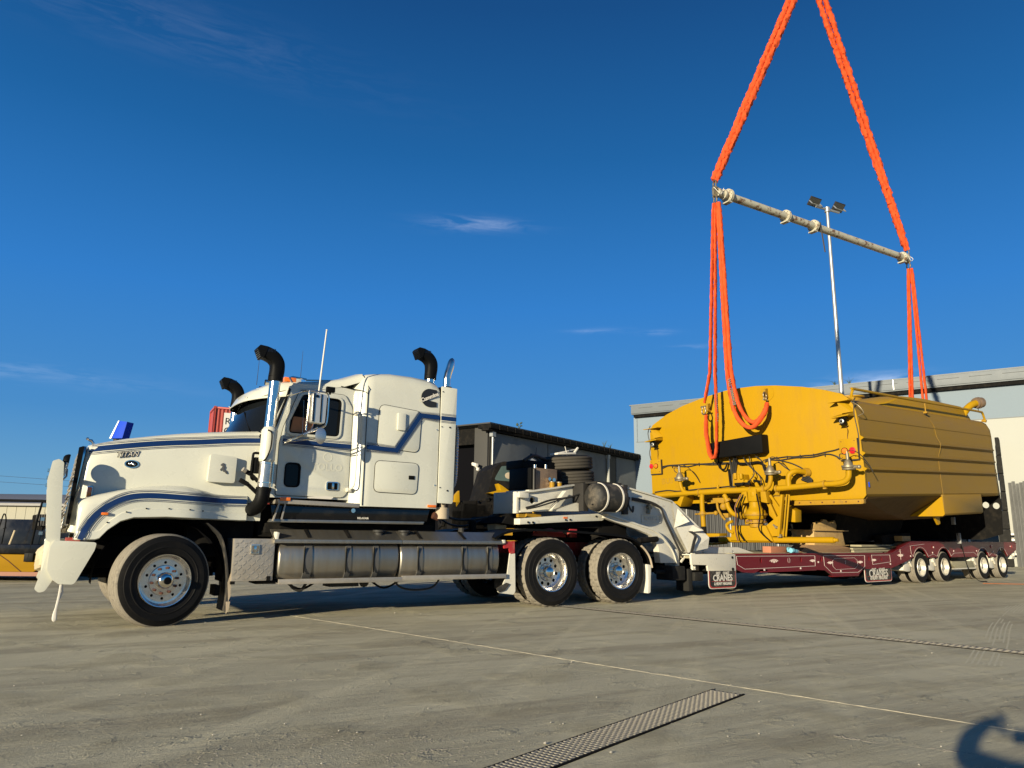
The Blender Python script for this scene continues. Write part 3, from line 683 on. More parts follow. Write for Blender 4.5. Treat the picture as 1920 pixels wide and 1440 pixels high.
# --- bull bar
bb = sub('bull_bar', TR)
post = rounded([(-1.12, .92), (-1.155, .66), (-1.205, .435), (-1.165, .40), (-1.11, .405), (-1.04, .54), (-1.00, .70), (-1.03, .96), (-1.075, 1.55), (-1.09, 1.79), (-1.14, 1.825), (-1.20, 1.80), (-1.225, 1.58), (-1.16, .95)], [0, .05, .03, .03, .05, .05, 0, 0, .02, .03, .03, .03, .03, .02])
for y0 in (.055, 2.275):
    b = B(); b.plate(post, y0, y0 + .12); obj('bar_post', b, 'white', bb, bevel=.014, seg=3)
wing = rounded([(-1.085, .945), (-.675, .925), (-.69, .84), (-.845, .475), (-.99, .485), (-1.055, .53), (-1.115, .64), (-1.115, .87)], [.03, .03, .04, .05, .04, .04, .05, .05])
for y0 in (.015, 2.32):
    b = B(); b.plate(wing, y0, y0 + .12); obj('bar_wing', b, 'white', bb, bevel=.014, seg=3)
b = B(); b.box(-1.17, -1.08, .16, 2.29, .52, .95); obj('bar_bumper', b, 'white', bb, bevel=.02)
b = B()
for z in (1.05, 1.25, 1.45, 1.66): b.cyl((-1.15, .15, z), (-1.15, 2.3, z), .03, 12)
obj('bar_tubes', b, 'chrome', bb)
b = B()
for z in (1.0, 1.15, 1.3, 1.52, 1.6, 1.68): b.box(-1.235, -1.2, .07, .16, z, z + .035)
obj('bar_hinge', b, 'chrome', bb)
b = B(); b.lathe([(-.045, 0), (-.045, .075), (-.03, .095), (.0, .105), (.02, .10), (.022, 0)], (0, 0, 0), 'x', 28)
for i, v in enumerate(b.v):
    x, y, z = v; b.v[i] = (-1.065 + x + z * .12, .20 + y * .85, 1.785 + z * 1.05)
obj('guide_mirror', b, 'black', TR, smooth=45)
b = B(); b.bar((-1.085, .08, 1.64), (-1.06, .10, 1.79), .02, .03); b.tube([(-1.08, .08, 1.6), (-1.05, .1, 1.64), (-1.05, .15, 1.72)], .01, 8); obj('mirror_bracket', b, 'galv', TR)
b = B(); b.tube(smooth_path([(-.965, .03, .48), (-.97, .03, .35), (-.985, .02, .2), (-.985, .02, .10)], 5), [.012] * 10 + [.017, .02, .022, .023, .02, .01], 8, flat=.5); b.tube(smooth_path([(-.955, .05, .48), (-.945, .05, .40), (-.96, .04, .33)], 4), .01, 6); obj('hanging_strap', b, 'text_white', TR)
b = B(); rr_ = random.Random(5)
b.sphere((-1.13, .9, .74), .15, 18, (.55, 3.4, 1))
for i, v in enumerate(b.v):
    q = Vector(v); k = noise.noise(q * 9) * .05; b.v[i] = (v[0] + k * 1.2 - .02, v[1], v[2] + k)
obj('canvas_cover', b, 'canvas', TR, smooth=25)
# --- mud flap behind the front wheel
b = B()
secs = [[(u, y, z) for y in (.06, .58)] for u, z in smooth_path([(.50, 1.16, 0), (.60, 1.02, 0), (.68, .80, 0), (.735, .55, 0), (.745, .3, 0), (.73, .12, 0)], 4) for u, z in [(u, z)]] if False else [[(p.x, y, p.y) for y in (.06, .58)] + [(p.x + .012, y, p.y) for y in (.58, .06)] for p in smooth_path([(.46, 1.16, 0), (.62, 1.02, 0), (.70, .80, 0), (.745, .55, 0), (.76, .3, 0), (.75, .12, 0)], 4)]
b.ring(secs); obj('mudflap', b, 'flap', TR)
b = B(); b.plate([(.755, .46), (.785, .58), (.80, .30), (.78, .24)], .055, .065); b.plate([(.755, .24), (.80, .24), (.79, .14), (.765, .10)], .05, .065); obj('mudflap_edge', b, 'tanflap', TR)
for k, y in enumerate((.055, 2.395)):
    b = B(); b.box(.67, .74, y, y + .02, .2, .45) if k else b.box(.64, .70, .2, .5, .3, .42)
    obj('splash_plate', b, 'blackmatt', TR)
# --- cab
CY = .20
def ycab(u, z): return CY
def yslp(u, z): return .05
cab = sub('cab', TR)
door_o = rounded([(1.27, 1.53), (2.17, 1.53), (2.235, 1.62), (2.235, 2.75), (2.12, 2.93), (1.49, 2.935), (1.31, 2.42), (1.27, 2.2)], [.03, .10, .06, .12, .08, .10, .1, .05])
win = rounded([(1.375, 2.345), (2.05, 2.345), (2.065, 2.86), (1.53, 2.875), (1.385, 2.50)], [.05, .06, .07, .07, .06])
low = rounded([(1.37, 1.645), (1.565, 1.645), (1.565, 1.95), (1.37, 1.95)], .06)
for s_ in (0, 1):
    y0 = CY if s_ == 0 else 2 * YC - CY - .05
    # side shell behind door
    b = B(); b.plate([(1.08, 1.5), (2.33, 1.5), (2.33, 3.04), (1.40, 3.02), (1.33, 2.86), (1.14, 2.36), (1.08, 2.3)], y0 + .006, y0 + .05, holes=[win, low]); obj('side_shell', b, 'white', cab, bevel=0)
door = sub('door', TR)
b = B(); b.plate(door_o, CY - .012, CY + .004, holes=[rounded([(p[0], p[1]) for p in win], 0), low]); obj('door_skin', b, 'white', door, bevel=.003)
def frame2(name, pts, grow, w, y0, y1, mat, parent):
    cx = sum(p[0] for p in pts) / len(pts); cz = sum(p[1] for p in pts) / len(pts)
    def off(d):
        out = []; n = len(pts)
        for i in range(n):
            a = Vector(pts[i - 1]); b_ = Vector(pts[i]); c = Vector(pts[(i + 1) % n]); t = (c - a)
            if t.length < 1e-7: t = Vector((1, 0))
            t.normalize(); nn = Vector((t.y, -t.x))
            if nn.dot(b_ - Vector((cx, cz))) < 0: nn = -nn
            out.append(tuple(b_ + nn * d))
        return out
    b = B(); b.plate(off(grow + w), y0, y1, holes=[off(grow)]); return obj(name, b, mat, parent, bevel=min(.006, w * .25))
frame2('window_frame', win, .0, .035, CY - .03, CY - .008, 'white', door)
frame2('window_seal', win, -.012, .014, CY - .032, CY - .004, 'black', door)
frame2('vent_frame', low, -.01, .018, CY - .02, CY - .004, 'black', door)
frame2('door_seam', door_o, -.001, .007, CY - .009, CY + .001, 'black', door)
b = B(); b.plate([(p[0], p[1]) for p in win], CY + .012, CY + .016); obj('window_pane', b, 'glass', door)
b = B(); b.plate(low, CY + .008, CY + .012); obj('window_pane', b, 'glass', door)
b = B(); b.plate(rounded([(1.40, 2.362), (1.70, 2.362), (1.71, 2.56), (1.43, 2.57)], .03), CY + .003, CY + .010); obj('seat_back', b, 'seat', cab)
b = B(); b.bar((1.66, CY - .002, 2.36), (1.79, CY - .002, 2.76), .008, .004); b.bar((1.56, CY - .002, 2.36), (1.55, CY - .002, 2.80), .014, .004); obj('window_divider', b, 'chrome', door)
b = B(); b.plate(rect(1.925, 2.095, 1.615, 1.735, .03), CY - .026, CY - .008, holes=[rect(1.94, 2.08, 1.63, 1.72, .02)]); obj('handle_bezel', b, 'chrome', door, bevel=.003)
b = B(); b.plate(rect(1.935, 2.085, 1.625, 1.725, .02), CY - .02, CY - .008); obj('handle_recess', b, 'black', door)
b = B(); b.box(2.0, 2.03, CY - .035, CY - .015, 1.635, 1.715); obj('door_handle', b, 'chrome', door, bevel=.004)
text('faded_lettering', 'TOLLO', .13, (1.93, CY - .0135, 1.92), 'ghost', door, ext=.0008, bold=.003, sx=1.0)
frame2('faded_emblem', circle2(1.93, 2.06, .05, 24), 0, .014, CY - .0135, CY - .011, 'ghost', door)
# roof of the cab, windscreen, visor, rear
secs = []
for u, z0, ins in ((1.06, 2.955, .25), (1.15, 2.99, .10), (1.3, 3.03, .02), (1.5, 3.06, 0), (1.8, 3.10, 0), (2.1, 3.17, 0), (2.36, 3.27, -.05)):
    yy = CY + ins
    secs.append([(u, y, z) for y, z in ((yy, z0 - .12), (yy + .02, z0 - .05), (yy + .09, z0), (yy + .35, z0 + .045), (YC, z0 + .06), (2 * YC - yy - .35, z0 + .045), (2 * YC - yy - .09, z0), (2 * YC - yy - .02, z0 - .05), (2 * YC - yy, z0 - .12))])
b = B(); b.ring(secs); obj('roof', b, 'white', cab, smooth=50)
b = B(); b.box(1.16, 2.3, CY + .05, 2 * YC - CY - .05, 1.5, 1.56); b.box(2.25, 2.3, CY + .05, 2 * YC - CY - .05, 1.5, 3.0); b.box(1.5, 2.05, 1.5, 2.1, 1.55, 2.6); b.box(1.16, 1.35, CY + .08, 2 * YC - CY - .08, 1.5, 2.3); b.box(1.62, 2.05, CY + .12, 1.0, 1.55, 2.3); b.tube([(1.45, .75, 2.1), (1.5, .75, 2.35)], .02, 6); obj('cab_interior', b, 'dark', cab)
# windscreen : curved, in plan a bow
def ws_plan(t, z):
    """t -1..1 across; returns (u,y)"""
    k = (z - 2.30) / .62
    half = (YC - CY) - .01 * k; y = YC + t * half
    bow = .50 - .10 * k
    return (1.17 + .19 * k - bow * (1 - abs(t) ** 2.6) * .82, y)
secs = []
for i in range(25):
    t = -1 + 2 * i / 24; secs.append([(ws_plan(t, z)[0], ws_plan(t, z)[1], z) for z in (2.30, 2.45, 2.6, 2.75, 2.92)])
b = B(); b.sheetloft(secs); obj('windscreen', b, 'glass', cab, smooth=60)
b = B()
for z in (2.30, 2.93): b.tube([(ws_plan(-1 + 2 * i / 24, z)[0] - .004, ws_plan(-1 + 2 * i / 24, z)[1], z) for i in range(25)], .016, 8)
for t in (-1, 1): b.tube([(ws_plan(t, z)[0] - .003, ws_plan(t, z)[1], z) for z in (2.3, 2.6, 2.93)], .016, 8)
obj('windscreen_seal', b, 'black', cab)
b = B()
for t0, t1 in ((-.75, -.35), (.2, .6)):
    b.tube([(ws_plan(t0, 2.34)[0] - .02, ws_plan(t0, 2.34)[1], 2.34), (ws_plan(t1, 2.68)[0] - .02, ws_plan(t1, 2.68)[1], 2.68)], .008, 6)
obj('wiper', b, 'black', cab)
# cowl below windscreen
secs = []
for i in range(17):
    t = -1 + 2 * i / 16; x, y = ws_plan(t, 2.30)
    secs.append([(x - .03, y, 2.31), (x - .06, y, 2.27), (x - .02, y, 2.0), (1.2, y, 2.0), (1.2, y, 2.31)])
b = B(); b.ring(secs); obj('cowl', b, 'black', cab)
b = B(); b.plate([(1.06, 1.5), (1.17, 1.5), (1.17, 2.33), (1.06, 2.36)], CY + .02, 2 * YC - CY - .02); obj('firewall', b, 'white', cab)
# sun visor: a curved white shell over the glass
secs = []
for i in range(25):
    t = -1 + 2 * i / 24
    x1, y1 = ws_plan(t, 2.92); out = .13 * (1 - abs(t) ** 4) + .05
    secs.append([(x1 + .10, y1, 2.99 + .03 * (1 - t * t)), (x1 - .0, y1, 2.975 + .03 * (1 - t * t)), (x1 - out * .60, y1, 2.93), (x1 - out, y1, 2.83 - .04 * (1 - t * t)), (x1 - out + .006, y1, 2.825 - .04 * (1 - t * t)), (x1 - out * .55, y1, 2.915), (x1 + .1, y1, 2.95)])
b = B(); b.ring(secs); obj('sun_visor', b, 'white', cab, smooth=50)
b = B(); b.sheetloft([[(q[4][0] + .004, q[4][1], q[4][2] + .004), (q[5][0] + .004, q[5][1], q[5][2] - .004), (q[6][0], q[6][1], q[6][2] - .004)] for q in secs]); obj('visor_lining', b, 'blackmatt', cab)
b = B()
for t in (-.93, -.5, .5, .93):
    x1, y1 = ws_plan(t, 2.92); b.bar((x1 - .13 if abs(t) < .8 else x1 - .05, y1, 2.82), (ws_plan(t, 2.5)[0] - .02, y1, 2.52 if abs(t) > .8 else 2.86), .012, .012)
obj('visor_stay', b, 'white', cab)
# roof top bits
b = B(); b.box(1.42, 1.60, .55, 1.0, 3.09, 3.16); b.box(1.35, 1.45, 1.35, 1.9, 3.09, 3.17); obj('roof_vent', b, 'white', cab, bevel=.02)
b = B(); b.tube([(1.40, .3, 3.04), (1.36, .3, 3.1), (1.42, .35, 3.13), (1.62, .4, 3.13)], .012, 8); b.tube([(1.62, .42, 3.12), (2.0, .42, 3.16)], .011, 8); b.lathe([(0, .04), (.1, .05), (.22, .065), (.25, .08), (.26, 0)], (1.2, .95, 3.13), 'x', 16); b.lathe([(0, .04), (.1, .05), (.22, .06), (.25, .075), (.26, 0)], (1.25, 1.5, 3.13), 'x', 16); obj('air_horns', b, 'chrome', cab)
b = B(); b.box(1.30, 1.46, .30, .5, 3.05, 3.11); obj('roof_light', b, 'amber', cab, bevel=.01)
for (u, y, z, h, r) in ((1.0, .55, 3.0, .45, .004), (1.62, .7, 3.1, .5, .004)):
    b = B(); b.tube([(u, y, z), (u + .01, y, z + h)], [r, r * .5], 6); obj('aerial', b, 'wire', TR)
b = B(); b.tube([(1.615, -.22, 2.80), (1.66, -.24, 3.68)], [.012, .009], 8); b.sphere((1.661, -.24, 3.69), .013, 6); obj('aerial', b, 'text_white', TR, label='thick white whip aerial')
# door stripe
band([(1.31, 2.235), (1.55, 2.23), (1.9, 2.225), (2.235, 2.222)], lambda u, z: CY, off=.018)
# door sill, step, corner light
b = B(); b.plate([(1.28, 1.475), (2.36, 1.455), (2.36, 1.40), (1.28, 1.42)], .06, .5); obj('door_sill', b, 'aludull', TR, bevel=.008)
b = B(); b.box(1.30, 1.43, .045, .08, 1.455, 1.50); obj('marker_light', b, 'amber', TR, bevel=.006)
b = B(); b.plate(rounded([(1.68, 1.505), (2.0, 1.50), (2.04, 1.53), (1.95, 1.54), (1.7, 1.525)], .01), CY - .03, CY - .015); obj('sill_trim', b, 'text_white', TR)
# grab rail between door and sleeper
b = B(); b.tube(smooth_path([(2.27, .12, 2.68), (2.27, .06, 2.66), (2.275, .045, 2.5), (2.275, .045, 1.8), (2.24, .05, 1.66), (2.22, .12, 1.64)], 5), .011, 8); b.box(2.25, 2.30, .10, .20, 2.66, 2.71); b.box(2.20, 2.25, .10, .20, 1.61, 1.66); obj('grab_rail', b, 'white2', TR)
# --- sleeper
slp = sub('sleeper', TR)
secs = []
def rr_sec(u, y0, zb, zt, sh_in, r):
    pts = [(y0, zb), (y0, zt - sh_in * 1.9), (y0 + sh_in * .10, zt - sh_in * 1.0), (y0 + sh_in * .35, zt - sh_in * .45), (y0 + sh_in * .9, zt - sh_in * .12), (y0 + sh_in * 2.0, zt), (YC, zt + .02)]
    return [(u, y, z) for y, z in pts + [(2 * YC - y, z) for y, z in reversed(pts[:-1])]]
for u, y0, zt, si in ((2.245, .195, 3.08, .12), (2.30, .13, 3.20, .14), (2.36, .07, 3.25, .15), (2.395, .052, 3.275, .16), (2.5, .05, 3.30, .17), (2.75, .05, 3.335, .175), (3.1, .05, 3.335, .175), (3.35, .05, 3.315, .17), (3.46, .05, 3.28, .15), (3.505, .055, 3.22, .12)):
    secs.append(rr_sec(u, y0, 1.42, zt, si, 0))
b = B(); b.ring(secs); obj('sleeper_shell', b, 'white', slp, smooth=38)
b = B(); b.tube(smooth_path([(2.39, .046, 1.43), (2.39, .046, 2.2), (2.39, .046, 2.95), (2.40, .055, 3.05), (2.36, .18, 3.235), (2.36, .4, 3.275)], 4), .005, 5); obj('shell_seam', b, 'blackmatt', slp)
b = B(); b.tube(smooth_path([(2.05, .20, 3.05), (2.2, .19, 3.03), (2.33, .10, 3.0), (2.40, .048, 2.96)], 5), .006, 6); obj('roof_drip_rail', b, 'black', slp)
for nm, o_ in (('locker_door', rounded([(2.56, 2.235), (3.19, 2.195), (3.215, 2.785), (2.575, 2.835)], .09, 5)), ('locker_door', rounded([(2.545, 1.62), (3.18, 1.61), (3.20, 2.04), (2.55, 2.045)], .08, 5))):
    d = sub(nm, slp); b = B(); b.plate(o_, .038, .06); obj('panel', b, 'white', d, bevel=.004)
    frame2('seam', o_, .001, .006, .041, .056, 'black', d)
b = B(); b.box(3.05, 3.14, .028, .05, 1.81, 1.865); obj('latch', b, 'black', slp, bevel=.006)
b = B(); b.plate(rect(2.84, 2.955, 2.49, 2.735, .015), .005, .05); obj('vent_cover', b, 'white', slp, bevel=.012)
b = B()
for (u, z) in ((3.465, 2.55), (3.465, 3.05), (3.46, 1.75), (2.6, 2.3), (3.1, 2.3), (2.75, 1.93), (2.75, 1.7)): b.cyl((u, .04, z), (u, .052, z), .009, 8)
obj('rivets', b, 'chrome', slp)
band([(2.405, 2.222), (2.85, 2.205), (3.20, 2.735), (3.50, 2.728)], yslp, off=.018, parent=slp)
b = B(); b.box(3.36, 3.49, .03, .052, 1.435, 1.47); obj('marker_light', b, 'amber', slp, bevel=.005)
# engine maker's C emblem with name across
emb = sub('emblem', slp)
cc = (3.335, 3.005); Ro, Ri = .135, .042
pts = [(cc[0] + .11, cc[1] + .125)] + arc(cc[0], cc[1], Ro, 80, 280, 18)[0:] + [(cc[0] + .11, cc[1] - .125), (cc[0] + .11, cc[1] - .055)] + arc(cc[0] + .01, cc[1], Ri, 270, 90, 12) + [(cc[0] + .11, cc[1] + .055)]
b = B(); b.plate(pts, .038, .052); obj('letter_plate', b, 'text_black', emb)
b = B(); b.bar((3.20, .036, 2.955), (3.455, .036, 3.075), .004, .058, up=(0, 0, 1)); obj('name_band', b, 'text_black', emb)
text('lettering', 'Cummins', .078, (3.327, .030, 3.014), 'text_white', emb, rot=.44, ext=.0015, bold=.003)
# rear fairing
b = B(); b.plate(rounded([(3.515, 1.50), (3.74, 1.495), (3.755, 1.52), (3.775, 3.19), (3.52, 3.20)], [.01, .03, .03, .01, .01]), .035, .055); b.box(3.755, 3.775, .05, .35, 1.55, 3.18); obj('rear_fairing', b, 'white', TR, bevel=.004)
band([(3.525, 2.728), (3.772, 2.728)], lambda u, z: .035, off=.006)
b = B()
for (u, z) in ((3.67, 2.60), (3.66, 1.68), (3.54, 2.6), (3.54, 1.72), (3.54, 3.12)): b.cyl((u, .026, z), (u, .037, z), .012 if u > 3.6 else .008, 10)
obj('fairing_bolts', b, 'blackmatt', TR)
b = B(); b.box(3.52, 3.60, .12, 2.33, 1.45, 3.2); b.box(3.6, 3.74, .4, .9, 1.3, 3.0); obj('sleeper_back', b, 'blackmatt', TR)
b = B()
hp = [(3.80, .12, 2.66 - 0.0)] + [(3.835 + .012 * math.cos(0), .12, 2.6 - i * .001) for i in range(0)]
path = smooth_path([(3.77, .2, 2.68), (3.83, .16, 2.65), (3.86, .15, 2.55), (3.86, .15, 2.2), (3.85, .15, 1.85), (3.80, .16, 1.72), (3.75, .2, 1.68)], 26)
b.tube(path, [.020 + .005 * (i % 3 == 0) - .003 * (i % 3 == 1) for i in range(len(path))], 8); obj('coiled_air_line', b, 'silverwire', TR)
b = B(); b.cyl((3.64, .14, 1.28), (3.64, .14, 1.44), .10, 20); b.cyl((3.64, .14, 1.44), (3.64, .14, 1.5), .05, 14); obj('exhaust_muffler_end', b, 'tanflap', TR)
b = B(); b.cyl((3.50, .14, 1.33), (3.58, .14, 1.30), .05, 14); obj('exhaust_bend', b, 'nut', TR)
# black glossy skirt under the cab
b = B(); b.plate([(1.22, 1.40), (3.46, 1.415), (3.42, 1.24), (1.25, 1.22)], .17, .20); obj('skirt_panel', b, 'blackgloss', TR, bevel=.004)
b = B(); b.plate([(1.22, 1.225), (3.36, 1.235), (3.34, 1.195), (1.20, 1.185)], .12, .22); obj('skirt_rail', b, 'alu', TR, bevel=.006)
b = B(); b.plate([(1.2, 1.18), (3.6, 1.2), (3.6, 1.08), (1.2, 1.05)], .3, .4); b.box(1.15, 3.7, .45, 2.0, 1.0, 1.42); obj('cab_floor_structure', b, 'blackmatt', TR, bevel=.02)
b = B(); b.bar((1.30, .10, 1.42), (1.24, .10, 1.20), .05, .015, up=(1, 0, 0)); b.bar((1.38, .09, 1.42), (1.345, .09, 1.22), .012, .02, up=(1, 0, 0)); obj('step_bracket', b, 'aludull', TR)
text('lettering', 'RELAXAIR', .036, (2.46, .166, 1.262), 'text_white', TR, ext=.001, bold=.001)
b = B(); b.cyl((2.3, .12, 1.36), (2.3, .22, 1.36), .03, 12); obj('filler_cap', b, 'chrome', TR)
b = B()
pts_y = smooth_path([(1.42, .164, 1.235), (1.55, .164, 1.27), (1.60, .164, 1.33), (1.66, .164, 1.36), (1.76, .164, 1.40), (1.80, .164, 1.39), (1.72, .164, 1.33), (1.67, .164, 1.26), (1.6, .164, 1.235)], 3)
# --- air intakes (snorkels)
def intake(u, y, z0, zpipe, zelb, ztop, parent, full=True):
    it = sub('air_intake', parent)
    b = B(); b.cyl((u, y, z0), (u + .035 * (zelb - z0) , y, zelb), .070, 28); obj('intake_pipe', b, 'chrome', it)
    ue = u + .035 * (zelb - z0)
    h = ztop - zelb
    b = B(); b.cyl((ue, y, zelb - .05), (ue, y, zelb + .005), .094, 24); 
    p = [(ue, y, zelb), (ue + .01, y, zelb + h * .30), (ue, y, zelb + h * .55), (ue - .05, y, zelb + h * .74), (ue - .13, y, zelb + h * .86), (ue - .20, y, zelb + h * .90)]
    secs = []
    P = smooth_path(p, 4)
    for i, q in enumerate(P):
        t = i / (len(P) - 1); a = t * PI / 2 * 1.0
        d = (P[min(i + 1, len(P) - 1)] - P[max(i - 1, 0)]).normalized(); s = Vector((0, 1, 0)); n = s.cross(d).normalized()
        ry, rn = .094 + .006 * t, .094 - .012 * t; pw = 2 + 4 * t
        sec = []
        for j in range(20):
            th = 2 * PI * j / 20; c_, s_ = math.cos(th), math.sin(th)
            sec.append(q + s * (ry * abs(c_) ** (2 / pw) * (1 if c_ >= 0 else -1)) + n * (rn * abs(s_) ** (2 / pw) * (1 if s_ >= 0 else -1)))
        secs.append(sec)
    b.ring(secs); e = P[-1]
    b.plate(rounded([(e.x + .01, e.z - .08), (e.x - .02, e.z - .09), (e.x - .075, e.z + .035), (e.x - .045, e.z + .075), (e.x + .06, e.z + .065)], .01), y - .105, y + .105)
    obj('snorkel_head', b, 'black', it, bevel=0, smooth=40)
    b = B()
    for i in range(9): b.box(e.x + .0 + i * .018, e.x + .008 + i * .018, y - .099, y - .086, e.z + .0, e.z + .045)
    for i in range(5): b.bar((e.x - .030 - i * .009, y, e.z - .072 + i * .022), (e.x - .036 - i * .009, y, e.z - .070 + i * .022), .19, .006)
    obj('snorkel_slats', b, 'blackgloss', it)
    return it
it = intake(1.085, .0, 2.34, 2.34, 3.02, 3.36, TR)
b = B(); b.cyl((1.08, 0, 1.95), (1.09, 0, 2.33), .098, 28); b.lathe([(0, .098), (.02, .085), (.04, .072)], (1.09, 0, 2.33), 'z', 28); b.lathe([(0, .098), (-.02, .09), (-.03, .07)], (1.08, 0, 1.95), 'z', 28); obj('filter_canister', b, 'white', it)
b = B(); b.cyl((1.07, 0, 1.60), (1.08, 0, 1.95), .080, 28); obj('lower_pipe', b, 'steel', it)
b = B()
for z in (1.60, 1.66, 1.90): b.cyl((1.072, 0, z), (1.072, 0, z + .014), .086, 24)
b.cyl((1.17, .0, 1.62), (1.175, 0, 1.93), .008, 6); b.cyl((1.155, -.05, 1.62), (1.16, -.05, 1.93), .007, 6)
obj('pipe_clamp', b, 'chrome', it)
b = B(); b.tube(smooth_path([(1.07, 0, 1.61), (1.065, 0, 1.50), (1.05, .03, 1.42), (1.02, .12, 1.36), (1.0, .28, 1.34)], 5), .088, 20); b.cyl((1.07, 0, 1.565), (1.072, 0, 1.605), .094, 20); obj('rubber_elbow', b, 'black', it)
b = B(); b.tube(smooth_path([(1.04, -.10, 2.32), (1.09, -.115, 2.28), (1.09, -.115, 2.1), (1.05, -.11, 1.97), (1.02, -.09, 1.93)], 5), .009, 8); obj('canister_clip', b, 'blackmatt', it)
b = B(); b.tube(smooth_path([(1.0, .02, 2.03), (.93, .02, 2.03), (.915, .02, 1.98), (.91, .02, 1.75), (.95, .05, 1.70)], 4), .016, 8); b.cyl((.96, .06, 1.78), (.96, .06, 1.98), .05, 14)
obj('bonnet_stay', b, 'black', it)
b = B()
for (z, dx) in ((1.79, 0), (1.66, -.02)): b.bar((.80 + dx, .02, z + .03), (.90 + dx, .02, z - .02), .05, .05); b.bar((.90 + dx, .02, z - .02), (1.03 + dx, .03, z - .13), .04, .04)
obj('catch_arm', b, 'blackmatt', it)
b = B(); b.cyl((.80, -.01, 1.82), (.84, .0, 1.80), .03, 8); obj('catch_rubber', b, 'aludull', it)
it2 = intake(1.10, 2.42, 2.0, 2.0, 3.0, 3.37, TR)
it3 = intake(3.56, .60, 2.5, 2.5, 3.46, 3.83, TR)
b = B(); b.tube(smooth_path([(3.88, .60, 2.6), (3.88, .60, 3.35), (3.89, .60, 3.5), (3.93, .60, 3.64), (3.97, .60, 3.80)], 6), [.060] * 14 + [.060] * 6 + [.058, .055, .048, .035, .012], 20); obj('exhaust_tip', b, 'chrome', TR)
b = B(); b.cyl((3.88, .60, 1.6), (3.88, .60, 3.32), .085, 20); obj('exhaust_guard', b, 'blackmatt', TR)
# --- door mirror
mi = sub('door_mirror', TR)
b = B(); b.plate(rounded([(1.505, 2.43), (1.68, 2.425), (1.69, 2.80), (1.505, 2.82)], .03, 4), -.36, -.24); obj('mirror_head', b, 'mirror', mi, bevel=.02, seg=3)
b = B(); b.plate(rounded([(1.515, 2.44), (1.535, 2.44), (1.535, 2.81), (1.515, 2.81)], .005), -.368, -.355); b.box(1.61, 1.625, -.368, -.36, 2.44, 2.80); b.plate(circle2(1.56, 2.77, .02, 16), -.37, -.355); obj('mirror_trim', b, 'blackgloss', mi)
b = B(); b.tube(smooth_path([(1.33, .19, 2.83), (1.45, -.2, 2.85), (1.6, -.30, 2.845), (1.715, -.30, 2.82), (1.73, -.30, 2.7), (1.72, -.30, 2.45), (1.66, -.30, 2.38), (1.5, -.2, 2.30), (1.33, .18, 2.20)], 5), .011, 8); b.tube([(1.48, -.28, 2.84), (1.47, -.28, 2.33)], .009, 8); b.tube([(1.33, .19, 2.22), (1.62, -.28, 2.38)], .009, 8); b.tube(smooth_path([(1.32, .19, 2.25), (1.38, .1, 2.22), (1.7, -.25, 2.26)], 4), .008, 6); obj('mirror_arm', b, 'chrome', mi)
b = B(); b.lathe([(-.015, 0), (-.015, .06), (-.005, .095), (.02, .085), (.035, .0)], (1.655, -.30, 2.285), 'y', 28)
for i, v in enumerate(b.v):
    x, y, z = v; a = -.55; cx, cy = 1.655, -.30; b.v[i] = (cx + (x - cx) * .75, y, 2.275 + (z - 2.285) * 1.12)
obj('round_mirror', b, 'steel', mi)
b = B(); b.box(1.69, 1.80, -.33, -.27, 2.85, 2.92); b.cyl((1.74, -.3, 2.82), (1.74, -.3, 2.86), .015, 8); obj('camera', b, 'black', mi, bevel=.012)
# --- tool box, fuel tanks
tb = sub('tool_box', TR)
b = B(); b.box(.785, 1.275, .03, .62, .475, .98); obj('box_body', b, 'aludull', tb, bevel=.008)
b = B()
for i in range(9):
    for j in range(9):
        x = .80 + i * .053; z = .50 + j * .053; a = 1 if (i + j) % 2 else -1
        b.bar((x, .0285, z), (x + .036, .0285, z + .036 * a + (0 if a > 0 else .036)), .004, .010)
obj('chequer_pattern', b, 'aludull', tb, kind='stuff')
b = B(); b.plate(rect(.985, 1.085, .795, .91, .01), .012, .03, holes=[rect(1.0, 1.07, .81, .895)]); b.box(1.02, 1.05, .012, .03, .81, .89); obj('latch', b, 'chrome', tb, bevel=.003)
b = B(); b.box(1.20, 1.245, .02, .04, .475, .53); b.box(.78, .83, .02, .2, .44, .475); b.box(1.1, 1.4, .1, .5, .43, .475); obj('bracket', b, 'blackmatt', tb)
def rrsec(u, y0, y1, z0, z1, r, n=8):
    return [(u, y, z) for y, z in rounded([(y0, z0), (y1, z0), (y1, z1), (y0, z1)], r, n)]
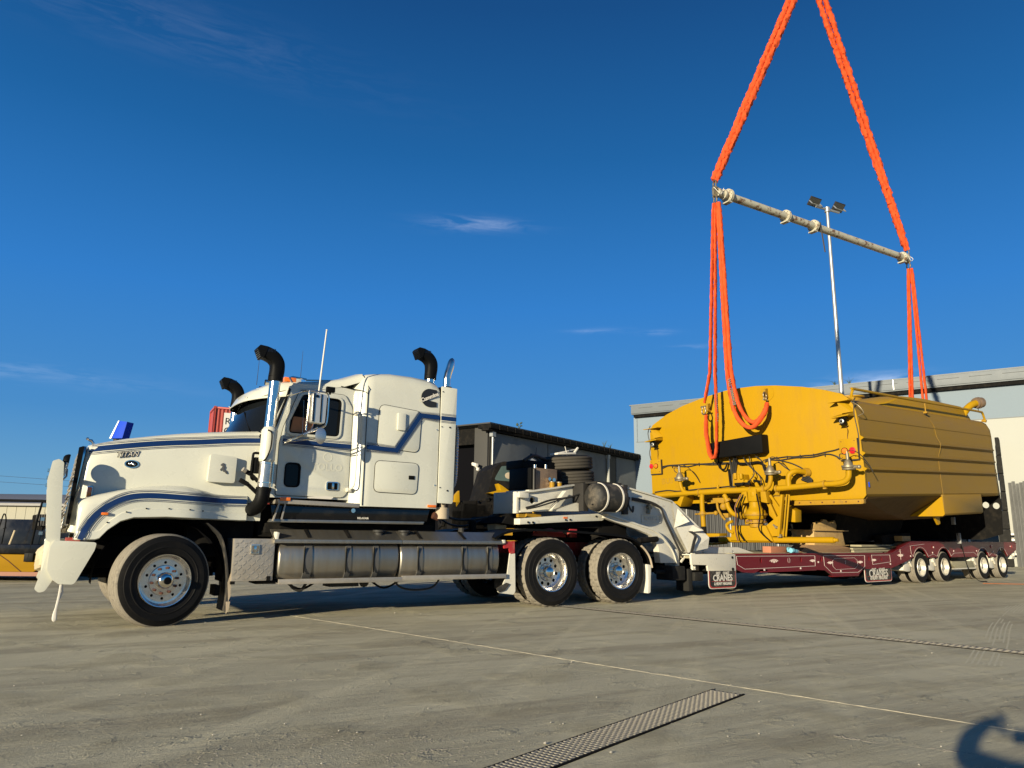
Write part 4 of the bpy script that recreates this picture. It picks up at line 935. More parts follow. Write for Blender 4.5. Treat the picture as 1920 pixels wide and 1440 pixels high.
for k, (u0, u1, straps) in enumerate(((1.325, 2.955, (1.70, 2.235, 2.62)), (2.975, 4.56, (3.27, 3.97, 4.39)))):
    ft = sub('fuel_tank', TR)
    y0, y1, z0, z1, r = .02, .64, .44, 1.0, .45
    b = B(); b.ring([rrsec(u0, y0 + .03, y1 - .03, z0 + .03, z1 - .03, r - .02), rrsec(u0 + .012, y0 + .008, y1, z0 + .008, z1, r), rrsec(u0 + .03, y0, y1, z0, z1, r), rrsec(u1 - .03, y0, y1, z0, z1, r), rrsec(u1 - .012, y0 + .008, y1, z0 + .008, z1, r), rrsec(u1, y0 + .03, y1 - .03, z0 + .03, z1 - .03, r - .02)]); obj('tank_shell', b, 'alu', ft, smooth=40)
    for j, s_ in enumerate(straps):
        w = .05 if j == 0 and k == 0 else .034
        b = B(); o_ = .014
        a_ = [rrsec(u, y0 - o_, y1 + o_, z0 - o_, z1 + o_, r + o_) for u in (s_ - w, s_ - w, s_ + w, s_ + w)]
        in_ = rrsec(s_ - w, y0, y1, z0, z1, r)
        b.ring([[(s_ - w, y, z) for _, y, z in in_], a_[1], a_[2], [(s_ + w, y, z) for _, y, z in in_]], caps=False)
        obj('strap', b, 'strapsteel', ft, smooth=40)
        b = B(); b.box(s_ - w - .008, s_ - w + .004, y0 - .020, y0 - .004, .56, .88); obj('strap_rubber', b, 'black', ft, bevel=.002)
    for cx in ((2.70,) if k == 0 else (3.08,)):
        b = B(); b.cyl((cx, .17, 1.0), (cx, .17, 1.08), .06, 20); b.cyl((cx, .17, 1.08), (cx, .17, 1.11), .085, 12); obj('filler_cap', b, 'flap', ft, bevel=.006)
    # tread plate step along the top
    ua, ub = (1.25, 2.968) if k == 0 else (2.972, 4.60)
    b = B(); b.ring([[(u, y, z) for y, z in ((-.03, .93), (-.03, .975), (.02, .99), (.24, 1.10), (.24, 1.087), (.02, .976), (-.016, .965), (-.016, .93))] for u in (ua, ub)]); obj('step_plate', b, 'alu', ft, bevel=.002)
    b = B(); b.plate([(ua + .01, .93), (ua + .045, .935), (ua + .06, 1.06), (ua + .02, 1.07)], -.02, .12) if k == 0 else b.box(4.57, 4.62, -.035, .0, .945, .995); obj('step_end', b, 'white2', ft, bevel=.01)
    for s_ in straps[:2]:
        b = B(); b.plate([(s_ - .055, 0), (s_ - .02, 0), (s_ + .01, 1), (s_ - .025, 1)], 0, .004, 'xy') if False else b.obox((s_, .13, 1.052), (.022, 0, 0), (0, .10, .05), (0, 0, .004)); obj('step_clip', b, 'blackmatt', ft)
    ra, rb, rzz = (1.335, 2.985, .43) if k == 0 else (2.985, 4.64, .445)
    b = B(); b.box(ra, rb, -.04, .0, rzz, rzz + .062); b.box(ra, rb, .0, .20, rzz + .005, rzz + .015); obj('lower_rail', b, 'aludull', ft, bevel=.005)
b = B(); b.cyl((4.05, .3, 1.05), (4.05, .3, 1.16), .045, 10); obj('breather', b, 'flap', TR)
b = B(); b.tube(smooth_path([(3.0, .3, .44), (3.12, .3, .33), (3.35, .3, .29), (3.6, .3, .32), (3.72, .3, .44)], 6), .014, 8); b.tube(smooth_path([(1.55, .3, .44), (1.62, .3, .36), (1.72, .3, .33), (1.78, .3, .42)], 5), .02, 8); b.box(2.1, 2.5, .3, .6, .36, .43); b.sphere((2.65, .5, .40), .07, 10); obj('hose_loop', b, 'wire', TR)
b = B(); b.box(1.3, 3.0, 1.8, 2.4, .45, .98); obj('far_tank', b, 'aludull', TR, bevel=.12)
# --- rear: mudguards, flaps, fifth wheel
gpts = [(4.46, 1.03), (4.60, 1.10), (4.80, 1.145), (5.1, 1.165), (5.5, 1.16), (5.9, 1.15), (6.3, 1.13), (6.68, 1.11), (6.95, 1.085), (7.15, 1.04), (7.32, .96), (7.44, .86), (7.52, .74), (7.555, .60)]
gp = smooth_path([(u, z, 0) for u, z in gpts], 3)
for s_ in (0, 1):
    y0, y1 = (.0, .66) if s_ == 0 else (1.79, 2.45)
    b = B(); b.ring([[(p.x, y0, p.y), (p.x, y1, p.y), (p.x, y1, p.y - .012), (p.x, y0 + .012, p.y - .012), (p.x, y0 + .012, p.y - .035), (p.x, y0, p.y - .035)] for p in gp]); obj('mudguard', b, 'black', TR, smooth=40)
b = B(); b.tube([(p.x, .005, p.y - .04) for p in gp[30:]], .018, 6); obj('mudguard_edge', b, 'tanflap', TR)
b = B(); b.plate([(4.60, .965), (4.80, .98), (4.80, .80), (4.73, .79), (4.70, .88), (4.62, .87)], -.005, .03); b.box(4.44, 4.62, .2, .6, .98, 1.03); obj('guard_bracket', b, 'redpaint', TR)
b = B(); b.plate(rounded([(4.72, .80), (4.81, .80), (4.825, .25), (4.79, .205), (4.55, .235), (4.52, .255), (4.60, .34), (4.68, .50)], [0, .01, .03, .03, .03, .01, .05, .1]), .0, .02); obj('mudflap', b, 'white2', TR, label='white front mudflap of the drive wheels')
b = B(); b.box(4.83, 4.84, .02, .62, .25, .8); obj('mudflap', b, 'flap', TR)
b = B(); b.plate([(4.50, .30), (4.66, .38), (4.72, .36), (4.64, .27), (4.54, .24)], -.02, .03); obj('torn_rubber', b, 'flap', TR, bevel=.01)
b = B(); b.plate(rounded([(7.44, .62), (7.53, .60), (7.50, .16), (7.44, .14), (7.455, .35)], .015), .0, .66); obj('mudflap', b, 'white2', TR, bevel=.004)
fw = sub('fifth_wheel', TR)
b = B(); b.cyl((6.15, YC, 1.14), (6.15, YC, 1.20), .46, 36); b.plate([(6.3, .8), (7.1, .95), (7.1, 1.5), (6.3, 1.65)], 1.12, 1.18, 'xy'); obj('turntable_plate', b, 'blackmatt', fw)
b = B(); b.box(5.8, 6.5, .8, 1.65, .98, 1.13); b.plate([(5.5, .98), (5.75, 1.12), (6.5, 1.12), (6.9, .98)], .78, .82); obj('turntable_base', b, 'blackmatt', fw, bevel=.01)
b = B(); b.plate(rounded([(5.55, 1.06), (5.7, 1.15), (5.95, 1.19), (6.2, 1.12), (6.3, 1.04)], .03), .70, .76); b.box(6.35, 6.5, .70, .78, 1.04, 1.18); obj('turntable_jaw', b, 'redpaint', fw, bevel=.005)
b = B(); b.cyl((4.98, 1.0, 1.20), (5.10, 1.0, 1.20), .13, 24); b.lathe([(0, .13), (.05, .145), (.09, .13), (.12, .08), (.13, 0)], (5.10, 1.0, 1.20), 'x', 24); obj('air_cleaner', b, 'canvas', TR)
b = B(); b.box(3.7, 5.6, .85, 1.6, .98, 1.06); b.box(4.6, 4.75, .9, 1.2, 1.05, 1.12); obj('deck_plate', b, 'blackmatt', TR, bevel=.01)
b = B(); b.tube(smooth_path([(3.75, .9, 1.9), (3.95, .95, 1.5), (4.3, 1.0, 1.3), (5.0, 1.1, 1.35), (5.6, 1.2, 1.5)], 6), .018, 8); b.tube(smooth_path([(3.75, 1.2, 1.9), (4.1, 1.2, 1.35), (4.6, 1.2, 1.2), (5.4, 1.25, 1.5)], 6), .016, 8); obj('trailer_hose', b, 'wire', TR)
b = B(); b.tube([(5.93, .62, .90), (5.98, .60, 1.02)], .05, 12); obj('shock_absorber', b, 'redpaint', TR)
# wheels
w_ = wheel(TR, .052, -.05, .505, T_FR, RIM_F, HUB_F, (NUT, 10, .142, .03), back_=BACK); w_.rotation_euler = (0, 0, math.radians(14))
w_ = wheel(TR, .0, 2.45, .505, T_FR, RIM_F, HUB_F, far=True, back_=BACK); w_.rotation_euler = (0, 0, PI + math.radians(14))
for u in (5.495, 6.885):
    wheel(TR, u, .0, .515, T_DR, RIM_D, HUB_D, (NUTC, 10, .115, .14), back_=BACK, a0=u)
    wheel(TR, u, .315, .515, T_DR, RIM_D, a0=.3)
    wheel(TR, u, 2.45, .515, T_DR, RIM_D, HUB_D, far=True, back_=BACK)
    wheel(TR, u, 2.135, .515, T_DR, RIM_D, far=True)

# ------------------------------------------------------------------ low loader trailer (u along, y across, near side y=0)
LL = thing('low_loader_trailer', 'low loader trailer with maroon side beams and white gooseneck behind the truck', 'trailer', (10.615, 19.234, 0), rz(52.825))
WU = (-.06, 1.30, 3.83, 5.19)
bot = [(-7.83, .48), (-7.62, .415), (-7.25, .392), (-7.14, .415), (-7.04, .455), (-6.82, .455), (-6.70, .40), (-5.05, .42), (-4.62, .40), (-4.36, .275), (-3.25, .27), (-2.97, .42), (-1.64, .42), (-.62, .62), (-.50, .66)]
def arch(cu): return arc(cu, .40, .475, 150, 30, 8)
bt = list(bot)
for cu in WU: bt += [(a, z) for a, z in arch(cu) if z > .62]
bt += [(6.28, .80)]
top = [(6.37, .88), (6.38, 1.02), (6.25, 1.05), (-.56, 1.03), (-1.60, .755), (-7.83, .755)]
holes = [[(cx + .035 * math.cos(a * PI / 8), .635 + .055 * math.sin(a * PI / 8)) for a in range(16)] for cx in (-7.0, -5.57, -4.78, -2.72)] + [[(-2.12 + .03 * math.cos(a * PI / 8), .62 + .05 * math.sin(a * PI / 8)) for a in range(16)]] + [[(cx + .032 * math.cos(a * PI / 8), .90 + .05 * math.sin(a * PI / 8)) for a in range(16)] for cx in (-.42, .62, 2.4)]
sb = sub('side_beam', LL)
b = B(); b.plate(bt + top, .0, .03, holes=holes); obj('beam_web', b, 'maroon', sb, bevel=0)
b = B(); b.plate(top[:5][::-1] + [(-7.83, .755), (-7.83, .74), (-1.595, .74), (-.555, 1.012), (6.23, 1.032)], -.012, .12) if False else b.plate([(-7.83, .74), (-1.60, .74), (-.56, 1.015), (6.25, 1.035), (6.36, 1.01), (6.385, 1.03), (6.26, 1.058), (-.565, 1.04), (-1.61, .765), (-7.83, .765)], -.015, .14); obj('top_flange', b, 'maroon', sb, bevel=.003)
b = B(); b.plate([(-7.0, .40), (-5.0, .405), (-5.0, .425), (-7.0, .42)], -.01, .10); b.plate([(-4.34, .255), (-3.25, .25), (-3.24, .275), (-4.36, .28)], -.01, .10); b.plate([(-2.97, .405), (-1.64, .405), (-.62, .605), (-.62, .625), (-1.64, .425), (-2.97, .425)], -.01, .10); obj('bottom_flange', b, 'maroon', sb, bevel=.003)
b = B(); b.plate(bt + top, 2.47, 2.50); obj('side_beam', b, 'maroon', LL, bevel=0)
def pin(pts, closed=True, w=.008):
    b = B(); P = [(u, -.0035, z) for u, z in pts]
    if closed: P = P + [P[0]]
    for p, q in zip(P, P[1:]): b.bar(p, q, .004, w, up=(Vector((0, 1, 0)).cross(Vector(q) - Vector(p))).normalized())
    obj('pinstripe', b, 'pin', sb, smooth=0)
pin([(-7.80, .72), (-5.02, .715), (-5.03, .50), (-7.55, .475), (-7.77, .56)])
pin([(-4.68, .715), (-2.90, .71), (-2.93, .46), (-3.25, .335), (-4.38, .345), (-4.66, .50)])
pin(rounded([(-4.22, .65), (-3.38, .66), (-3.25, .60), (-3.25, .49), (-3.38, .42), (-4.20, .41), (-4.32, .48), (-4.32, .60)], .05), w=.006)
pin([(-2.58, .715), (-1.70, .715), (-1.68, .55), (-2.55, .50)])
pin([(-.60, .93), (-.57, .74)] + [(p[0], p[1] + .03) for p in arch(WU[0])] + [(.62, .72)] + [(p[0], p[1] + .03) for p in arch(WU[1])] + [(1.9, .745), (3.2, .76)] + [(p[0], p[1] + .03) for p in arch(WU[2])] + [(4.5, .75)] + [(p[0], p[1] + .03) for p in arch(WU[3])], closed=False, w=.006)
pin([(-.60, .93), (.2, .98)], closed=False, w=.006)
def scroll(cx, cz, s=1.0):
    b = B()
    def seg(P): 
        b.tube([(cx + x * s, -.004, cz + z * s) for x, z in P], .0042, 5)
    seg([(-.16, 0), (-.10, .003)]); seg([(.16, 0), (.10, .003)])
    for sg in (-1, 1):
        for k in range(3):
            x0 = sg * (.02 + .035 * k); seg([(x0 + .02 * math.cos(a) * sg, .0 + .026 * math.sin(a)) for a in [PI * .2 * i for i in range(8)]])
        seg([(sg * .02, -.03), (sg * .05, .03), (sg * .09, -.02), (sg * .12, .01)])
    seg([(0, .04), (0, -.04)]); obj('scroll_ornament', b, 'pin', sb, smooth=0)
for cx, cz, s in ((-6.55, .62, 1.0), (-5.12, .61, .75), (-4.42, .56, .8), (-3.12, .56, .8), (-2.48, .60, .75)): scroll(cx, cz, s)
scroll(-1.15, .70, 1.0)
b = B(); b.tube([(-1.15, -.004, .60), (-1.15, -.004, .86)], .004, 5); b.tube([(-1.32, -.004, .71), (-.98, -.004, .73)], .004, 5); b.tube([(-1.20, -.004, .80), (-1.10, -.004, .78)], .004, 5); obj('scroll_ornament', b, 'pin', sb)
b = B(); b.plate(rect(-6.08, -5.95, .58, .69, .02), -.004, .0); obj('lettering', b, 'maroon', sb)
text('lettering', '( )', .11, (-6.02, -.004, .635), 'pin', sb, ext=.001)
text('emblem', 'S', .10, (-3.78, -.004, .56), 'pin', sb, ext=.001)
b = B()
for u, z in ((-6.9, .45), (-5.6, .46), (-4.9, .58), (-4.0, .375), (-1.7, .50), (-.62, .68), (.62, .76), (.70, .90), (1.9, .80), (3.4, .80), (4.55, .78), (4.50, .95), (5.9, .93)): b.cyl((u, -.012, z), (u, 0, z), .02, 10)
obj('marker_studs', b, 'pin', sb, kind='stuff')
b = B()
for u in (4.45, 6.0): b.cyl((u, -.014, .92), (u, 0, .92), .045, 14)
obj('round_reflector', b, 'redpaint', sb)
# white front corner and its flap
b = B(); b.plate([(-9.16, .765), (-7.835, .755), (-7.835, .45), (-8.68, .46), (-8.70, .565), (-9.15, .58)], -.01, .03); b.box(-9.16, -7.84, .0, .2, .745, .765); obj('corner_plate', b, 'whitechip', LL, bevel=.004)
b = B(); b.cyl((-7.94, -.02, .70), (-7.94, 0, .70), .025, 10); b.cyl((-7.94, -.02, .48), (-7.94, 0, .48), .03, 10); obj('corner_bolt', b, 'blackmatt', LL)
def sign_flap(u0, u1, z0, z1, nm):
    f = sub('mudflap', LL); cx = (u0 + u1) / 2; w = u1 - u0; h = z1 - z0
    o = lambda d: rounded([(u0 + d, z1), (u1 - d, z1), (u1 - d, z0 + d), (u0 + d, z0 + d)], [.0, .0, .09, .09], 5)
    b = B(); b.plate(o(0), -.002, .008); obj('flap_sheet', b, 'text_white', f)
    b = B(); b.plate(o(.012), -.005, -.003); obj('flap_border', b, 'text_red', f)
    b = B(); b.plate(o(.035), -.008, -.006); obj('flap_face', b, 'flap', f)
    k = w / .80
    text('lettering', 'EAST     COAST', .070 * k, (cx, -.0095, z1 - h * .15), 'text_white', f, ext=.001, bold=.002, sx=.80)
    text('lettering', 'CRANES', .155 * k, (cx, -.0095, z1 - h * .42), 'text_white', f, ext=.001, bold=.004, sx=.98)
    b = B(); b.box(cx - .32 * k, cx + .32 * k, -.010, -.008, z1 - h * .60, z1 - h * .575); obj('underline', b, 'text_red', f)
    text('lettering', '& HEAVY HAULAGE', .072 * k, (cx, -.0095, z1 - h * .73), 'text_white', f, ext=.001, bold=.002, sx=.80)
    return f
f1 = sign_flap(-8.67, -7.835, .13, .46, 'a'); f2 = sign_flap(-2.96, -1.68, .10, .42, 'b')
# deck and underframe
b = B(); b.plate([(-9.1, .69), (-1.58, .70), (-.56, .975), (6.3, .99), (6.3, 1.035), (-.58, 1.02), (-1.62, .745), (-9.1, .745)], .035, 2.465); obj('deck', b, 'woodgrey', LL)
for i in range(9):
    b = B(); b.box(-7.7, -1.7, .16 + i * .245, .38 + i * .245, .746, .775); obj('deck_board', b, 'woodgrey', LL)
b = B()
for y in (.75, 1.65): b.box(-9.0, 6.2, y, y + .1, .35, .69)
for i in range(14): b.box(-8.6 + i * .75, -8.52 + i * .75, .04, 2.46, .45, .69)
b.box(-3.2, -1.7, .1, 2.4, .2, .5)
obj('underframe', b, 'blackmatt', LL)
b = B()
for cu in WU:
    b.cyl((cu, .1, .395), (cu, 2.4, .395), .055, 12)
obj('axles', b, 'blackmatt', LL)
for cu in WU:
    b = B(); b.plate(rounded([(cu - .62, .66), (cu - .50, .70), (cu - .44, .52), (cu - .46, .30), (cu - .66, .30), (cu - .86, .33), (cu - .80, .42)], .02), .08, .60); b.box(cu - .56, cu - .48, .04, .3, .50, .62); b.cyl((cu - .55, .05, .55), (cu - .55, .2, .55), .05, 10); b.bar((cu - .62, .06, .66), (cu - .42, .06, .42), .04, .05); obj('suspension_arm', b, 'whitechip', LL, bevel=.01)
b = B(); b.plate([(1.82, .46), (1.90, .52), (3.22, .52), (3.30, .40), (3.30, .32), (2.05, .33)], .06, .5); obj('tool_tray', b, 'woodgrey', LL, bevel=.01)
b = B(); b.plate([(1.86, .34), (3.34, .34), (3.34, .31), (1.90, .31)], .03, .55); obj('tray_edge', b, 'whitechip', LL)
b = B(); b.box(6.05, 6.35, .05, .4, .55, .8); b.cyl((6.2, .0, .68), (6.2, .1, .68), .05, 10); obj('rear_coupling', b, 'whitechip', LL, bevel=.02)
for i, cu in enumerate(WU):
    wheel(LL, cu, .0, .392, T_TR, RIM_T, HUB_T, (NUTC, 8, .085, .11), back_=BACK_T, a0=i * .7)
    wheel(LL, cu, .27, .392, T_TR, RIM_T, a0=i)
    wheel(LL, cu, 2.50, .392, T_TR, RIM_T, far=True, back_=BACK_T)
    wheel(LL, cu, 2.23, .392, T_TR, RIM_T, far=True)
# --- gooseneck
gn = sub('gooseneck', LL)
side_ = [(-10.62, 1.93), (-9.28, 1.715), (-8.90, 1.50), (-8.62, 1.17), (-8.45, 1.05), (-8.53, .88), (-9.05, .79), (-9.16, .62), (-9.73, .61), (-9.77, .90), (-9.90, 1.13), (-10.2, 1.24), (-10.9, 1.42), (-11.3, 1.50), (-11.3, 1.80)]
b = B(); b.plate(side_, .32, .36); b.plate(side_, 2.14, 2.18)
obj('neck_side_plate', b, 'white2', gn, bevel=.006)
b = B(); b.ring([[(u, y, z) for y, z in ((.30, 0), (.44, 0), (.44, .03), (.30, .03))] if False else [(u, .29, z), (u, .50, z + .004), (u, .50, z + .034), (u, .29, z + .03)] for u, z in ((-11.3, 1.80), (-10.62, 1.93), (-9.95, 1.83), (-9.28, 1.715))]); obj('top_flange', b, 'white2', gn, bevel=.004)
# faceted nose : wide gusset at the bottom right
b = B()
nA = [(-9.28, .30, 1.72), (-8.98, .30, 1.55), (-8.70, .16, 1.24), (-8.45, .06, 1.06), (-8.52, .06, .875), (-9.08, .06, .79)]
b.add([(-9.28, .29, 1.74), (-8.78, .29, 1.43), (-8.47, .10, 1.07), (-8.52, .10, .87), (-9.10, .10, .79), (-9.20, .29, 1.25), (-9.28, 2.2, 1.74), (-8.78, 2.2, 1.43), (-8.47, 2.4, 1.07), (-8.52, 2.4, .87), (-9.1, 2.4, .79)], [(0, 1, 5), (1, 2, 5), (2, 3, 4, 5), (0, 6, 7, 1), (1, 7, 8, 2), (2, 8, 9, 3), (3, 9, 10, 4)]); obj('neck_nose', b, 'white2', gn, smooth=0)
b = B(); b.add([(-9.14, .285, 1.60), (-9.26, .285, 1.24), (-8.98, .14, 1.36), (-9.05, .285, 1.44)], [(0, 1, 2), (0, 2, 3), (1, 3, 2), (0, 3, 1)]); b.add([(-8.78, .25, 1.30), (-8.95, .20, 1.16), (-8.72, .03, 1.20), (-8.62, .16, 1.24)], [(0, 1, 2), (0, 2, 3), (1, 3, 2), (0, 3, 1)]); obj('gusset', b, 'white2', gn, smooth=0)
# curved lower arm : proud flange
armc = [(-11.05, 1.45), (-10.6, 1.36), (-10.25, 1.28), (-9.95, 1.22), (-9.72, 1.12), (-9.52, .96), (-9.38, .80), (-9.30, .60)]
b = B(); b.ring([[(u, .20, z), (u, .34, z), (u, .34, z - .035), (u, .20, z - .035)] for u, z in [(p.x, p.y) for p in smooth_path([(u, z, 0) for u, z in armc], 3)]]); obj('arm_flange', b, 'white2', gn, bevel=.003)
b = B(); b.plate(armc + [(-9.73, .61), (-9.78, .9), (-9.95, 1.10), (-10.3, 1.19), (-10.9, 1.32), (-11.1, 1.38)], .22, .32); obj('lower_arm', b, 'whitechip', gn, bevel=.004)
b = B(); b.tube([(-10.33, .18, 1.0), (-9.86, .18, 1.03)], .05, 12); obj('arm_cylinder', b, 'blackmatt', gn)
# upper beam over the truck
ub = [(-12.74, 1.43), (-11.46, 1.51), (-11.3, 1.52), (-11.3, 1.92), (-11.55, 1.93), (-12.0, 1.86), (-12.47, 1.78), (-12.74, 1.75)]
b = B(); b.plate(ub, .55, .60, holes=[circle2(-12.45, 1.63, .055, 14)]); b.plate(ub, 1.10, 1.15); b.plate([(-12.74, 1.425), (-11.3, 1.52), (-11.3, 1.55), (-12.74, 1.455)], .5, 1.16); b.plate([(-12.76, 1.735), (-12.47, 1.765), (-11.55, 1.91), (-11.55, 1.94), (-12.47, 1.79), (-12.76, 1.76)], .50, 1.16); obj('upper_beam', b, 'white2', gn, bevel=.004)
b = B(); b.box(-12.80, -12.745, .53, 1.16, 1.41, 1.76); b.box(-12.80, -12.60, .45, .55, 1.66, 1.74); obj('beam_end_plate', b, 'white2', gn, bevel=.01)
b = B(); b.bar((-12.18, .42, 1.47), (-11.86, .42, 1.80), .10, .02, up=(1, 0, 0)); b.plate([(-12.15, 1.46), (-11.5, 1.48), (-11.35, 1.56), (-11.6, 1.62)], .40, .55); obj('stiffener', b, 'white2', gn)
b = B(); b.plate([(-11.56, 1.48), (-11.44, 1.48), (-11.42, 1.95), (-11.56, 1.95)], .28, .60); b.plate([(-10.62, 1.45), (-10.50, 1.45), (-10.50, 1.97), (-10.60, 1.97)], .26, .55); obj('tank_bracket', b, 'shedtrim', gn, bevel=.006)
lb = [(-12.86, 1.23), (-12.86, 1.325), (-11.9, 1.40), (-11.15, 1.45), (-10.95, 1.40), (-11.05, 1.33), (-11.9, 1.29)]
b = B(); b.plate(lb, .35, .55); obj('skid_plate', b, 'white2', gn, bevel=.008)
b = B(); b.box(-12.4, -10.9, .5, 2.0, 1.2, 1.34); b.plate([(-13.1, 1.25), (-12.86, 1.22), (-12.86, 1.34), (-13.0, 1.36)], .5, 1.5); b.cyl((-12.4, 1.25, 1.18), (-12.4, 1.25, 1.35), .3, 20); b.box(-11.0, -10.3, .5, 2.0, .6, 1.4); obj('kingpin_structure', b, 'blackmatt', gn, bevel=.01)
b = B(); b.box(-11.95, -11.86, .345, .352, 1.345, 1.375); obj('marker_light', b, 'amber', gn)
for (u, z) in ((-12.7, 1.27), (-12.6, 1.27), (-11.9, 1.325), (-11.8, 1.33), (-11.2, 1.40)):
    b = B(); b.cyl((u, .335, z), (u, .352, z), .016, 8); obj('bolt', b, 'blackmatt', gn)
b = B(); b.cyl((-12.48, .48, 1.42), (-12.48, .48, 1.45), .02, 8); b.box(-12.85, -12.72, .4, .46, 1.345, 1.40); b.box(-12.6, -12.3, .5, .6, 1.355, 1.41); obj('rub_block', b, 'yellow2', gn)
# air tanks
at = sub('air_tank', gn)
b = B(); b.lathe([(-11.64, 0), (-11.63, .10), (-11.60, .19), (-11.56, .225), (-11.53, .235), (-11.02, .235), (-10.96, .22), (-10.92, .12), (-10.91, 0)], (0, .02, 1.705), 'x', 40); obj('tank_shell', b, 'flap', at)
for u in (-11.46, -11.10):
    b = B(); b.lathe([(u - .016, .236), (u - .016, .246), (u + .016, .246), (u + .016, .236)], (0, .02, 1.705), 'x', 40); obj('tank_strap', b, 'text_white', at)
b = B(); b.cyl((-11.65, -.02, 1.58), (-11.6, -.02, 1.58), .012, 8); b.box(-11.5, -10.9, .02, .3, 1.94, 1.97); obj('tank_fitting', b, 'shedtrim', at)
# hoses along the neck, valve and raised lettering
b = B()
for k in range(3): b.tube(smooth_path([(-10.35, .30, 1.75 - k * .02), (-9.90, .28, 1.70 - k * .02), (-9.62, .28, 1.60 - k * .01), (-9.52 - k * .015, .27, 1.42), (-9.30 - k * .015, .25, 1.05), (-9.12 - k * .015, .2, .70)], 6), .012, 6)
b.tube(smooth_path([(-10.42, .30, 1.75), (-10.50, .25, 1.62), (-10.40, .25, 1.50), (-10.35, .28, 1.6)], 5), .018, 6)
for k in range(3): b.tube(smooth_path([(-8.96 - .04 * k, .12, 1.18), (-8.90 - .03 * k, .06, 1.10), (-8.96 - .03 * k, .05, .98), (-9.0 - .03 * k, .08, .80)], 5), .012, 6)
b.tube(smooth_path([(-12.7, .40, 1.50), (-12.5, .38, 1.55), (-12.2, .38, 1.64), (-11.8, .38, 1.70), (-11.5, .38, 1.78)], 6), .018, 6); b.tube(smooth_path([(-12.7, .38, 1.48), (-12.5, .36, 1.52), (-12.2, .36, 1.60), (-11.9, .36, 1.68)], 6), .014, 6)
obj('hoses', b, 'wire', gn)
b = B(); b.cyl((-9.98, .27, 1.60), (-9.98, .2, 1.60), .05, 10); b.cyl((-9.98, .25, 1.55), (-10.0, .25, 1.48), .04, 10); obj('valve', b, 'brassy', gn)
frame2('raised_frame', rect(-10.10, -9.62, 1.33, 1.45, .01), 0, .012, .30, .32, 'white2', gn)
text('raised_lettering', 'TRAILERS', .085, (-9.86, .308, 1.39), 'white2', gn, ext=.006, bold=.003)
b = B()
for i in range(6):
    b.cyl((-8.98, .05, .52 + i * .035), (-8.98, .09, .52 + i * .035), .012, 8)
b.box(-9.02, -8.94, .07, .12, .48, .78); obj('hinge_plate', b, 'whitechip', gn)
b = B(); b.box(-9.12, -9.0, .1, .4, .10, .50); b.box(-9.55, -9.2, .1, .5, .30, .55); b.box(-9.0, -8.75, .05, .3, .28, .44); b.cyl((-9.8, .3, .45), (-9.3, .3, .45), .04, 8); obj('neck_foot', b, 'block', gn, bevel=.02)
b = B(); b.box(-9.30, -9.18, .25, .5, .45, .85); b.bar((-9.2, .2, .62), (-8.98, .2, .80), .03, .04); obj('neck_hook', b, 'whitechip', gn, bevel=.01)
# low white ramp at the deck front
b = B(); b.plate([(-9.0, .765), (-8.55, .885), (-7.30, .885), (-6.74, .765)], .30, 2.2); obj('deck_ramp', b, 'white2', LL, bevel=.006)
b = B(); b.lathe([(0, .028), (.008, .036), (.016, .028), (.008, .022), (0, .028)], (-8.42, .29, .80), 'y', 14); b.lathe([(0, .028), (.008, .036), (.016, .028), (.008, .022), (0, .028)], (-7.5, .29, .79), 'y', 14); obj('lashing_ring', b, 'galv', LL)

# --- loads on the neck : spare tyres, power pack
LLM = Matrix.Translation((10.615, 19.234, 0)) @ Matrix.Rotation(math.radians(90 - 52.825), 4, 'Z')
def on_ll(p): return tuple(LLM @ Vector(p))
LRZ = math.radians(90 - 52.825)
for k, (zz, uu, lab) in enumerate(((1.97, -11.08, 'spare truck tyre lying flat on the gooseneck, lower of the two'), (2.235, -11.12, 'spare truck tyre lying flat on the gooseneck, upper of the two'))):
    st = thing('spare_tyre', lab, 'tyre', on_ll((uu, 1.25, zz)), (0, 0, LRZ), 'spare tyres stacked on the trailer neck')
    w_ = sub('wheel', st, (0, 0, 0), (-PI / 2, math.radians(0), 0)); w_.rotation_euler = Matrix.Rotation(math.radians(-4.5), 4, 'Y').to_3x3().to_4x4().to_euler(); 
    o1 = link('tyre', T_SP, w_); o1.rotation_euler = (PI / 2, 0, 0); o2 = link('rim', RIM_D, w_); o2.rotation_euler = (PI / 2, 0, 0)
b = B(); b.box(-.6, .6, -.65, .65, -.02, .02); b.bar((-.1, -.5, .03), (.5, .5, .03), .1, .04)
t = thing('tyre_tray', 'grey steel tray under the two spare tyres on the neck', 'tray', on_ll((-11.10, 1.25, 1.915)), (0, math.radians(-4.5), LRZ)); obj('tray', b, 'shedtrim', t, bevel=.005)
t = thing('strap_bundle', 'pale strap ratchet and hooks lying on top of the spare tyres', 'strap', on_ll((-11.2, 1.1, 2.52)), (0, math.radians(-5), LRZ))
b = B(); b.box(-.32, .12, -.12, .1, 0, .035); b.bar((-.25, 0, .03), (.25, .05, .10), .05, .02); b.bar((.2, .02, .04), (.30, .02, .13), .04, .03); b.bar((-.05, -.05, .03), (-.08, -.05, .15), .012, .012); obj('ratchet', b, 'text_white', t, bevel=.006)
pp = thing('power_pack', 'dusty silver hydraulic power pack with black hoses ahead of the spare tyres', 'power pack', on_ll((-12.08, 1.0, 1.83)), (0, 0, LRZ))
b = B(); b.box(-.18, .30, -.3, .3, .0, .36); obj('tank_box', b, 'brown', pp, bevel=.015)
b = B(); b.box(-.30, -.19, -.32, .3, 0, .36); b.box(.32, .50, -.2, .45, 0, .38); b.box(-.22, .6, .0, .5, .36, .52); obj('cover', b, 'black', pp, bevel=.03)
b = B()
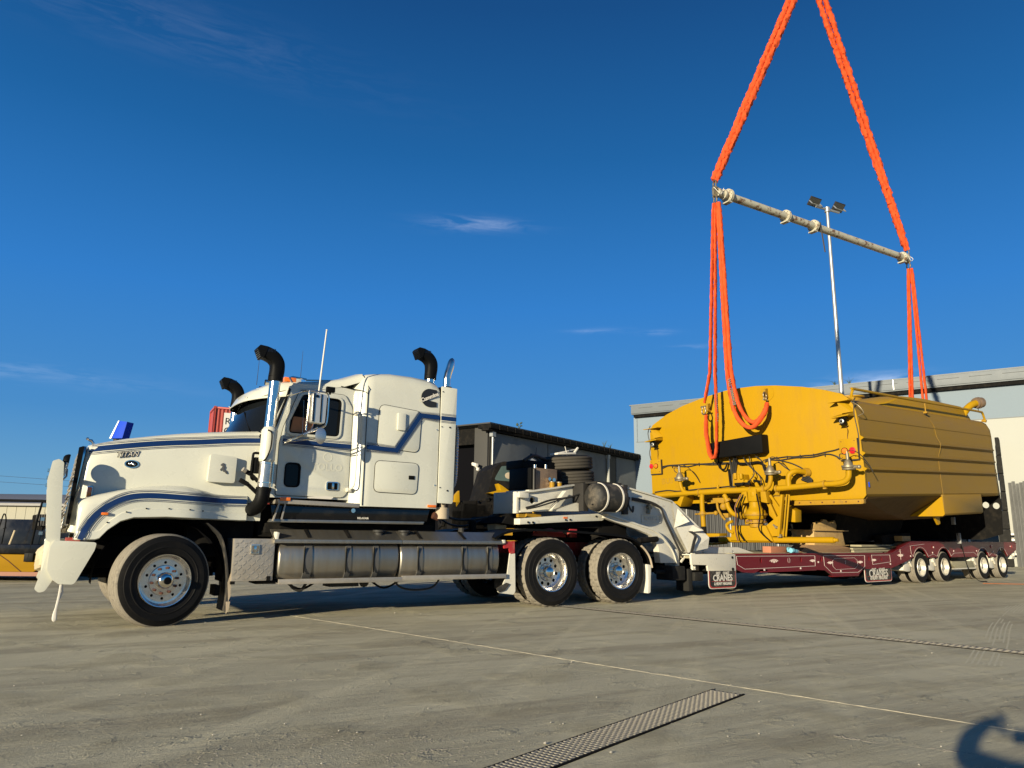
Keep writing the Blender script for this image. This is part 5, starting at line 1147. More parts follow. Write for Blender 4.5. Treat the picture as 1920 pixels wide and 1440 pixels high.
for x, z, r in ((.12, .10, .05), (.18, .17, .035), (.08, .18, .03), (.16, .05, .04)): b.cyl((x, -.36, z), (x, -.30, z), r, 12)
b.cyl((-.12, -.2, .36), (-.12, -.2, .42), .03, 12); b.cyl((.12, -.2, .36), (.12, -.2, .44), .025, 12); b.tube([(.10, -.34, .0), (.14, -.36, .12), (.2, -.34, .02)], .018, 8); obj('fittings', b, 'chrome', pp)
b = B(); b.tube(smooth_path([(-.2, 0, .5), (0, 0, .60), (.3, .1, .58), (.6, .2, .52)], 5), .03, 8); b.tube([(.05, 0, .55), (.08, 0, .75)], .006, 5); b.tube([(-.05, 0, .62), (.16, .05, .55)], .02, 6); b.tube([(-.25, -.34, .34), (-.25, -.34, -.02)], .02, 6); obj('hoses', b, 'wire', pp)
b = B(); b.plate([(-.36, -.02), (.3, .0), (.3, -.06), (-.36, -.09)], -.34, .3); obj('mount', b, 'white2', pp, bevel=.01)
for k, x in enumerate((-.0, .16)):
    t = thing('grease_can', 'small yellow can standing %s on the white neck beam' % ('left' if k == 0 else 'right beside its twin'), 'can', on_ll((-11.98 + x, .6, 1.85)), (0, 0, LRZ), 'two small yellow cans on the neck beam')
    b = B(); b.lathe([(0, 0), (0, .045), (.10, .045), (.105, .04), (.11, 0)], (0, 0, 0), 'z', 16); obj('can_body', b, 'yellow2', t)
    b = B(); b.lathe([(0, .047), (.012, .047), (.012, .03)], (0, 0, .105), 'z', 16); obj('can_lid', b, 'brassy', t)
# --- things lying on the deck under the yellow tank
def deck_thing(name, label, cat, p, rot=0, group=None): return thing(name, label, cat, on_ll(p), (0, 0, LRZ + rot), group)
t = deck_thing('timber_block', 'reddish timber block on the trailer deck left of the blue strap', 'timber', (-6.05, .3, .775)); b = B(); b.box(-.28, .28, -.1, .1, 0, .13); obj('block', b, 'woodred', t, bevel=.006)
t = deck_thing('ratchet_strap', 'pale blue ratchet strap bundle on the trailer deck edge', 'strap', (-5.72, .12, .775))
b = B(); b.cyl((-.08, -.04, .05), (.02, -.04, .05), .05, 14); b.box(-.02, .14, -.07, .05, .01, .07); b.tube(smooth_path([(-.1, .0, .02), (-.04, .05, .1), (.08, .02, .09), (.16, -.02, .03)], 4), .02, 6, flat=.4); obj('webbing', b, 'cyan', t, bevel=.004)
b = B(); b.box(.12, .22, -.06, .04, .0, .06); obj('ratchet', b, 'galv', t, bevel=.006)
t = deck_thing('timber_dunnage', 'brown weathered timber beam under the tan steel stand', 'timber', (-4.3, .35, .775)); b = B(); b.plate(rounded([(-.98, .0), (1.15, .0), (1.15, .10), (.75, .155), (-.6, .165)], .02), -.15, .2); obj('beam', b, 'wood', t, bevel=.008)
st = deck_thing('steel_stand', 'tan steel stand between the timber beam and the tank belly', 'stand', (-3.95, .55, .945))
b = B(); b.plate([(-.62, 0), (.68, 0), (.60, .31), (-.62, .31)], -.3, .25); obj('stand_box', b, 'tan', st, bevel=.008)
b = B(); b.box(-.68, .78, -.36, .3, .31, .33); b.box(-.7, .8, -.34, .3, -.02, .0); obj('stand_flange', b, 'tan', st, bevel=.004)
b = B(); b.plate([(-.62, .33), (.36, .33), (.40, .44), (.34, .55), (.28, .55), (.24, .49), (.05, .50), (-.02, .56), (-.16, .57), (-.30, .47), (-.42, .44), (-.5, .49), (-.55, .44)], -.28, -.22); b.box(.3, .36, -.28, .2, .33, .54); obj('saddle_plate', b, 'tan', st, bevel=.004)
for k, (u0, u1, z, lab) in enumerate(((-3.05, -1.40, .775, 'long grey timber plank low on the deck towards the ramp'), (-3.0, -1.15, .83, 'grey timber plank on top of the low plank'), (-2.5, -.95, .90, 'short grey timber plank leaning up to the trailer ramp'))):
    t = deck_thing('timber_plank', lab, 'timber', ((u0 + u1) / 2, .3 + .05 * k, z), 0, 'grey timber planks on the deck'); b = B(); L2 = (u1 - u0) / 2; b.plate(rounded([(-L2, 0), (L2, .02), (L2 - .05, .055), (-L2, .045)], .008), -.14, .14); obj('plank', b, 'woodgrey', t)
t = deck_thing('timber_block', 'tan timber block on top of the trailer ramp', 'timber', (-.42, .35, 1.045)); b = B(); b.box(-.22, .22, -.2, .2, 0, .13); obj('block', b, 'tan', t, bevel=.006)
# hanging web strap and the orange web lying on the yard
t = thing('lashing_strap', 'worn webbing strap hanging from the tank to the yard beside the rear axles', 'strap', on_ll((1.6, -.25, 0)), (0, 0, LRZ))
b = B(); b.tube(smooth_path([(-.02, .1, 1.95), (.02, .05, 1.5), (.08, 0, 1.15), (.18, -.04, .8), (.27, -.06, .45), (.42, -.12, .18), (.58, -.2, .03), (.80, -.3, .015)], 6), .032, 6, flat=.25); obj('webbing', b, 'block', t)
b = B(); b.box(.05, .11, -.06, .04, 1.0, 1.28); b.box(-.04, .02, 0, .1, 1.5, 1.7); obj('buckle', b, 'galv', t, bevel=.01)
t = thing('orange_web', 'orange web lying across the yard at the right edge', 'strap', (12.6, 19.3, 0))
b = B(); b.tube(smooth_path([(-.4, .05, .01), (.6, -.02, .01), (1.8, -.05, .012), (2.6, -.05, .015), (3.2, .1, .02), (3.9, .2, .03), (5.5, .3, .02)], 5), .04, 6, flat=.3); obj('webbing', b, 'orangedk', t)

# ------------------------------------------------------------------ yellow water tank module (x back along the tank, y across, z up)
KROT = (0, -math.radians(2.75), math.radians(90 - 50.5)); KO = (7.074, 14.604, 1.879)
KT = thing('water_tank', 'big yellow steel water tank module with pipework hanging in orange slings over the trailer', 'tank', KO, KROT)
KM = Matrix.Translation(KO) @ Matrix.Rotation(KROT[2], 4, 'Z') @ Matrix.Rotation(KROT[1], 4, 'Y')
def kw(p): return KM @ Vector(p)
W = 5.37
top_arc = [(0.0, .06), (-.02, .55), (0, 1.42), (.03, 1.75), (.08, 1.90), (.16, 2.03), (.28, 2.14), (.68, 2.285), (1.12, 2.41), (1.74, 2.53), (2.23, 2.59), (2.65, 2.605), (3.04, 2.597), (3.65, 2.52), (4.30, 2.39), (4.81, 2.23), (5.27, 2.01), (5.345, 1.92), (5.37, 1.80), (5.40, .5), (5.40, .05), (5.34, -.01), (3.9, -.01), (3.7, .12), (1.75, .12), (1.6, -.01), (.06, -.01)]
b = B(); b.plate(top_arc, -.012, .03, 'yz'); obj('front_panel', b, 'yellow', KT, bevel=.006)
# body shell : near side with three folded ribs, roof, far side
nearp = [(.30, .0), (.06, .02), (.01, .08)]
for zr in (.575, .887, 1.20): nearp += [(.012, zr - .045), (-.055, zr - .005), (-.055, zr + .01), (.012, zr + .05)]
nearp += [(.01, 1.60), (.05, 1.78), (.14, 1.95), (.26, 2.03), (1.1, 2.12), (2.0, 2.17)]
prof = nearp + [(W - y, z) for y, z in reversed(nearp)]
secs = [[(x, (y if e == 0 else max(min(y, W - e * .8), e * .8)), (z if e == 0 else min(z, 2.17 - e * .7))) for y, z in prof] for x, e in ((.03, 0), (7.50, 0), (7.66, .02), (7.78, .08), (7.83, .20))]
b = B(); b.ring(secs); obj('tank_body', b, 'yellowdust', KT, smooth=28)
b = B(); b.plate([(.03, 1.595), (7.60, 1.595), (7.60, 1.605), (.03, 1.605)], -.0, .012); obj('panel_seam', b, 'yellowdust', KT)
b = B(); b.tube(smooth_path([(3.60, .10, 1.92), (3.82, .02, 1.70), (3.88, -.005, 1.4), (3.90, -.06, 1.20), (3.86, -.0, .9), (3.84, -.0, .5), (3.86, .002, .02)], 4), .005, 5); obj('weld_seam', b, 'yellowdust', KT)
# nibs of the rib folds on the front edge
b = B()
for zr in (.575, .887, 1.20): b.plate([(.0, zr - .05), (-.07, zr - .005), (-.07, zr + .01), (.0, zr + .055)], -.014, .034, 'yz')
obj('rib_end', b, 'yellow', KT)
# rear lower box with slanted lit front face
b = B()
P1 = [(3.84, .005, .03), (3.84, .005, -.36), (3.84, .05, -.41), (3.84, .12, -.425), (3.84, .80, -.425), (3.84, .10, .05)]
bx = [(3.84, y, z) for y, z in ((.004, .06), (.004, -.38), (.05, -.425), (W - .05, -.425), (W - .004, -.38), (W - .004, .06))]
b.ring([bx, [(6.30, y, z) for _, y, z in bx], [(6.35, max(y, .04) if y < 1 else min(y, W - .04), z) for _, y, z in bx]]); obj('rear_box', b, 'yellowdust', KT, bevel=.02, smooth=28)
b = B(); b.plate(rounded([(.02, .02), (.004, -.40), (.05, -.435), (.78, -.435)], [0, .05, .0, 0]), 3.825, 3.838, 'yz'); obj('box_gusset', b, 'yellow', KT)
# belly hopper
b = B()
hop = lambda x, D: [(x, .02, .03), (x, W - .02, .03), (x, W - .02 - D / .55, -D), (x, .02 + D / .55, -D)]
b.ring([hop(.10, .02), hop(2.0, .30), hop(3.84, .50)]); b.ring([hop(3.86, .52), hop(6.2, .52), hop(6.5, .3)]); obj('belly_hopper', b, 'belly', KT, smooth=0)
b = B(); b.box(4.3, 6.0, 1.7, 1.9, -1.14, -.9); obj('belly_skid', b, 'blackmatt', KT, bevel=.01)
b = B(); b.ring([[(x, 1.7, -.2), (x, 3.7, -.2), (x, 3.4, -1.05), (x, 2.0, -1.05)] for x in (2.2, 6.0)]); obj('sump', b, 'blackmatt', KT, bevel=.03)
# lit brackets hanging behind the box
b = B(); b.plate([(4.0, -.43), (4.3, -.43), (4.3, -.62), (4.2, -.64)], .3, .35); obj('belly_bracket', b, 'yellow', KT)
# flange strip under the front panel
b = B(); b.box(-.10, .0, .02, 1.5, -.10, -.015); b.plate([(.03, -.09), (1.52, -.09), (1.52, -.11), (.03, -.11)], -.12, .0, 'yz'); obj('bottom_flange', b, 'yellow2', KT, bevel=.004)
for i in range(6):
    b = B(); b.cyl((-.115, .12 + i * .25, -.06), (-.1, .12 + i * .25, -.06), .014, 8); obj('bolt', b, 'nut', KT)
# roof hump, handrail, filler pipe
b = B(); b.ring([[(x, y, z) for y, z in ((.22, 2.0), (.30, 2.2 + k), (.8, 2.24 + k * 1.1), (3.7, 2.24 + k), (4.2, 2.18 + k), (4.4, 2.08))] for x, k in ((1.7, -.16), (3.0, .14), (4.2, .18), (6.6, .16), (7.0, -.02))]); obj('roof_hump', b, 'yellow', KT, smooth=30, bevel=.02)
b = B(); b.tube(smooth_path([(.02, .10, 2.02), (.0, .08, 2.12), (.04, .06, 2.20), (.14, .06, 2.215), (2, .07, 2.215), (4, .07, 2.225), (6, .07, 2.235), (7.25, .08, 2.24), (7.42, .08, 2.22), (7.5, .08, 2.12), (7.55, .08, 2.02)], 5), .028, 10); obj('hand_rail', b, 'yellow', KT)
b = B(); b.tube([(3.62, .07, 2.21), (3.62, .07, 1.98)], .014, 6); b.box(3.56, 3.68, .02, .1, 1.95, 1.99); b.cyl((.03, .05, 2.0), (.03, .15, 2.06), .04, 10); b.cyl((7.55, .05, 2.0), (7.55, .15, 2.03), .04, 10); obj('rail_post', b, 'yellow2', KT)
b = B(); b.tube(smooth_path([(6.75, .35, 2.05), (6.85, .30, 2.25), (7.05, .2, 2.42), (7.25, .12, 2.48)], 5), .09, 18); obj('filler_pipe', b, 'yellow', KT)
b = B(); b.cyl((7.20, .14, 2.475), (7.40, .06, 2.50), .14, 24); b.cyl((7.26, .12, 2.48), (7.32, .09, 2.49), .155, 24); obj('pipe_flange', b, 'brown', KT)
b = B(); b.tube(smooth_path([(7.22, .1, 2.38), (7.18, .08, 2.25), (7.24, .06, 2.24)], 4), .01, 5); obj('pipe_chain', b, 'wire', KT)
b = B(); b.cyl((3.9, 2.0, 2.45), (3.9, 2.0, 2.58), .35, 28); b.cyl((3.9, 2.0, 2.58), (3.9, 2.0, 2.62), .40, 28); obj('hatch', b, 'yellow2', KT)
# black plate with round holes at the rear of the tank
b = B(); b.plate([(.12, .72), (1.6, .75), (5.2, .7), (5.2, -1.15), (.66, -1.15), (.16, -1.0), (.10, -.2)], 7.98, 8.02, 'yz', holes=[circle2(.19, .63, .05, 14), circle2(.45, .21, .085, 18), circle2(.235, .20, .085, 18), circle2(.47, -.225, .085, 18), circle2(.225, -.25, .085, 18)]); obj('perforated_bracket', b, 'blackmatt', KT)
b = B(); b.box(6.4, 7.98, 1.2, 4.8, -.3, -.1); obj('rear_crossmember', b, 'blackmatt', KT)
# lamp panels
for side, (y0, y1, z0, z1, order) in enumerate(((.045, .415, .78, 1.20, ('amber', 'red')), (5.03, 5.37, .76, 1.11, ('amber', 'red')))):
    lp = sub('lamp_panel', KT)
    b = B(); b.box(-.075, -.06, y0, y1, z0, z1); b.box(-.06, -.012, y0 + .02, y1 - .02, z0 + .02, z1 - .02); obj('panel', b, 'yellow', lp, bevel=.003)
    b = B(); b.box(-.062, -.01, y0 - .012, y0 + .0, z0 - .02, z1); b.box(-.062, -.01, y0, y1, z0 - .022, z0 - .004); obj('panel_gasket', b, 'wire', lp)
    cys = (.305, .145) if side == 0 else (5.175, 5.325)
    for cy, mt in zip(cys, order):
        r = .062 if side == 0 else .055
        b = B(); b.lathe([(-.078, r + .008), (-.088, r + .008), (-.09, r - .004), (-.08, r - .006)], (0, cy, .955), 'x', 24); obj('lamp_rim', b, 'black' if mt == 'amber' else 'redpaint', lp)
        b = B(); b.lathe([(-.08, r), (-.098, r * .85), (-.104, r * .5), (-.106, 0)], (0, cy, .955), 'x', 24); obj('lamp_lens', b, mt, lp)
    for py in (y0 + .05, y1 - .05):
        for pz in (z0 + .05, z1 - .05):
            b = B(); b.cyl((-.082, py, pz), (-.074, py, pz), .009, 8); obj('screw', b, 'nut', lp)
# work lamps on brackets
for (yc, zt, s_) in ((.22, 1.98, 1.0), (5.12, 1.92, .95)):
    wl = sub('work_lamp', KT); sgn = 1
    b = B(); b.plate([(yc + .30 * s_, zt), (yc - .08 * s_, zt + .03), (yc - .16 * s_, zt - .01), (yc - .02 * s_, zt - .05), (yc + .26 * s_, zt - .035)], -.30, .0, 'yz') if False else b.add([(-.26, yc + .26, zt - .02), (-.22, yc - .14, zt - .0), (0, yc - .14, zt + .01), (0, yc + .20, zt + .0), (-.26, yc + .26, zt - .035), (-.22, yc - .14, zt - .015), (0, yc - .14, zt - .005), (0, yc + .20, zt - .015)], [(0, 1, 2, 3), (7, 6, 5, 4), (0, 4, 5, 1), (1, 5, 6, 2), (2, 6, 7, 3), (3, 7, 4, 0)])
    b.add([(-.18, yc + .10, zt - .02), (-.10, yc + .02, zt - .02), (0, yc - .02, zt - .0), (0, yc + .12, zt - .0), (-.12, yc + .05, zt - .26), (-.06, yc - .12, zt - .24), (0, yc - .18, zt - .24), (0, yc + .06, zt - .26)], [(0, 1, 2, 3), (7, 6, 5, 4), (0, 4, 5, 1), (1, 5, 6, 2), (2, 6, 7, 3), (3, 7, 4, 0)])
    b.add([(-.30, yc + .20, zt - .34), (-.28, yc - .16, zt - .31), (0, yc - .16, zt - .24), (0, yc + .14, zt - .26), (-.30, yc + .20, zt - .36), (-.28, yc - .16, zt - .33), (0, yc - .16, zt - .33), (0, yc + .14, zt - .35)], [(0, 1, 2, 3), (7, 6, 5, 4), (0, 4, 5, 1), (1, 5, 6, 2), (2, 6, 7, 3), (3, 7, 4, 0)])
    obj('lamp_bracket', b, 'yellow', wl, smooth=0)
    b = B(); b.sphere((-.17, yc + .02, zt - .43), .072, 14, (1, 1, 1)); b.box(-.22, -.10, yc - .05, yc + .08, zt - .50, zt - .485); b.box(-.2, -.14, yc - .08, yc + .10, zt - .38, zt - .35); obj('lamp_housing', b, 'black', wl)
    b = B(); b.lathe([(-.235, 0), (-.235, .03), (-.228, .045), (-.21, .055)], (0, yc + .02, zt - .43), 'x', 16); obj('lamp_glass', b, 'galv', wl)
    b = B(); b.tube(smooth_path([(-.13, yc + .0, zt - .50), (-.08, yc - .02, zt - .60), (-.03, yc + .02, zt - .72), (-.02, yc + .03, zt - .80)], 4), .006, 5); obj('lamp_cable', b, 'nut', wl)
# black control box and wiring
b = B(); b.add([], []); b.plate([(2.02, 1.04), (3.40, 1.00), (3.40, 1.37), (2.02, 1.46)], -.30, -.012, 'yz'); cb = obj('control_box', b, 'black', KT, bevel=.035, seg=3)
def wire(pts, r=.012, mat='wire', nm='cable'):
    r *= 1.35
    b = B(); b.tube(smooth_path([(-.03 if len(p) == 2 else p[2], p[0], p[1]) for p in pts], 4), r, 6); return obj(nm, b, mat, KT)
rw = random.Random(11)
for dz in (0, -.045):
    wire([(5.02, .93 + dz)] + [(4.8 - .3 * i, .95 + dz * (.4 + .6 * abs(math.sin(i * 1.1))) + rw.uniform(-.012, .012) - .008 * i) for i in range(7)] + [(2.6, .86 + dz)], .011)
    wire([(2.15, .90 + dz)] + [(2.0 - .2 * i, .92 + dz * (.4 + .6 * abs(math.sin(i))) + rw.uniform(-.012, .012) + .004 * i) for i in range(6)] + [(.72, .97 + dz), (.55, .93 + dz if dz else .99), (.42, .80 if dz else 1.02)], .011)
wire([(.50, .86), (.42, .80), (.2, .765), (.06, .77)], .014)
for y in (4.7, 4.35, 3.9, 3.5, 1.85, 1.6, 1.3, 1.0, .75): 
    b = B(); b.box(-.044, -.012, y - .006, y + .006, .875, .955); obj('cable_tie', b, 'wire', KT)
for i, (a, c) in enumerate(((2.95, 2.99), (2.9, 2.95), (2.85, 2.92), (3.0, 3.02))):
    wire([(a - .1 + .03 * i, 1.02, -.12), (a, .85, -.08), (c - .0, .60, -.05), (c, .40, -.06), (c + .08, .30, -.06), (c + .35, .22, -.05)], .014)
wire([(3.02, .36, -.1), (3.04, .75, -.1)], .02, 'blackmatt')
wire([(2.85, 1.0, -.15), (2.75, .86, -.1), (2.5, .85, -.08), (2.2, .84, -.1), (2.08, .6, -.1), (2.05, .4, -.2)], .022, 'blackmatt')
wire([(2.45, 1.0, -.15), (2.4, .8, -.2), (2.3, .6, -.25), (2.4, .45, -.3)], .009)
wire([(2.6, 1.0, -.15), (2.5, .85, -.2), (2.2, .55, -.2), (2.12, .35, -.3)], .010)
wire([(2.3, 1.0, -.15), (2.2, .9, -.1), (2.15, .7, -.1), (2.1, .6, -.1)], .010)
wire([(3.3, 1.0, -.1), (3.25, .80, -.15), (3.12, .75, -.15), (3.05, .9, -.12)], .016, 'blackmatt')
wire([(1.8, .87), (1.5, .78), (1.2, .6), (1.1, .35)], .010); wire([(1.82, .84), (1.6, .66), (1.3, .5), (1.15, .3)], .009)
wire([(5.3, .30), (4.9, .33), (4.6, .30), (4.3, .31), (3.9, .33), (3.5, .34), (3.1, .36)], .012)
wire([(.03, 2.0), (.06, 1.7), (.02, 1.3), (.03, 1.0), (.06, .80)], .007); wire([(.1, 1.95, -.02), (-.05, 1.85, -.05), (-.12, 1.7, -.0), (.0, 1.65, -.0)], .006, 'brassy')
wire([(5.33, 2.0), (5.42, 1.8), (5.36, 1.5), (5.40, 1.3), (5.37, 1.12)], .008)
for i in range(4): wire([(1.25 + .02 * i, .52 - .03 * i, -.05), (1.05, .42 - .03 * i, -.1), (1.2, .33 - .02 * i, -.06)], .012)
wire([(1.1, .32), (.9, .36), (.6, .36), (.4, .34)], .009)
# welded doubler plates, seam outlines, chalk
b = B(); b.plate([(2.83, .14), (3.58, .14), (3.58, .56), (2.83, .59)], -.018, -.012, 'yz'); obj('doubler_plate', b, 'yellow', KT)
b = B(); b.plate([(1.62, .14), (2.25, .14), (2.25, .62), (1.62, .60)], -.018, -.012, 'yz'); obj('doubler_plate', b, 'yellow', KT)
text('chalk_mark', 'BUS', .20, (-.014, 4.90, .56), 'yellow2', KT, plane='yz', ext=.0008, rot=.05, shear=.1)
b = B(); b.box(-.013, .0, .0, .0, 0, 0) if False else b.add([], []); b.tube([(.16, -.004, .32), (.16, -.004, .22)], .012, 6); obj('blue_mark', b, 'bluepaint', KT)
b = B(); b.lathe([(-.012, .17), (-.02, .17), (-.02, .0)], (0, 1.96, 2.38), 'x', 24); obj('lug_doubler', b, 'yellow', KT)
b = B(); b.plate(rounded([(-.13, 2.30), (-.01, 2.26), (-.01, 2.50), (-.13, 2.46)], .04), 1.93, 1.98); obj('lifting_lug', b, 'yellow2', KT)
b = B(); b.plate(rounded([(-.13, 2.16), (-.01, 2.12), (-.01, 2.36), (-.13, 2.32)], .04), 3.47, 3.52); obj('lifting_lug', b, 'yellow2', KT)
for y in (1.8, 3.5):
    b = B(); b.plate(rounded([(7.78, 1.9), (7.98, 2.0), (7.98, 2.15), (7.78, 2.2)], .04), y, y + .05); obj('lifting_lug', b, 'yellow2', KT)
# pipework : main header with risers and valves
XP = -.42
def pipe(name, pts, r, per=5, mat='yellow'):
    r *= .64
    b = B(); b.tube(smooth_path(pts, per) if per > 1 else pts, r, 18); return obj(name, b, mat, KT)
pipe('header_pipe', [(XP, 5.35, .20), (XP, 3.70, .235)], .085, 1)
pipe('header_pipe', [(XP, 3.72, .235), (XP, 2.9, .25), (XP, 1.95, .245)], .105, 1)
pipe('header_pipe', [(XP, 1.72, .25), (XP, 1.0, .28), (XP, .62, .30)], .095, 1)
pipe('header_end', [(XP, .60, .30), (XP, .42, .30), (XP, .22, .33), (XP, .12, .42), (XP, .10, .56)], .088)
pipe('riser_pipe', [(XP, 4.20, .54), (XP, 4.18, .40), (XP, 4.12, .29), (XP, 4.0, .245), (XP, 3.85, .24)], .07)
pipe('riser_pipe', [(XP, 1.80, .56), (XP, 1.81, .44), (XP, 1.86, .32), (XP, 1.95, .26), (XP, 2.1, .245)], .075)
pipe('inlet_bend', [(XP, 1.40, .28), (XP, 1.40, .42), (XP + .02, 1.37, .54), (XP + .12, 1.28, .60), (-.05, 1.18, .57)], .088)
b = B(); b.cyl((-.10, 1.20, .575), (-.02, 1.16, .57), .095, 20); obj('pipe_flange', b, 'yellow2', KT)
for (y, z, r) in ((3.66, .24, .078), (1.98, .245, .085), (1.68, .25, .080), (.62, .30, .078), (2.30, .245, .078)):
    b = B(); b.cyl((XP, y - .02, z), (XP, y + .02, z), r, 20); b.box(XP - .03, XP + .03, y - .03, y + .03, z - r - .02, z - r + .01); obj('pipe_coupling', b, 'yellow2', KT)
pipe('drop_pipe', [(XP, 3.40, .24), (XP, 3.55, .22), (XP, 3.60, .12), (XP, 3.61, -.1), (XP, 3.61, -.20)], .085)
b = B(); b.cyl((XP, 3.61, -.30), (XP, 3.61, -.20), .075, 20); b.cyl((XP, 3.61, -.27), (XP, 3.61, -.235), .12, 14); b.cyl((XP, 3.55, -.25), (XP, 3.25, -.24), .025, 10); b.sphere((XP, 3.25, -.24), .055, 10); b.cyl((XP, 3.75, -.26), (XP, 3.82, -.26), .02, 8); obj('drop_valve', b, 'yellow2', KT)
pipe('drop_pipe', [(XP, 3.61, -.30), (XP, 3.61, -.55)], .088, 1)
b = B(); b.cyl((XP, 3.61, -.78), (XP, 3.61, -.54), .065, 16); obj('pipe_sleeve', b, 'blackmatt', KT)
pipe('suction_pipe', [(XP, 3.0, .16), (XP, 2.96, .10), (XP, 2.93, -.05), (XP, 2.90, -.14), (XP, 2.80, -.26), (XP - .02, 2.62, -.31), (XP - .02, 2.5, -.31)], .082)
b = B(); b.cyl((XP, 2.90, .0), (XP, 2.93, .05), .080, 16); b.cyl((XP - .02, 2.60, -.31), (XP - .02, 2.55, -.31), .085, 16); obj('pipe_coupling', b, 'yellow2', KT)
def valve(y, z):
    v = sub('spray_valve', KT)
    b = B(); b.lathe([(0, .06), (0, .12), (.03, .125), (.04, .11), (.05, .13), (.085, .13), (.09, .09), (.14, .075), (.19, .045), (.20, .035)], (XP, y, z), 'z', 20); obj('valve_body', b, 'brassy', v)
    b = B(); b.cyl((XP, y, z + .19), (XP, y, z + .33), .032, 12); b.cyl((XP, y, z + .33), (XP, y, z + .36), .022, 10); b.cyl((XP, y - .1, z + .05), (XP, y - .20, z + .045), .035, 10); b.sphere((XP, y - .21, z + .045), .042, 10); obj('solenoid', b, 'brassy', v)
    b = B(); b.tube(smooth_path([(XP, y + .02, z + .33), (XP, y - .08, z + .38), (XP + .1, y - .2, z + .3), (XP + .3, y - .26, z + .1), (-.05, y - .3, z - .05)], 5), .009, 6); b.tube(smooth_path([(XP, y + .02, z + .3), (XP, y + .14, z + .32), (XP + .02, y + .16, z + .25), (XP, y + .08, z + .20)], 5), .009, 6); obj('valve_cable', b, 'wire', v)
valve(4.20, .53); valve(1.80, .55); valve(.10, .56)
# pump
pu = sub('pump', KT); px_, py_ = XP - .02, 2.22
b = B(); b.lathe([(-.40, .14), (-.38, .19), (-.34, .21), (-.30, .22), (-.24, .22), (-.20, .20), (-.16, .15), (-.10, .125), (-.02, .12), (.0, .09), (.0, 0)], (px_, py_, 0), 'z', 36); obj('pump_volute', b, 'yellow', pu)
b = B(); b.lathe([(-.305, .0), (-.305, .245), (-.265, .245), (-.265, 0)], (px_, py_, 0), 'z', 36); obj('pump_flange', b, 'yellow2', pu)
b = B(); b.box(px_ - .09, px_ + .09, py_ - .10, py_ + .10, .0, .26); b.cyl((px_, py_, .1), (px_, py_, .20), .10, 20); b.plate([(py_ - .35, -.05), (py_ - .2, -.02), (py_ - .2, .2), (py_ - .32, .2)], px_ - .08, px_ + .1, 'yz'); b.plate([(py_ + .14, -.03), (py_ + .35, -.05), (py_ + .28, .2), (py_ + .16, .22)], px_ - .05, px_ + .05, 'yz'); obj('motor_mount', b, 'yellow', pu, bevel=.008)
b = B(); b.cyl((px_, py_, -.55), (px_, py_, -.38), .15, 20); b.cyl((px_, py_ , -.46), (px_, py_, -.43), .22, 14); obj('pump_neck', b, 'yellow2', pu)
for i in range(8):
    a = i * PI / 4; b = B(); b.cyl((px_ + .20 * math.cos(a), py_ + .20 * math.sin(a), -.47), (px_ + .20 * math.cos(a), py_ + .20 * math.sin(a), -.40), .018, 6); obj('bolt', b, 'nut', pu)
for i, yy in enumerate((py_ + .30, py_ + .24, py_ - .28)):
    b = B(); b.tube(smooth_path([(px_ - .2, yy - .1 * (1 if i < 2 else -1), .15), (px_ - .30, yy, -.1), (px_ - .32, yy - .02, -.3), (px_ - .28, yy + .05, -.6), (px_ - .26, yy + .02 - .1 * i, -.84)], 5), .015, 6); obj('pump_hose', b, 'blackmatt' if i else 'nut', pu)
b = B(); b.tube(smooth_path([(px_ - .1, 2.75, -.42), (px_ - .1, 2.90, -.5), (px_ - .1, 2.86, -.62), (px_ - .1, 2.74, -.68)], 4), .035, 10); obj('drain_pipe', b, 'yellow', pu)
b = B(); b.plate([(1.95, -.52), (2.78, -.52), (2.84, -.84), (1.80, -.84)], XP - .12, XP + .3, 'yz'); obj('pump_stand', b, 'yellow', KT, bevel=.008)
b = B(); b.cyl((XP - .02, 3.18, -.835), (XP - .02, .52, -.805), .062, 24); b.sphere((XP - .02, .52, -.805), .045, 12); b.cyl((XP - .02, .52, -.805), (XP - .02, .44, -.804), .034, 16); obj('lower_bar', b, 'yellow', KT)
b = B(); b.cyl((XP - .02, 3.18, -.835), (XP - .02, 3.52, -.84), .06, 16); obj('bar_sleeve', b, 'blackmatt', KT)
b = B(); b.bar((XP - .1, 1.50, .12), (XP - .1, 1.66, -.74), .05, .10, up=(1, 0, 0)); b.bar((XP - .14, 1.38, .12), (XP - .14, 1.54, -.74), .02, .03, up=(1, 0, 0)); b.bar((XP - .06, 1.40, .12), (XP - .06, 1.56, -.74), .09, .02, up=(1, 0, 0)); obj('brace', b, 'yellow', KT, bevel=.003)
b = B(); b.plate([(1.62, -.28), (1.60, -.74), (2.22, -.74), (2.14, -.64)], XP - .06, XP - .03, 'yz'); obj('gusset_plate', b, 'yellow', KT, bevel=.003)
b = B(); b.cyl((XP - .12, 1.72, -.55), (XP - .04, 1.72, -.55), .025, 10); b.bar((XP - .1, 1.66, -.58), (XP - .1, 1.78, -.50), .02, .03); b.box(XP - .14, XP - .04, 1.60, 1.68, -.76, -.70); obj('clamp', b, 'brassy', KT)
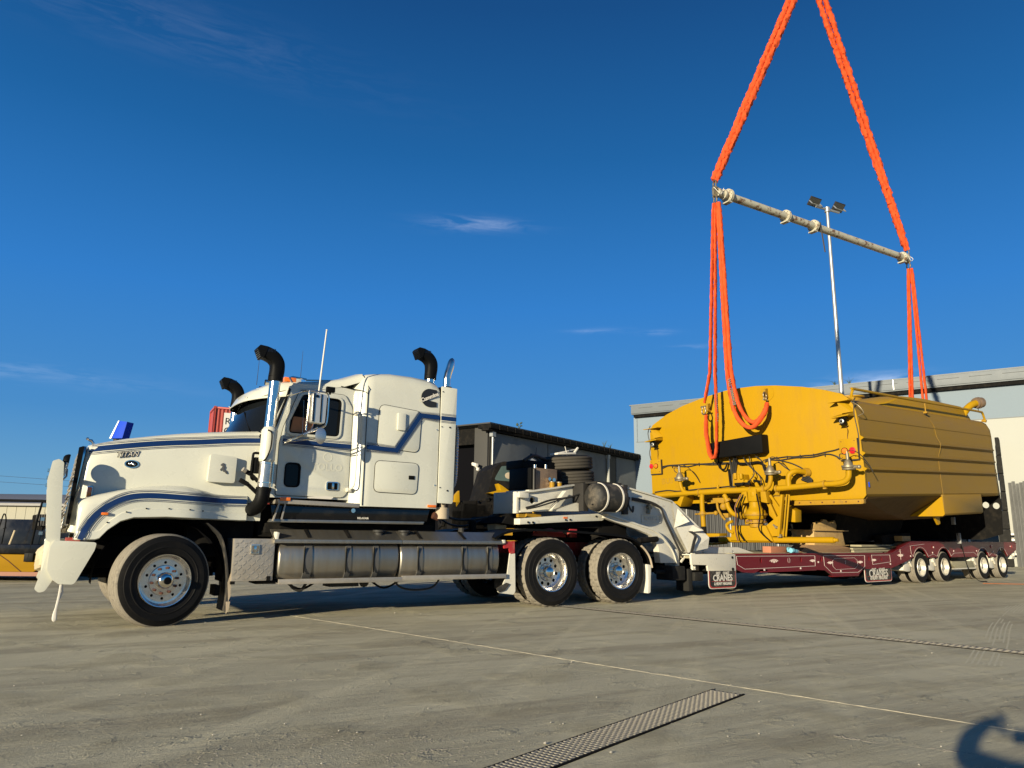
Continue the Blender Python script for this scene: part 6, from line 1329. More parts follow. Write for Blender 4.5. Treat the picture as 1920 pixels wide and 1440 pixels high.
b = B(); b.bar((XP + .1, 2.75, -.12), (XP + .1, 2.60, .15), .07, .07, up=(1, 0, 0)); b.bar((XP + .05, 2.0, .12), (XP + .02, 1.70, -.55), .08, .05, up=(1, 0, 0)); b.bar((XP + .05, 1.88, .12), (XP + .05, 1.60, -.3), .05, .05, up=(1, 0, 0)); b.cyl((XP + .15, 2.55, -.5), (XP + .15, 2.62, .1), .06, 12); b.plate([(1.62, .08), (2.0, .08), (2.0, -.3), (1.8, -.5)], XP + .14, XP + .17, 'yz'); b.plate([(1.42, -.22), (1.85, .0), (1.9, -.42), (1.44, -.46)], XP + .20, XP + .45, 'yz'); obj('support_frame', b, 'yellow', KT, bevel=.006)
b = B(); b.plate([(3.5, -.78), (3.75, -.76), (3.75, -.70), (3.2, -.70), (3.2, -.76)], XP, XP + .3, 'yz'); b.box(XP, XP + .6, 3.4, 3.9, -.96, -.92); b.plate([(4.35, .0), (4.2, .16), (4.10, .16), (4.22, -.08)], XP - .02, .0, 'yz'); b.plate([(3.15, .0), (3.7, .0), (3.6, -.03)], -.2, .0, 'yz'); obj('pipe_support', b, 'yellow', KT, bevel=.004)
b = B(); b.box(XP + .05, XP + .3, 3.05, 3.35, -.02, .10); b.sphere((XP + .1, 3.1, -.1), .09, 10); b.tube(smooth_path([(XP, 3.2, .0), (XP - .05, 3.15, -.15), (XP, 3.1, -.3), (XP + .05, 3.05, -.4)], 4), .03, 8); b.box(XP + .1, XP + .25, 3.0, 3.2, -.35, -.25); obj('side_valve', b, 'yellow2', KT, bevel=.01)
b = B(); b.plate([(2.55, .32), (2.85, .36), (2.83, .62), (2.58, .60)], -.28, -.02, 'yz'); b.cyl((-.3, 2.6, .5), (-.3, 2.6, .62), .04, 12); b.cyl((-.3, 2.75, .5), (-.3, 2.75, .64), .04, 12); b.cyl((-.35, 2.45, .42), (-.2, 2.45, .42), .06, 12); obj('hydraulic_block', b, 'yellow', KT, bevel=.008)
b = B(); b.box(-.36, -.24, 2.4, 2.75, .36, .42); b.cyl((-.4, 2.35, .45), (-.4, 2.35, .36), .03, 8); b.cyl((-.42, 2.5, .40), (-.34, 2.5, .40), .025, 8); b.tube([(-.3, 2.3, .45), (-.2, 2.2, .42)], .03, 8); obj('block_fittings', b, 'blackmatt', KT)
b = B(); b.cyl((-.2, 3.3, .12), (-.2, 3.3, .40), .03, 10); b.bar((-.25, 2.36, .6), (-.25, 2.2, .3), .03, .03); obj('conduit', b, 'yellow', KT)

# ------------------------------------------------------------------ lifting gear
Apt = Vector((4.79, 16.24, 9.25)); Bpt = Vector((11.79, 20.46, 9.25)); APEX = Vector((8.38, 18.40, 17.33))
bd_ = (Bpt - Apt); BL = bd_.length; bd_.normalize(); BRZ = math.atan2(bd_.y, bd_.x)
sp = thing('spreader_bar', 'worn cream steel spreader bar with rust streaks hanging above the tank', 'spreader bar', tuple(Apt), (0, 0, BRZ))
b = B(); b.cyl((.55, 0, 0), (7.78, 0, 0), .095, 28); obj('bar_tube', b, 'rig', sp)
for x, r, foot in ((.50, .175, 1), (2.62, .165, 0), (3.74, .165, 0), (7.80, .155, 1)):
    fl = sub('flange', sp)
    for dx in (-.035, .012):
        b = B(); b.plate(rounded(circle2(0, 0, r, 28), 0), x + dx, x + dx + .022, 'yz', holes=[circle2(r * .78 * math.cos(PI / 4 * k), r * .78 * math.sin(PI / 4 * k), .014, 8) for k in range(8)]); obj('flange_plate', b, 'rig', fl, smooth=30)
    b = B(); b.box(x - .10, x + .03, -.10, .10, -r - .025, -r + .005); b.plate([(x - .10, -r), (x, -r), (x, -.08)], -.09, -.07) if foot else b.box(x - .02, x, -.03, .03, -r, -.08); obj('flange_foot', b, 'rig', fl)
for sg, x0, x1 in ((1, .10, .50), (-1, 8.05, 7.80)):
    b = B(); b.cyl((x0 + sg * .08, 0, 0), (x1, 0, 0), .085, 24); b.cyl((x0 + sg * .22, 0, 0), (x0 + sg * .26, 0, 0), .125, 24); b.cyl((x0 + sg * .02, 0, 0), (x0 + sg * .10, 0, 0), .11, 24); obj('end_piece', b, 'rig', sp)
    b = B(); b.plate(rounded([(x0 - .12, -.14), (x0 + .10, -.14), (x0 + .10, .14), (x0 - .12, .14)], .08), -.025, .025); obj('end_lug', b, 'brassy', sp, bevel=.006)
    b = B(); b.tube(smooth_path([(x0, .1, .05), (x0 - sg * .1, .0, .1), (x0 - .12 * sg, -.1, 0), (x0, -.12, -.1), (x0 + .1 * sg, -.1, .0), (x0 + .15 * sg, -.1, .1)], 5), .008, 6); obj('tie_wire', b, 'text_white', sp)
st = thing('web_strap', 'dark web strap tied round the spreader bar and hanging free', 'strap', tuple(Apt + bd_ * 3.86), (0, 0, BRZ))
b = B(); b.ring([[(x, .04 * 0 + y, z) for y, z in ((-.11, p.z), (-.118, p.z - .0))] + [(x + .05, y, z) for y, z in ((-.118, p.z), (-.11, p.z))] for x, p in [(-.02 + .12 * t / 12, Vector((0, 0, .10 - .82 * t / 12))) for t in range(13)]]); b.lathe([(-.02, .112), (-.02, .122), (.05, .122), (.05, .112)], (0, 0, 0), 'x', 24); b.bar((-.10, 0, .16), (.02, 0, .10), .05, .02); obj('webbing', b, 'strap', st)
def shackle(p, s, label, rot=0, flip=1, tilt=0):
    t = thing('bow_shackle', label, 'shackle', tuple(p), (tilt, 0, rot), 'steel bow shackles of the lifting gear')
    b = B(); pts = [(s * .32, 0, 0), (s * .36, 0, flip * s * .35), (s * .48, 0, flip * s * .75), (s * .34, 0, flip * s * 1.15), (0, 0, flip * s * 1.32), (-s * .34, 0, flip * s * 1.15), (-s * .48, 0, flip * s * .75), (-s * .36, 0, flip * s * .35), (-s * .32, 0, 0)]
    b.tube(smooth_path(pts, 4), s * .12, 10); obj('bow', b, 'shackle', t)
    b = B(); b.cyl((-s * .55, 0, 0), (s * .55, 0, 0), s * .14, 12); b.cyl((s * .45, 0, 0), (s * .62, 0, 0), s * .2, 6); obj('pin', b, 'brassy', t); return t
E0 = Apt + bd_ * .05; E1 = Apt + bd_ * 8.08
shackle(E0 + Vector((0, 0, .08)), .16, 'upper shackle on the near left end of the spreader bar', BRZ + 1.2, 1)
shackle(E0 + Vector((0, 0, -.10)), .16, 'lower shackle under the left end of the spreader bar', BRZ + 1.2, -1)
shackle(E1 + Vector((0, 0, .08)), .16, 'upper shackle on the far right end of the spreader bar', BRZ + 1.2, 1)
shackle(E1 + Vector((0, 0, -.10)), .16, 'lower shackle under the right end of the spreader bar', BRZ + 1.2, -1)
def sling(name, label, strands, mat='orange', r=.05, ruff=.3, seg=.045, flat=.8, group='orange lifting slings', txt=None, seed=0):
    t = thing(name, label, 'sling', tuple(strands[0][0]), (0, 0, 0), group)
    o = Vector(strands[0][0])
    for k, S in enumerate(strands):
        P = [Vector(p) - o for p in S]; L_ = sum((b_ - a_).length for a_, b_ in zip(P, P[1:])); pts = []
        for a_, b_ in zip(P, P[1:]):
            n = max(1, int((b_ - a_).length / seg))
            pts += [a_.lerp(b_, i / n) for i in range(n)]
        pts.append(P[-1]); b = B(); n_ = 12; secs = []; prev = None
        for i, p in enumerate(pts):
            d = (pts[min(i + 1, len(pts) - 1)] - pts[max(0, i - 1)]).normalized()
            a = Vector((.8, -.6, 0)).cross(d).normalized() if prev is None else (prev - d * prev.dot(d)).normalized(); prev = a; c = d.cross(a); sec = []
            for j in range(n_):
                th = 2 * PI * j / n_
                w1 = 1.5 * noise.noise(Vector((i * .63 + seed * 7 + th * .8, math.cos(th) * 1.5, math.sin(th) * 1.5 + k * 5))); w2 = noise.noise(Vector((i * .21 + seed, j * .2, k * 3.3)))
                rr = r * (1 + ruff * (w1 * 1.1 + .16 * (1 if i % 2 else -1) * (1 if ruff > .15 else 0)) + ruff * .5 * w2)
                if i < 4 or i > len(pts) - 5: rr *= .75
                sec.append(p + a * (rr * math.cos(th)) + c * (rr * math.sin(th) * flat) + a * w2 * ruff * r * .4)
            secs.append(sec)
        b.ring(secs); obj('sling_leg', b, mat, t, smooth=50)
    return t
up0, up1 = E0 + Vector((0, 0, .28)), E1 + Vector((0, 0, .28))
perp = Vector((.8, -.6, 0))
def offs(p, q, d):
    dd = (q - p).normalized(); s = Vector((dd.x * 0 + .0, 0, 0)); side = Vector((.855, -.518, 0)); side = Vector((math.cos(-.55), math.sin(-.55), 0)); return side * d
sd = Vector((.857, -.515, 0))
camr = Vector((.88, -.47, 0)) 
def pair(p, q, w0, w1):
    right = (q - p).cross(Vector((0, 1, .1))).normalized()
    return [[p + right * w0, p.lerp(q, .5) + right * (w0 * .4 + w1 * .6), q + right * w1], [p - right * w0, p.lerp(q, .5) - right * (w0 * .4 + w1 * .6), q - right * w1]]
sling('upper_sling', 'ruffled orange round sling running up from the left end of the spreader bar', pair(up0, APEX, .03, .075), r=.088, ruff=.34, seed=1)
sling('upper_sling', 'ruffled orange round sling running up from the right end of the spreader bar', pair(up1, APEX + Vector((.3, .1, 0)), .03, .10), r=.088, ruff=.34, seed=2)
lo0, lo1 = E0 + Vector((0, 0, -.30)), E1 + Vector((0, 0, -.30))
X = -.45
s1 = sling('lower_sling', 'flat orange sling looping down in front of the black control box', [[lo0 + sd * -.05, kw((X, 3.12, 3.0)), kw((X, 3.33, 2.30))], [lo0 + sd * .0, kw((X, 2.98, 2.96)), kw((X, 3.02, 1.9)), kw((X, 3.10, 1.15)), kw((X, 3.15, 1.02)), kw((X, 3.22, 1.0)), kw((X, 3.28, 1.1)), kw((X + .02, 3.36, 1.6)), kw((X + .05, 3.34, 2.05))]], r=.07, ruff=.2, seed=3, flat=.45)
s2 = sling('lower_sling', 'double orange sling hanging to the shackle at the top centre of the tank face', [[lo0 + sd * .05] + [Vector(q) for q in smooth_path([kw((X, 2.66, 3.0)), kw((X, 2.62, 2.4)), kw((X, 2.54, 2.0)), kw((X, 2.38, 1.72)), kw((X, 2.18, 1.60)), kw((X, 1.98, 1.70)), kw((X + .1, 1.84, 1.95)), kw((X + .25, 1.86, 2.12))], 4)], [lo0 + sd * .09] + [Vector(q) for q in smooth_path([kw((X + .06, 2.60, 3.0)), kw((X + .06, 2.52, 2.4)), kw((X + .06, 2.42, 2.05)), kw((X + .06, 2.27, 1.82)), kw((X + .06, 2.12, 1.72)), kw((X + .08, 1.96, 1.80)), kw((X + .14, 1.86, 1.98)), kw((X + .27, 1.90, 2.12))], 4)]], r=.066, ruff=.2, seed=4, flat=.7)
shackle(kw((X + .28, 1.93, 2.22)), .13, 'shackle on the lug at the top centre of the yellow tank face', KROT[2], 1)
shackle(kw((X - .0, 3.36, 2.22)), .14, 'shackle joined into the left sling in front of the tank face', KROT[2] + 1.3, -1)
r1, r2 = kw((7.9, 1.82, 2.05)), kw((7.9, 3.52, 2.05))
sling('lower_sling', 'orange sling strand pair at the right end of the bar, left of its twin', [[lo1 + sd * -.03, r1 + Vector((-.20, .1, .9)), r1 + Vector((-.05, 0, 0))], [lo1 + sd * .0, r1 + Vector((-.12, .1, .9)), r1 + Vector((.0, 0, 0))]], r=.068, ruff=.16, seed=5, flat=.5)
sling('lower_sling', 'orange sling strand pair at the right end of the bar, rightmost in view', [[lo1 + sd * .05, r1 + Vector((.12, .0, .9)), r1 + Vector((.16, 0, 0))], [lo1 + sd * .09, r1 + Vector((.20, -.05, .9)), r1 + Vector((.24, 0, 0))]], r=.068, ruff=.16, seed=6, flat=.5)
# black print on the slings
def sling_text(parent, p, q, s, size, push, mat='text_black'):
    cu = bpy.data.curves.new('t', 'FONT'); cu.body = s; cu.size = size; cu.align_x = 'CENTER'; cu.align_y = 'CENTER'; cu.extrude = .001; cu.offset = .003; cu.resolution_u = 2
    to = bpy.data.objects.new('t', cu); COL.objects.link(to); bpy.context.view_layer.update(); me = bpy.data.meshes.new_from_object(to.evaluated_get(bpy.context.evaluated_depsgraph_get())); bpy.data.objects.remove(to)
    p = Vector(p); q = Vector(q); x = (q - p).normalized(); view = (Vector((0, 0, 1.07)) - (p + q) / 2).normalized(); z = (view - x * view.dot(x)).normalized(); y = z.cross(x)
    m_ = Matrix((x, y, z)).transposed().to_4x4(); m_.translation = (p + q) / 2 + z * push - Vector(parent.location)
    me.transform(m_); me.materials.clear(); me.materials.append(M[mat]); return link('lettering', me, parent)
sling_text(s1, kw((X, 3.03, 1.7)), kw((X, 3.0, 2.6)), 'WLL 10000KGS', .10, .055)
sling_text(s2, kw((X, 2.66, 2.95)), kw((X, 2.50, 1.95)), 'WLL 10000KGS', .095, .07)
# crane hook block and wire ropes above the frame
hk = thing('crane_hook', 'crane hook block on wire ropes above the upper slings', 'hook', tuple(APEX), (0, 0, BRZ))
b = B(); b.tube(smooth_path([(0, 0, .5), (0, 0, .25), (.12, 0, .15), (.22, 0, .0), (.12, 0, -.18), (-.05, 0, -.2), (-.18, 0, -.1), (-.2, 0, .02)], 5), [.06] * 10 + [.075] * 16 + [.05] * 10, 12); obj('hook', b, 'redpaint', hk)
b = B(); b.plate(rounded(rect(-.3, .3, .5, 1.3), .15), -.15, .15); obj('block', b, 'yellow2', hk, bevel=.02)
b = B()
for x in (-.15, .15): b.cyl((x, 0, 1.3), (x * 2, .3, 26), .02, 6)
obj('wire_rope', b, 'wire', hk)

# ------------------------------------------------------------------ light pole
lp = thing('light_pole', 'tall galvanised yard light pole with two floodlights behind the tank', 'light pole', (12.93, 28, 0), (0, 0, math.radians(25)))
b = B(); b.cyl((0, 0, 0), (0, 0, 14.45), .115, 20, .06); b.cyl((0, 0, 0), (0, 0, .5), .22, 20); obj('pole', b, 'galv', lp)
b = B(); b.cyl((-.62, 0, 14.42), (.68, 0, 14.42), .05, 12); b.cyl((0, 0, 14.3), (0, 0, 14.5), .11, 16); obj('cross_arm', b, 'galv', lp)
for sx in (-1, 1):
    fl = sub('floodlight', lp, (sx * .62 + (.05 if sx > 0 else -.08), 0, 14.62 + (.04 if sx > 0 else -.02)), (math.radians(-50), 0, math.radians(4)))
    b = B(); b.box(-.30, .30, -.19, .19, -.03, .04); obj('housing', b, 'shedtrim', fl, bevel=.01)
    b = B(); b.box(-.27, .27, -.16, .16, -.036, -.03); obj('lens', b, 'lightface', fl)
    b = B(); b.bar((-.3, 0, .0), (-.3, .05, -.2), .02, .04); b.bar((.3, 0, 0), (.3, .05, -.2), .02, .04); b.bar((-.3, .05, -.2), (.3, .05, -.2), .03, .02); obj('yoke', b, 'galv', fl)

# ------------------------------------------------------------------ buildings (wx along the wall, wy into the building)
def wallframe(name, label, cat, p, az):          # local x runs along azimuth az, local y points away to the left of it
    return thing(name, label, cat, (p[0], p[1], 0), (0, 0, math.radians(90 - az)))
# grey shed in the centre: long wall runs to azimuth 35.7 ; its outside is on the right of it (local -y)
sh = wallframe('grey_shed', 'dark grey precast warehouse with black eaves behind the truck', 'building', (-.97, 32.0), 35.7)
xj = [0.0, 4.66, 10.76]
zt = lambda x: 5.56
for i, (x0, x1) in enumerate(((.12, 4.62), (4.70, 10.60), (11.85, 19.1))):
    b = B(); b.box(x0, x1, -.08, .12, 2.55 if i == 2 else 2.5, 5.50); obj('wall_panel', b, 'shedpanel', sh, bevel=.012)
b = B(); b.box(0, 26, -.02, .2, 0, 5.5); obj('wall', b, 'shedtrim', sh)
n = 0
for i in range(120):
    x0 = .1 + i * .20
    if x0 > 25: break
    b = B(); b.plate([(x0, -.05), (x0 + .04, -.10), (x0 + .13, -.10), (x0 + .17, -.05)], 0, 2.5, 'xy') 
    if i == 0: CORR = b.mesh('corrugation', M['corr'])
    o = link('corrugation', CORR, sh, (i * .20, 0, 0))
b = B(); b.box(-.45, 26.2, -.42, .3, 5.62, 5.80); b.box(-.45, 26.2, -.30, .1, 5.52, 5.62); obj('eaves_fascia', b, 'blackmatt', sh, bevel=.01)
for i in range(44):
    b = B(); 
    if i == 0:
        b.box(-.03, .03, -.46, -.40, 5.60, 5.84); GB = b.mesh('gutter_bracket', M['blackmatt'])
    link('gutter_bracket', GB, sh, (.2 + i * .6, 0, 0))
b = B(); b.box(11.0, 11.85, -.06, .02, 2.5, 5.5); obj('dark_panel', b, 'shedtrim', sh)
for x in (10.72, 19.16, .05):
    b = B(); b.cyl((x, -.16, 0), (x, -.16, 5.5), .09 if x > 1 else .035, 12); b.box(x - .12, x + .12, -.24, -.06, 5.3, 5.5); obj('downpipe', b, 'cream' if x > 1 else 'galv', sh)
# front face of the shed: runs to azimuth -54.3 from the corner -> local +y direction
b = B(); b.box(-.10, .30, .02, .75, 0, 5.76); obj('corner_pillar', b, 'shedpillar', sh, bevel=.01)
b = B(); b.box(-.08, .2, .75, 12, 5.0, 5.74); b.box(-.1, .3, 8.2, 8.9, 0, 5.1); obj('door_header', b, 'blackmatt', sh)
b = B(); b.add([(.35, .8, 0), (.35, 12, 0), (.35, 12, 5.7), (.35, .8, 5.7)], [(0, 1, 2, 3)]); b.box(.3, 25.5, 11.9, 12, 0, 5.6); obj('unlit_doorway_sheet', b, 'dark', sh)  # black sheet behind the opening paints the unlit shed interior
b = B(); b.plate([(-.5, 5.80), (26.2, 5.80), (26.2, 5.86), (-.5, 5.86)], -.42, 12.2); obj('roof', b, 'corr', sh)
b = B(); b.box(-.18, -.1, .15, .6, 5.76, 5.84); b.box(-.15, .0, .0, 12, 5.74, 5.84); obj('barge_cap', b, 'shedpillar', sh)
for k, (p, rot, lab) in enumerate(((( -.42, .42, 4.05), 1.2, 'small white security camera on the shed corner pillar'), ((.35, -.35, 4.1), -.6, 'white security camera on an arm on the long shed wall'))):
    P_ = sh.matrix_basis @ Vector(p)
    t = thing('security_camera', lab, 'camera', tuple(P_), (0, .25, sh.rotation_euler[2] + rot + PI))
    b = B(); b.box(-.20, .16, -.07, .07, -.07, .07); b.cyl((-.25, 0, 0), (-.2, 0, 0), .06, 12); obj('camera_body', b, 'text_white', t, bevel=.02)
    b = B(); b.bar((.05, 0, -.05), (.28, 0, -.14), .05, .05); b.cyl((.28, 0, -.2), (.28, 0, -.08), .07, 12); obj('camera_arm', b, 'text_white', t)
# weeds on the roof line
for k, (x, s_) in enumerate(((2.0, .30), (10.2, .45), (10.9, .35))):
    P_ = sh.matrix_basis @ Vector((x, -.2, 5.84)); t = thing('roof_weed', ('small weed growing on the shed gutter near the corner', 'bare twiggy weed on the shed eaves', 'smaller twiggy weed beside the bare one on the eaves')[k], 'plant', tuple(P_))
    b = B(); rw = random.Random(k + 2)
    for j in range(7):
        a = rw.uniform(0, 6.28); q = Vector((math.cos(a) * s_ * .4, math.sin(a) * s_ * .4, s_ * rw.uniform(.6, 1.1))); b.tube([(0, 0, 0), tuple(q * .5 + Vector((0, 0, .05))), tuple(q)], [.012, .008, .004], 4)
        if k == 0: b.sphere(tuple(q), .04, 6)
    link('stems', b.mesh('stems', material('weed_%d' % k, (.05, .07, .02), .8)), t)
# white and blue-grey building on the right: wall runs to azimuth 125.5, outside on its right? camera side = local -y
rb = wallframe('right_warehouse', 'large warehouse with pale blue grey upper wall and cream lower wall on the right', 'building', (22.133, 33.105), 125.5)
# local x along the wall towards the camera side, local y to the left = away from the camera
b = B(); b.box(-17.9, 14, 0, .3, 4.4 + 2.22, 8.12); obj('upper_wall', b, 'bluegrey', rb)
b = B(); b.box(-12.5, 14, .002, .3, 0, 6.60); obj('lower_wall', b, 'cream', rb)
b = B(); b.box(-17.9, -12.52, .002, .3, 0, 6.62); obj('lower_wall', b, 'bluegrey', rb)
b = B(); b.box(-17.95, 14, -.02, .0, 6.59, 6.63); obj('wall_flashing', b, 'gutter', rb)
b = B(); b.box(-18.1, 14.2, -.35, .4, 8.30, 8.78); b.box(-18.1, 14.2, -.30, .2, 8.24, 8.31); obj('fascia', b, 'gutter', rb, bevel=.01)
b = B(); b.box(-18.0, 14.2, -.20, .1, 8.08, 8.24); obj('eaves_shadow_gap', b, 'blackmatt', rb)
b = B(); b.box(-18.1, -17.85, 0, 14, 0, 8.2); obj('end_wall', b, 'bluegrey', rb)
for i in range(24):
    if i == 0:
        b = B(); b.box(-.6, .3, -.362, -.352, 8.60, 8.612); RV = b.mesh('fascia_rivet_line', M['shedtrim'])
    link('fascia_rivet_line', RV, rb, (-17 + i * 1.3, 0, 0))
b = B(); b.box(-3.9, -3.86, -.375, -.35, 8.30, 8.80); b.box(-11.9, -11.86, -.375, -.35, 8.30, 8.80); obj('fascia_joint', b, 'galv', rb)
b = B(); b.plate([(-18.2, 8.78), (14.2, 8.78), (14.2, 8.84), (-18.2, 8.84)], -.36, 14); obj('roof', b, 'gutter', rb)
for k, (x, s_) in enumerate(((-2.6, .4), (-1.9, .5))):
    P_ = rb.matrix_basis @ Vector((x - 4, -.1, 8.82)); t = thing('roof_weed', ('left tuft of dry weeds on the right warehouse roof edge', 'right tuft of dry weeds on the right warehouse roof edge')[k], 'plant', tuple(P_)); b = B(); rw = random.Random(k + 12)
    for j in range(8):
        a = rw.uniform(0, 6.28); q = Vector((math.cos(a) * s_ * .6, math.sin(a) * s_ * .5, s_ * rw.uniform(.4, .8))); b.tube([(0, 0, 0), tuple(q * .5 + Vector((0, 0, .08))), tuple(q)], [.012, .008, .004], 4)
    link('stems', b.mesh('stems', bpy.data.materials['weed_0']), t)
# stacked concrete block wall with leaning edge in front of the warehouse
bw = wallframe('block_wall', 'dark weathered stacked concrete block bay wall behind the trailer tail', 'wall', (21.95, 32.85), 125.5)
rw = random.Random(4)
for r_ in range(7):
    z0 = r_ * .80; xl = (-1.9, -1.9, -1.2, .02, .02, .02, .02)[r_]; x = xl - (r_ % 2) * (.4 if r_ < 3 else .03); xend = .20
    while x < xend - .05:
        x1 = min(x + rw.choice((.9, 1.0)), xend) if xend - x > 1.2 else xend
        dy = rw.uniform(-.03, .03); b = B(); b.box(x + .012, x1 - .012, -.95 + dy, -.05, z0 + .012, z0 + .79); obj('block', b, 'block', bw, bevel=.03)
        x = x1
# zinc sheets leaning on the wall at the right edge
zs = wallframe('sheet_stack', 'stack of upright zinc wall sheets leaning on the warehouse at the right edge', 'metal sheets', (22.133, 33.105), 125.5)
for i in range(9):
    b = B(); x = .30 + i * .135; hgt = 3.66 + .06 * math.sin(i * 2.1); d = -.12 - .05 * (i % 3)
    b.ring([[(x + dx, d + dy, z) if z else (x + dx, d + dy - .35, 0) for dx, dy in ((0, 0), (.05, 0), (.06, -.03), (.09, -.03), (.10, 0), (.125, 0), (.125, .012), (0, .012))] for z in (0, hgt)]); obj('sheet', b, 'sheet', zs, smooth=0)
b = B()
for z in (.5, .8, 1.1, 1.35): b.box(.18, .30, -.5, -.3, z, z + .08)
obj('clips', b, 'text_white', zs)
# dark machines behind the trailer under the tank's tail
dk = thing('parked_machine', 'dark machine with lattice arms parked in shade behind the trailer tail', 'machine', (15.6, 27.2, 0), (0, 0, math.radians(-30)))
b = B(); b.box(-2.2, 1.9, -.6, .8, .5, 1.5); b.box(-1.5, .4, -.5, .7, 1.5, 2.7); b.cyl((1.2, -.75, .55), (1.2, .75, .55), .55, 20); b.cyl((-1.3, -.75, .55), (-1.3, .75, .55), .55, 20); obj('body', b, 'blackgloss', dk, bevel=.05)
b = B(); b.bar((-.9, -.8, 1.4), (-.2, -.9, 2.4), .07, .07); b.bar((-.2, -.9, 2.4), (.6, -.9, 1.7), .07, .07); b.bar((.2, -.8, 1.3), (.8, -.9, 2.1), .08, .08); b.cyl((1.0, -.8, .7), (1.0, -.8, 2.9), .04, 8); b.cyl((-1.6, -.8, .7), (-1.6, -.8, 2.9), .03, 8); obj('lattice_arm', b, 'galv', dk)

# ------------------------------------------------------------------ wheel loader behind the gooseneck (dark cab, yellow guards)
wl = thing('wheel_loader', 'yellow and black wheel loader parked in shade behind the trailer gooseneck', 'loader', (-.2, 19.0, 0), (0, 0, math.radians(20)))
def lug_tyre(R, w, n=22):
    b = B(); b.lathe([(-w / 2 + .04, R * .55), (-w / 2, R * .7), (-w / 2 + .03, R * .93), (-w / 2 + .08, R * .96), (w / 2 - .08, R * .96), (w / 2 - .03, R * .93), (w / 2, R * .7), (w / 2 - .04, R * .55)], (0, 0, 0), 'y', 40)
    for i in range(n):
        for sg in (-1, 1):
            a = 2 * PI * (i + (.5 if sg > 0 else 0)) / n; c = Vector((math.cos(a), 0, math.sin(a))); t_ = Vector((-math.sin(a), 0, math.cos(a)))
            b.obox(c * R * .97 + Vector((0, sg * w * .24, 0)) + t_ * .03 * sg, t_ * .045, Vector((0, w * .25, 0)) + t_ * .05 * sg, c * .035)
    return b.mesh('tyre', M['blackmatt'])
LT = lug_tyre(.98, .55)
rb_ = B(); rb_.lathe([(-.22, .55), (-.26, .52), (-.12, .47), (-.05, .28), (-.05, 0)], (0, 0, 0), 'y', 28); rb_.cyl((0, -.2, 0), (0, -.02, 0), .10, 12); LRIM = rb_.mesh('rim', M['yellow2'])
for x in (-.42, 2.1):
    for y, fr in ((-.62, False), (1.2, True)):
        w_ = sub('wheel', wl, (x, y, .98), (0, x, PI if fr else 0)); link('tyre', LT, w_); link('rim', LRIM, w_)
b = B(); b.box(-1.0, 3.0, -.30, .95, .65, 1.35); b.box(1.2, 3.2, -.35, .95, 1.3, 2.15); b.plate([(-1.8, .8), (-.6, 1.6), (-.4, 1.5), (-1.5, .6)], -.1, .1); b.plate([(-1.8, .8), (-.6, 1.6), (-.4, 1.5), (-1.5, .6)], .6, .8); obj('chassis', b, 'blackmatt', wl, bevel=.04)
b = B(); b.plate(rounded([(-.66, 1.8), (.75, 1.8), (.80, 2.80), (.60, 2.90), (-.20, 2.88), (-.42, 2.70)], .08), -.55, .9, holes=[]); obj('cab', b, 'blackmatt', wl, bevel=.04)
b = B(); b.plate(rounded([(-.44, 2.40), (.14, 2.38), (.20, 2.74), (.02, 2.78), (-.24, 2.76)], .06), -.562, -.552); link('side_window', b.mesh('side_window', material('green_tinted_glass', (.06, .085, .07), .08, var=.4, scale=3)), wl)
b = B(); b.sphere((-.04, -.56, 2.53), .11, 12, (1.1, .05, .8)); obj('window_sticker', b, 'tanflap', wl)
b = B(); b.plate([(-.70, 2.06), (-.45, 2.02), (.30, 1.90), (.78, 1.68), (.80, 1.80), (.45, 2.02), (.20, 2.08), (-.10, 2.10), (-.35, 2.26), (-.44, 2.30), (-.38, 2.14)], -.92, -.60); b.plate([(.40, 2.08), (.62, 2.30), (.70, 2.48), (.48, 2.46), (.44, 2.36), (.52, 2.24)], -.70, -.56); b.plate([(-1.55, 1.95), (-1.42, 2.10), (-1.40, 1.80), (-1.5, 1.65)], -.9, -.7); obj('mud_guard', b, 'yellow', wl, bevel=.02)
b = B(); b.box(-.4, 1.6, -.75, -.6, .95, 1.15); b.box(1.2, 2.6, -.6, -.36, 1.1, 1.35); obj('side_step', b, 'yellow2', wl, bevel=.02)
b = B(); b.plate([(.55, 2.92), (1.25, 2.55), (1.35, 2.48), (1.30, 2.56), (.9, 2.85), (.62, 3.0)], -.5, -.44); b.cyl((.55, -.5, 2.3), (.56, -.5, 2.85), .035, 8); b.sphere((.56, -.5, 2.72), .06, 8); obj('wiper_arm', b, 'galv', wl)
b = B(); rw = random.Random(9)
for i in range(22): b.box(-1.6 + rw.random() * 1.1, -1.5 + rw.random() * 1.1, -.9, -.5, .7 + rw.random() * 1.0, .85 + rw.random() * 1.05)
obj('hydraulic_lines', b, 'blackmatt', wl, bevel=.02, kind='stuff')

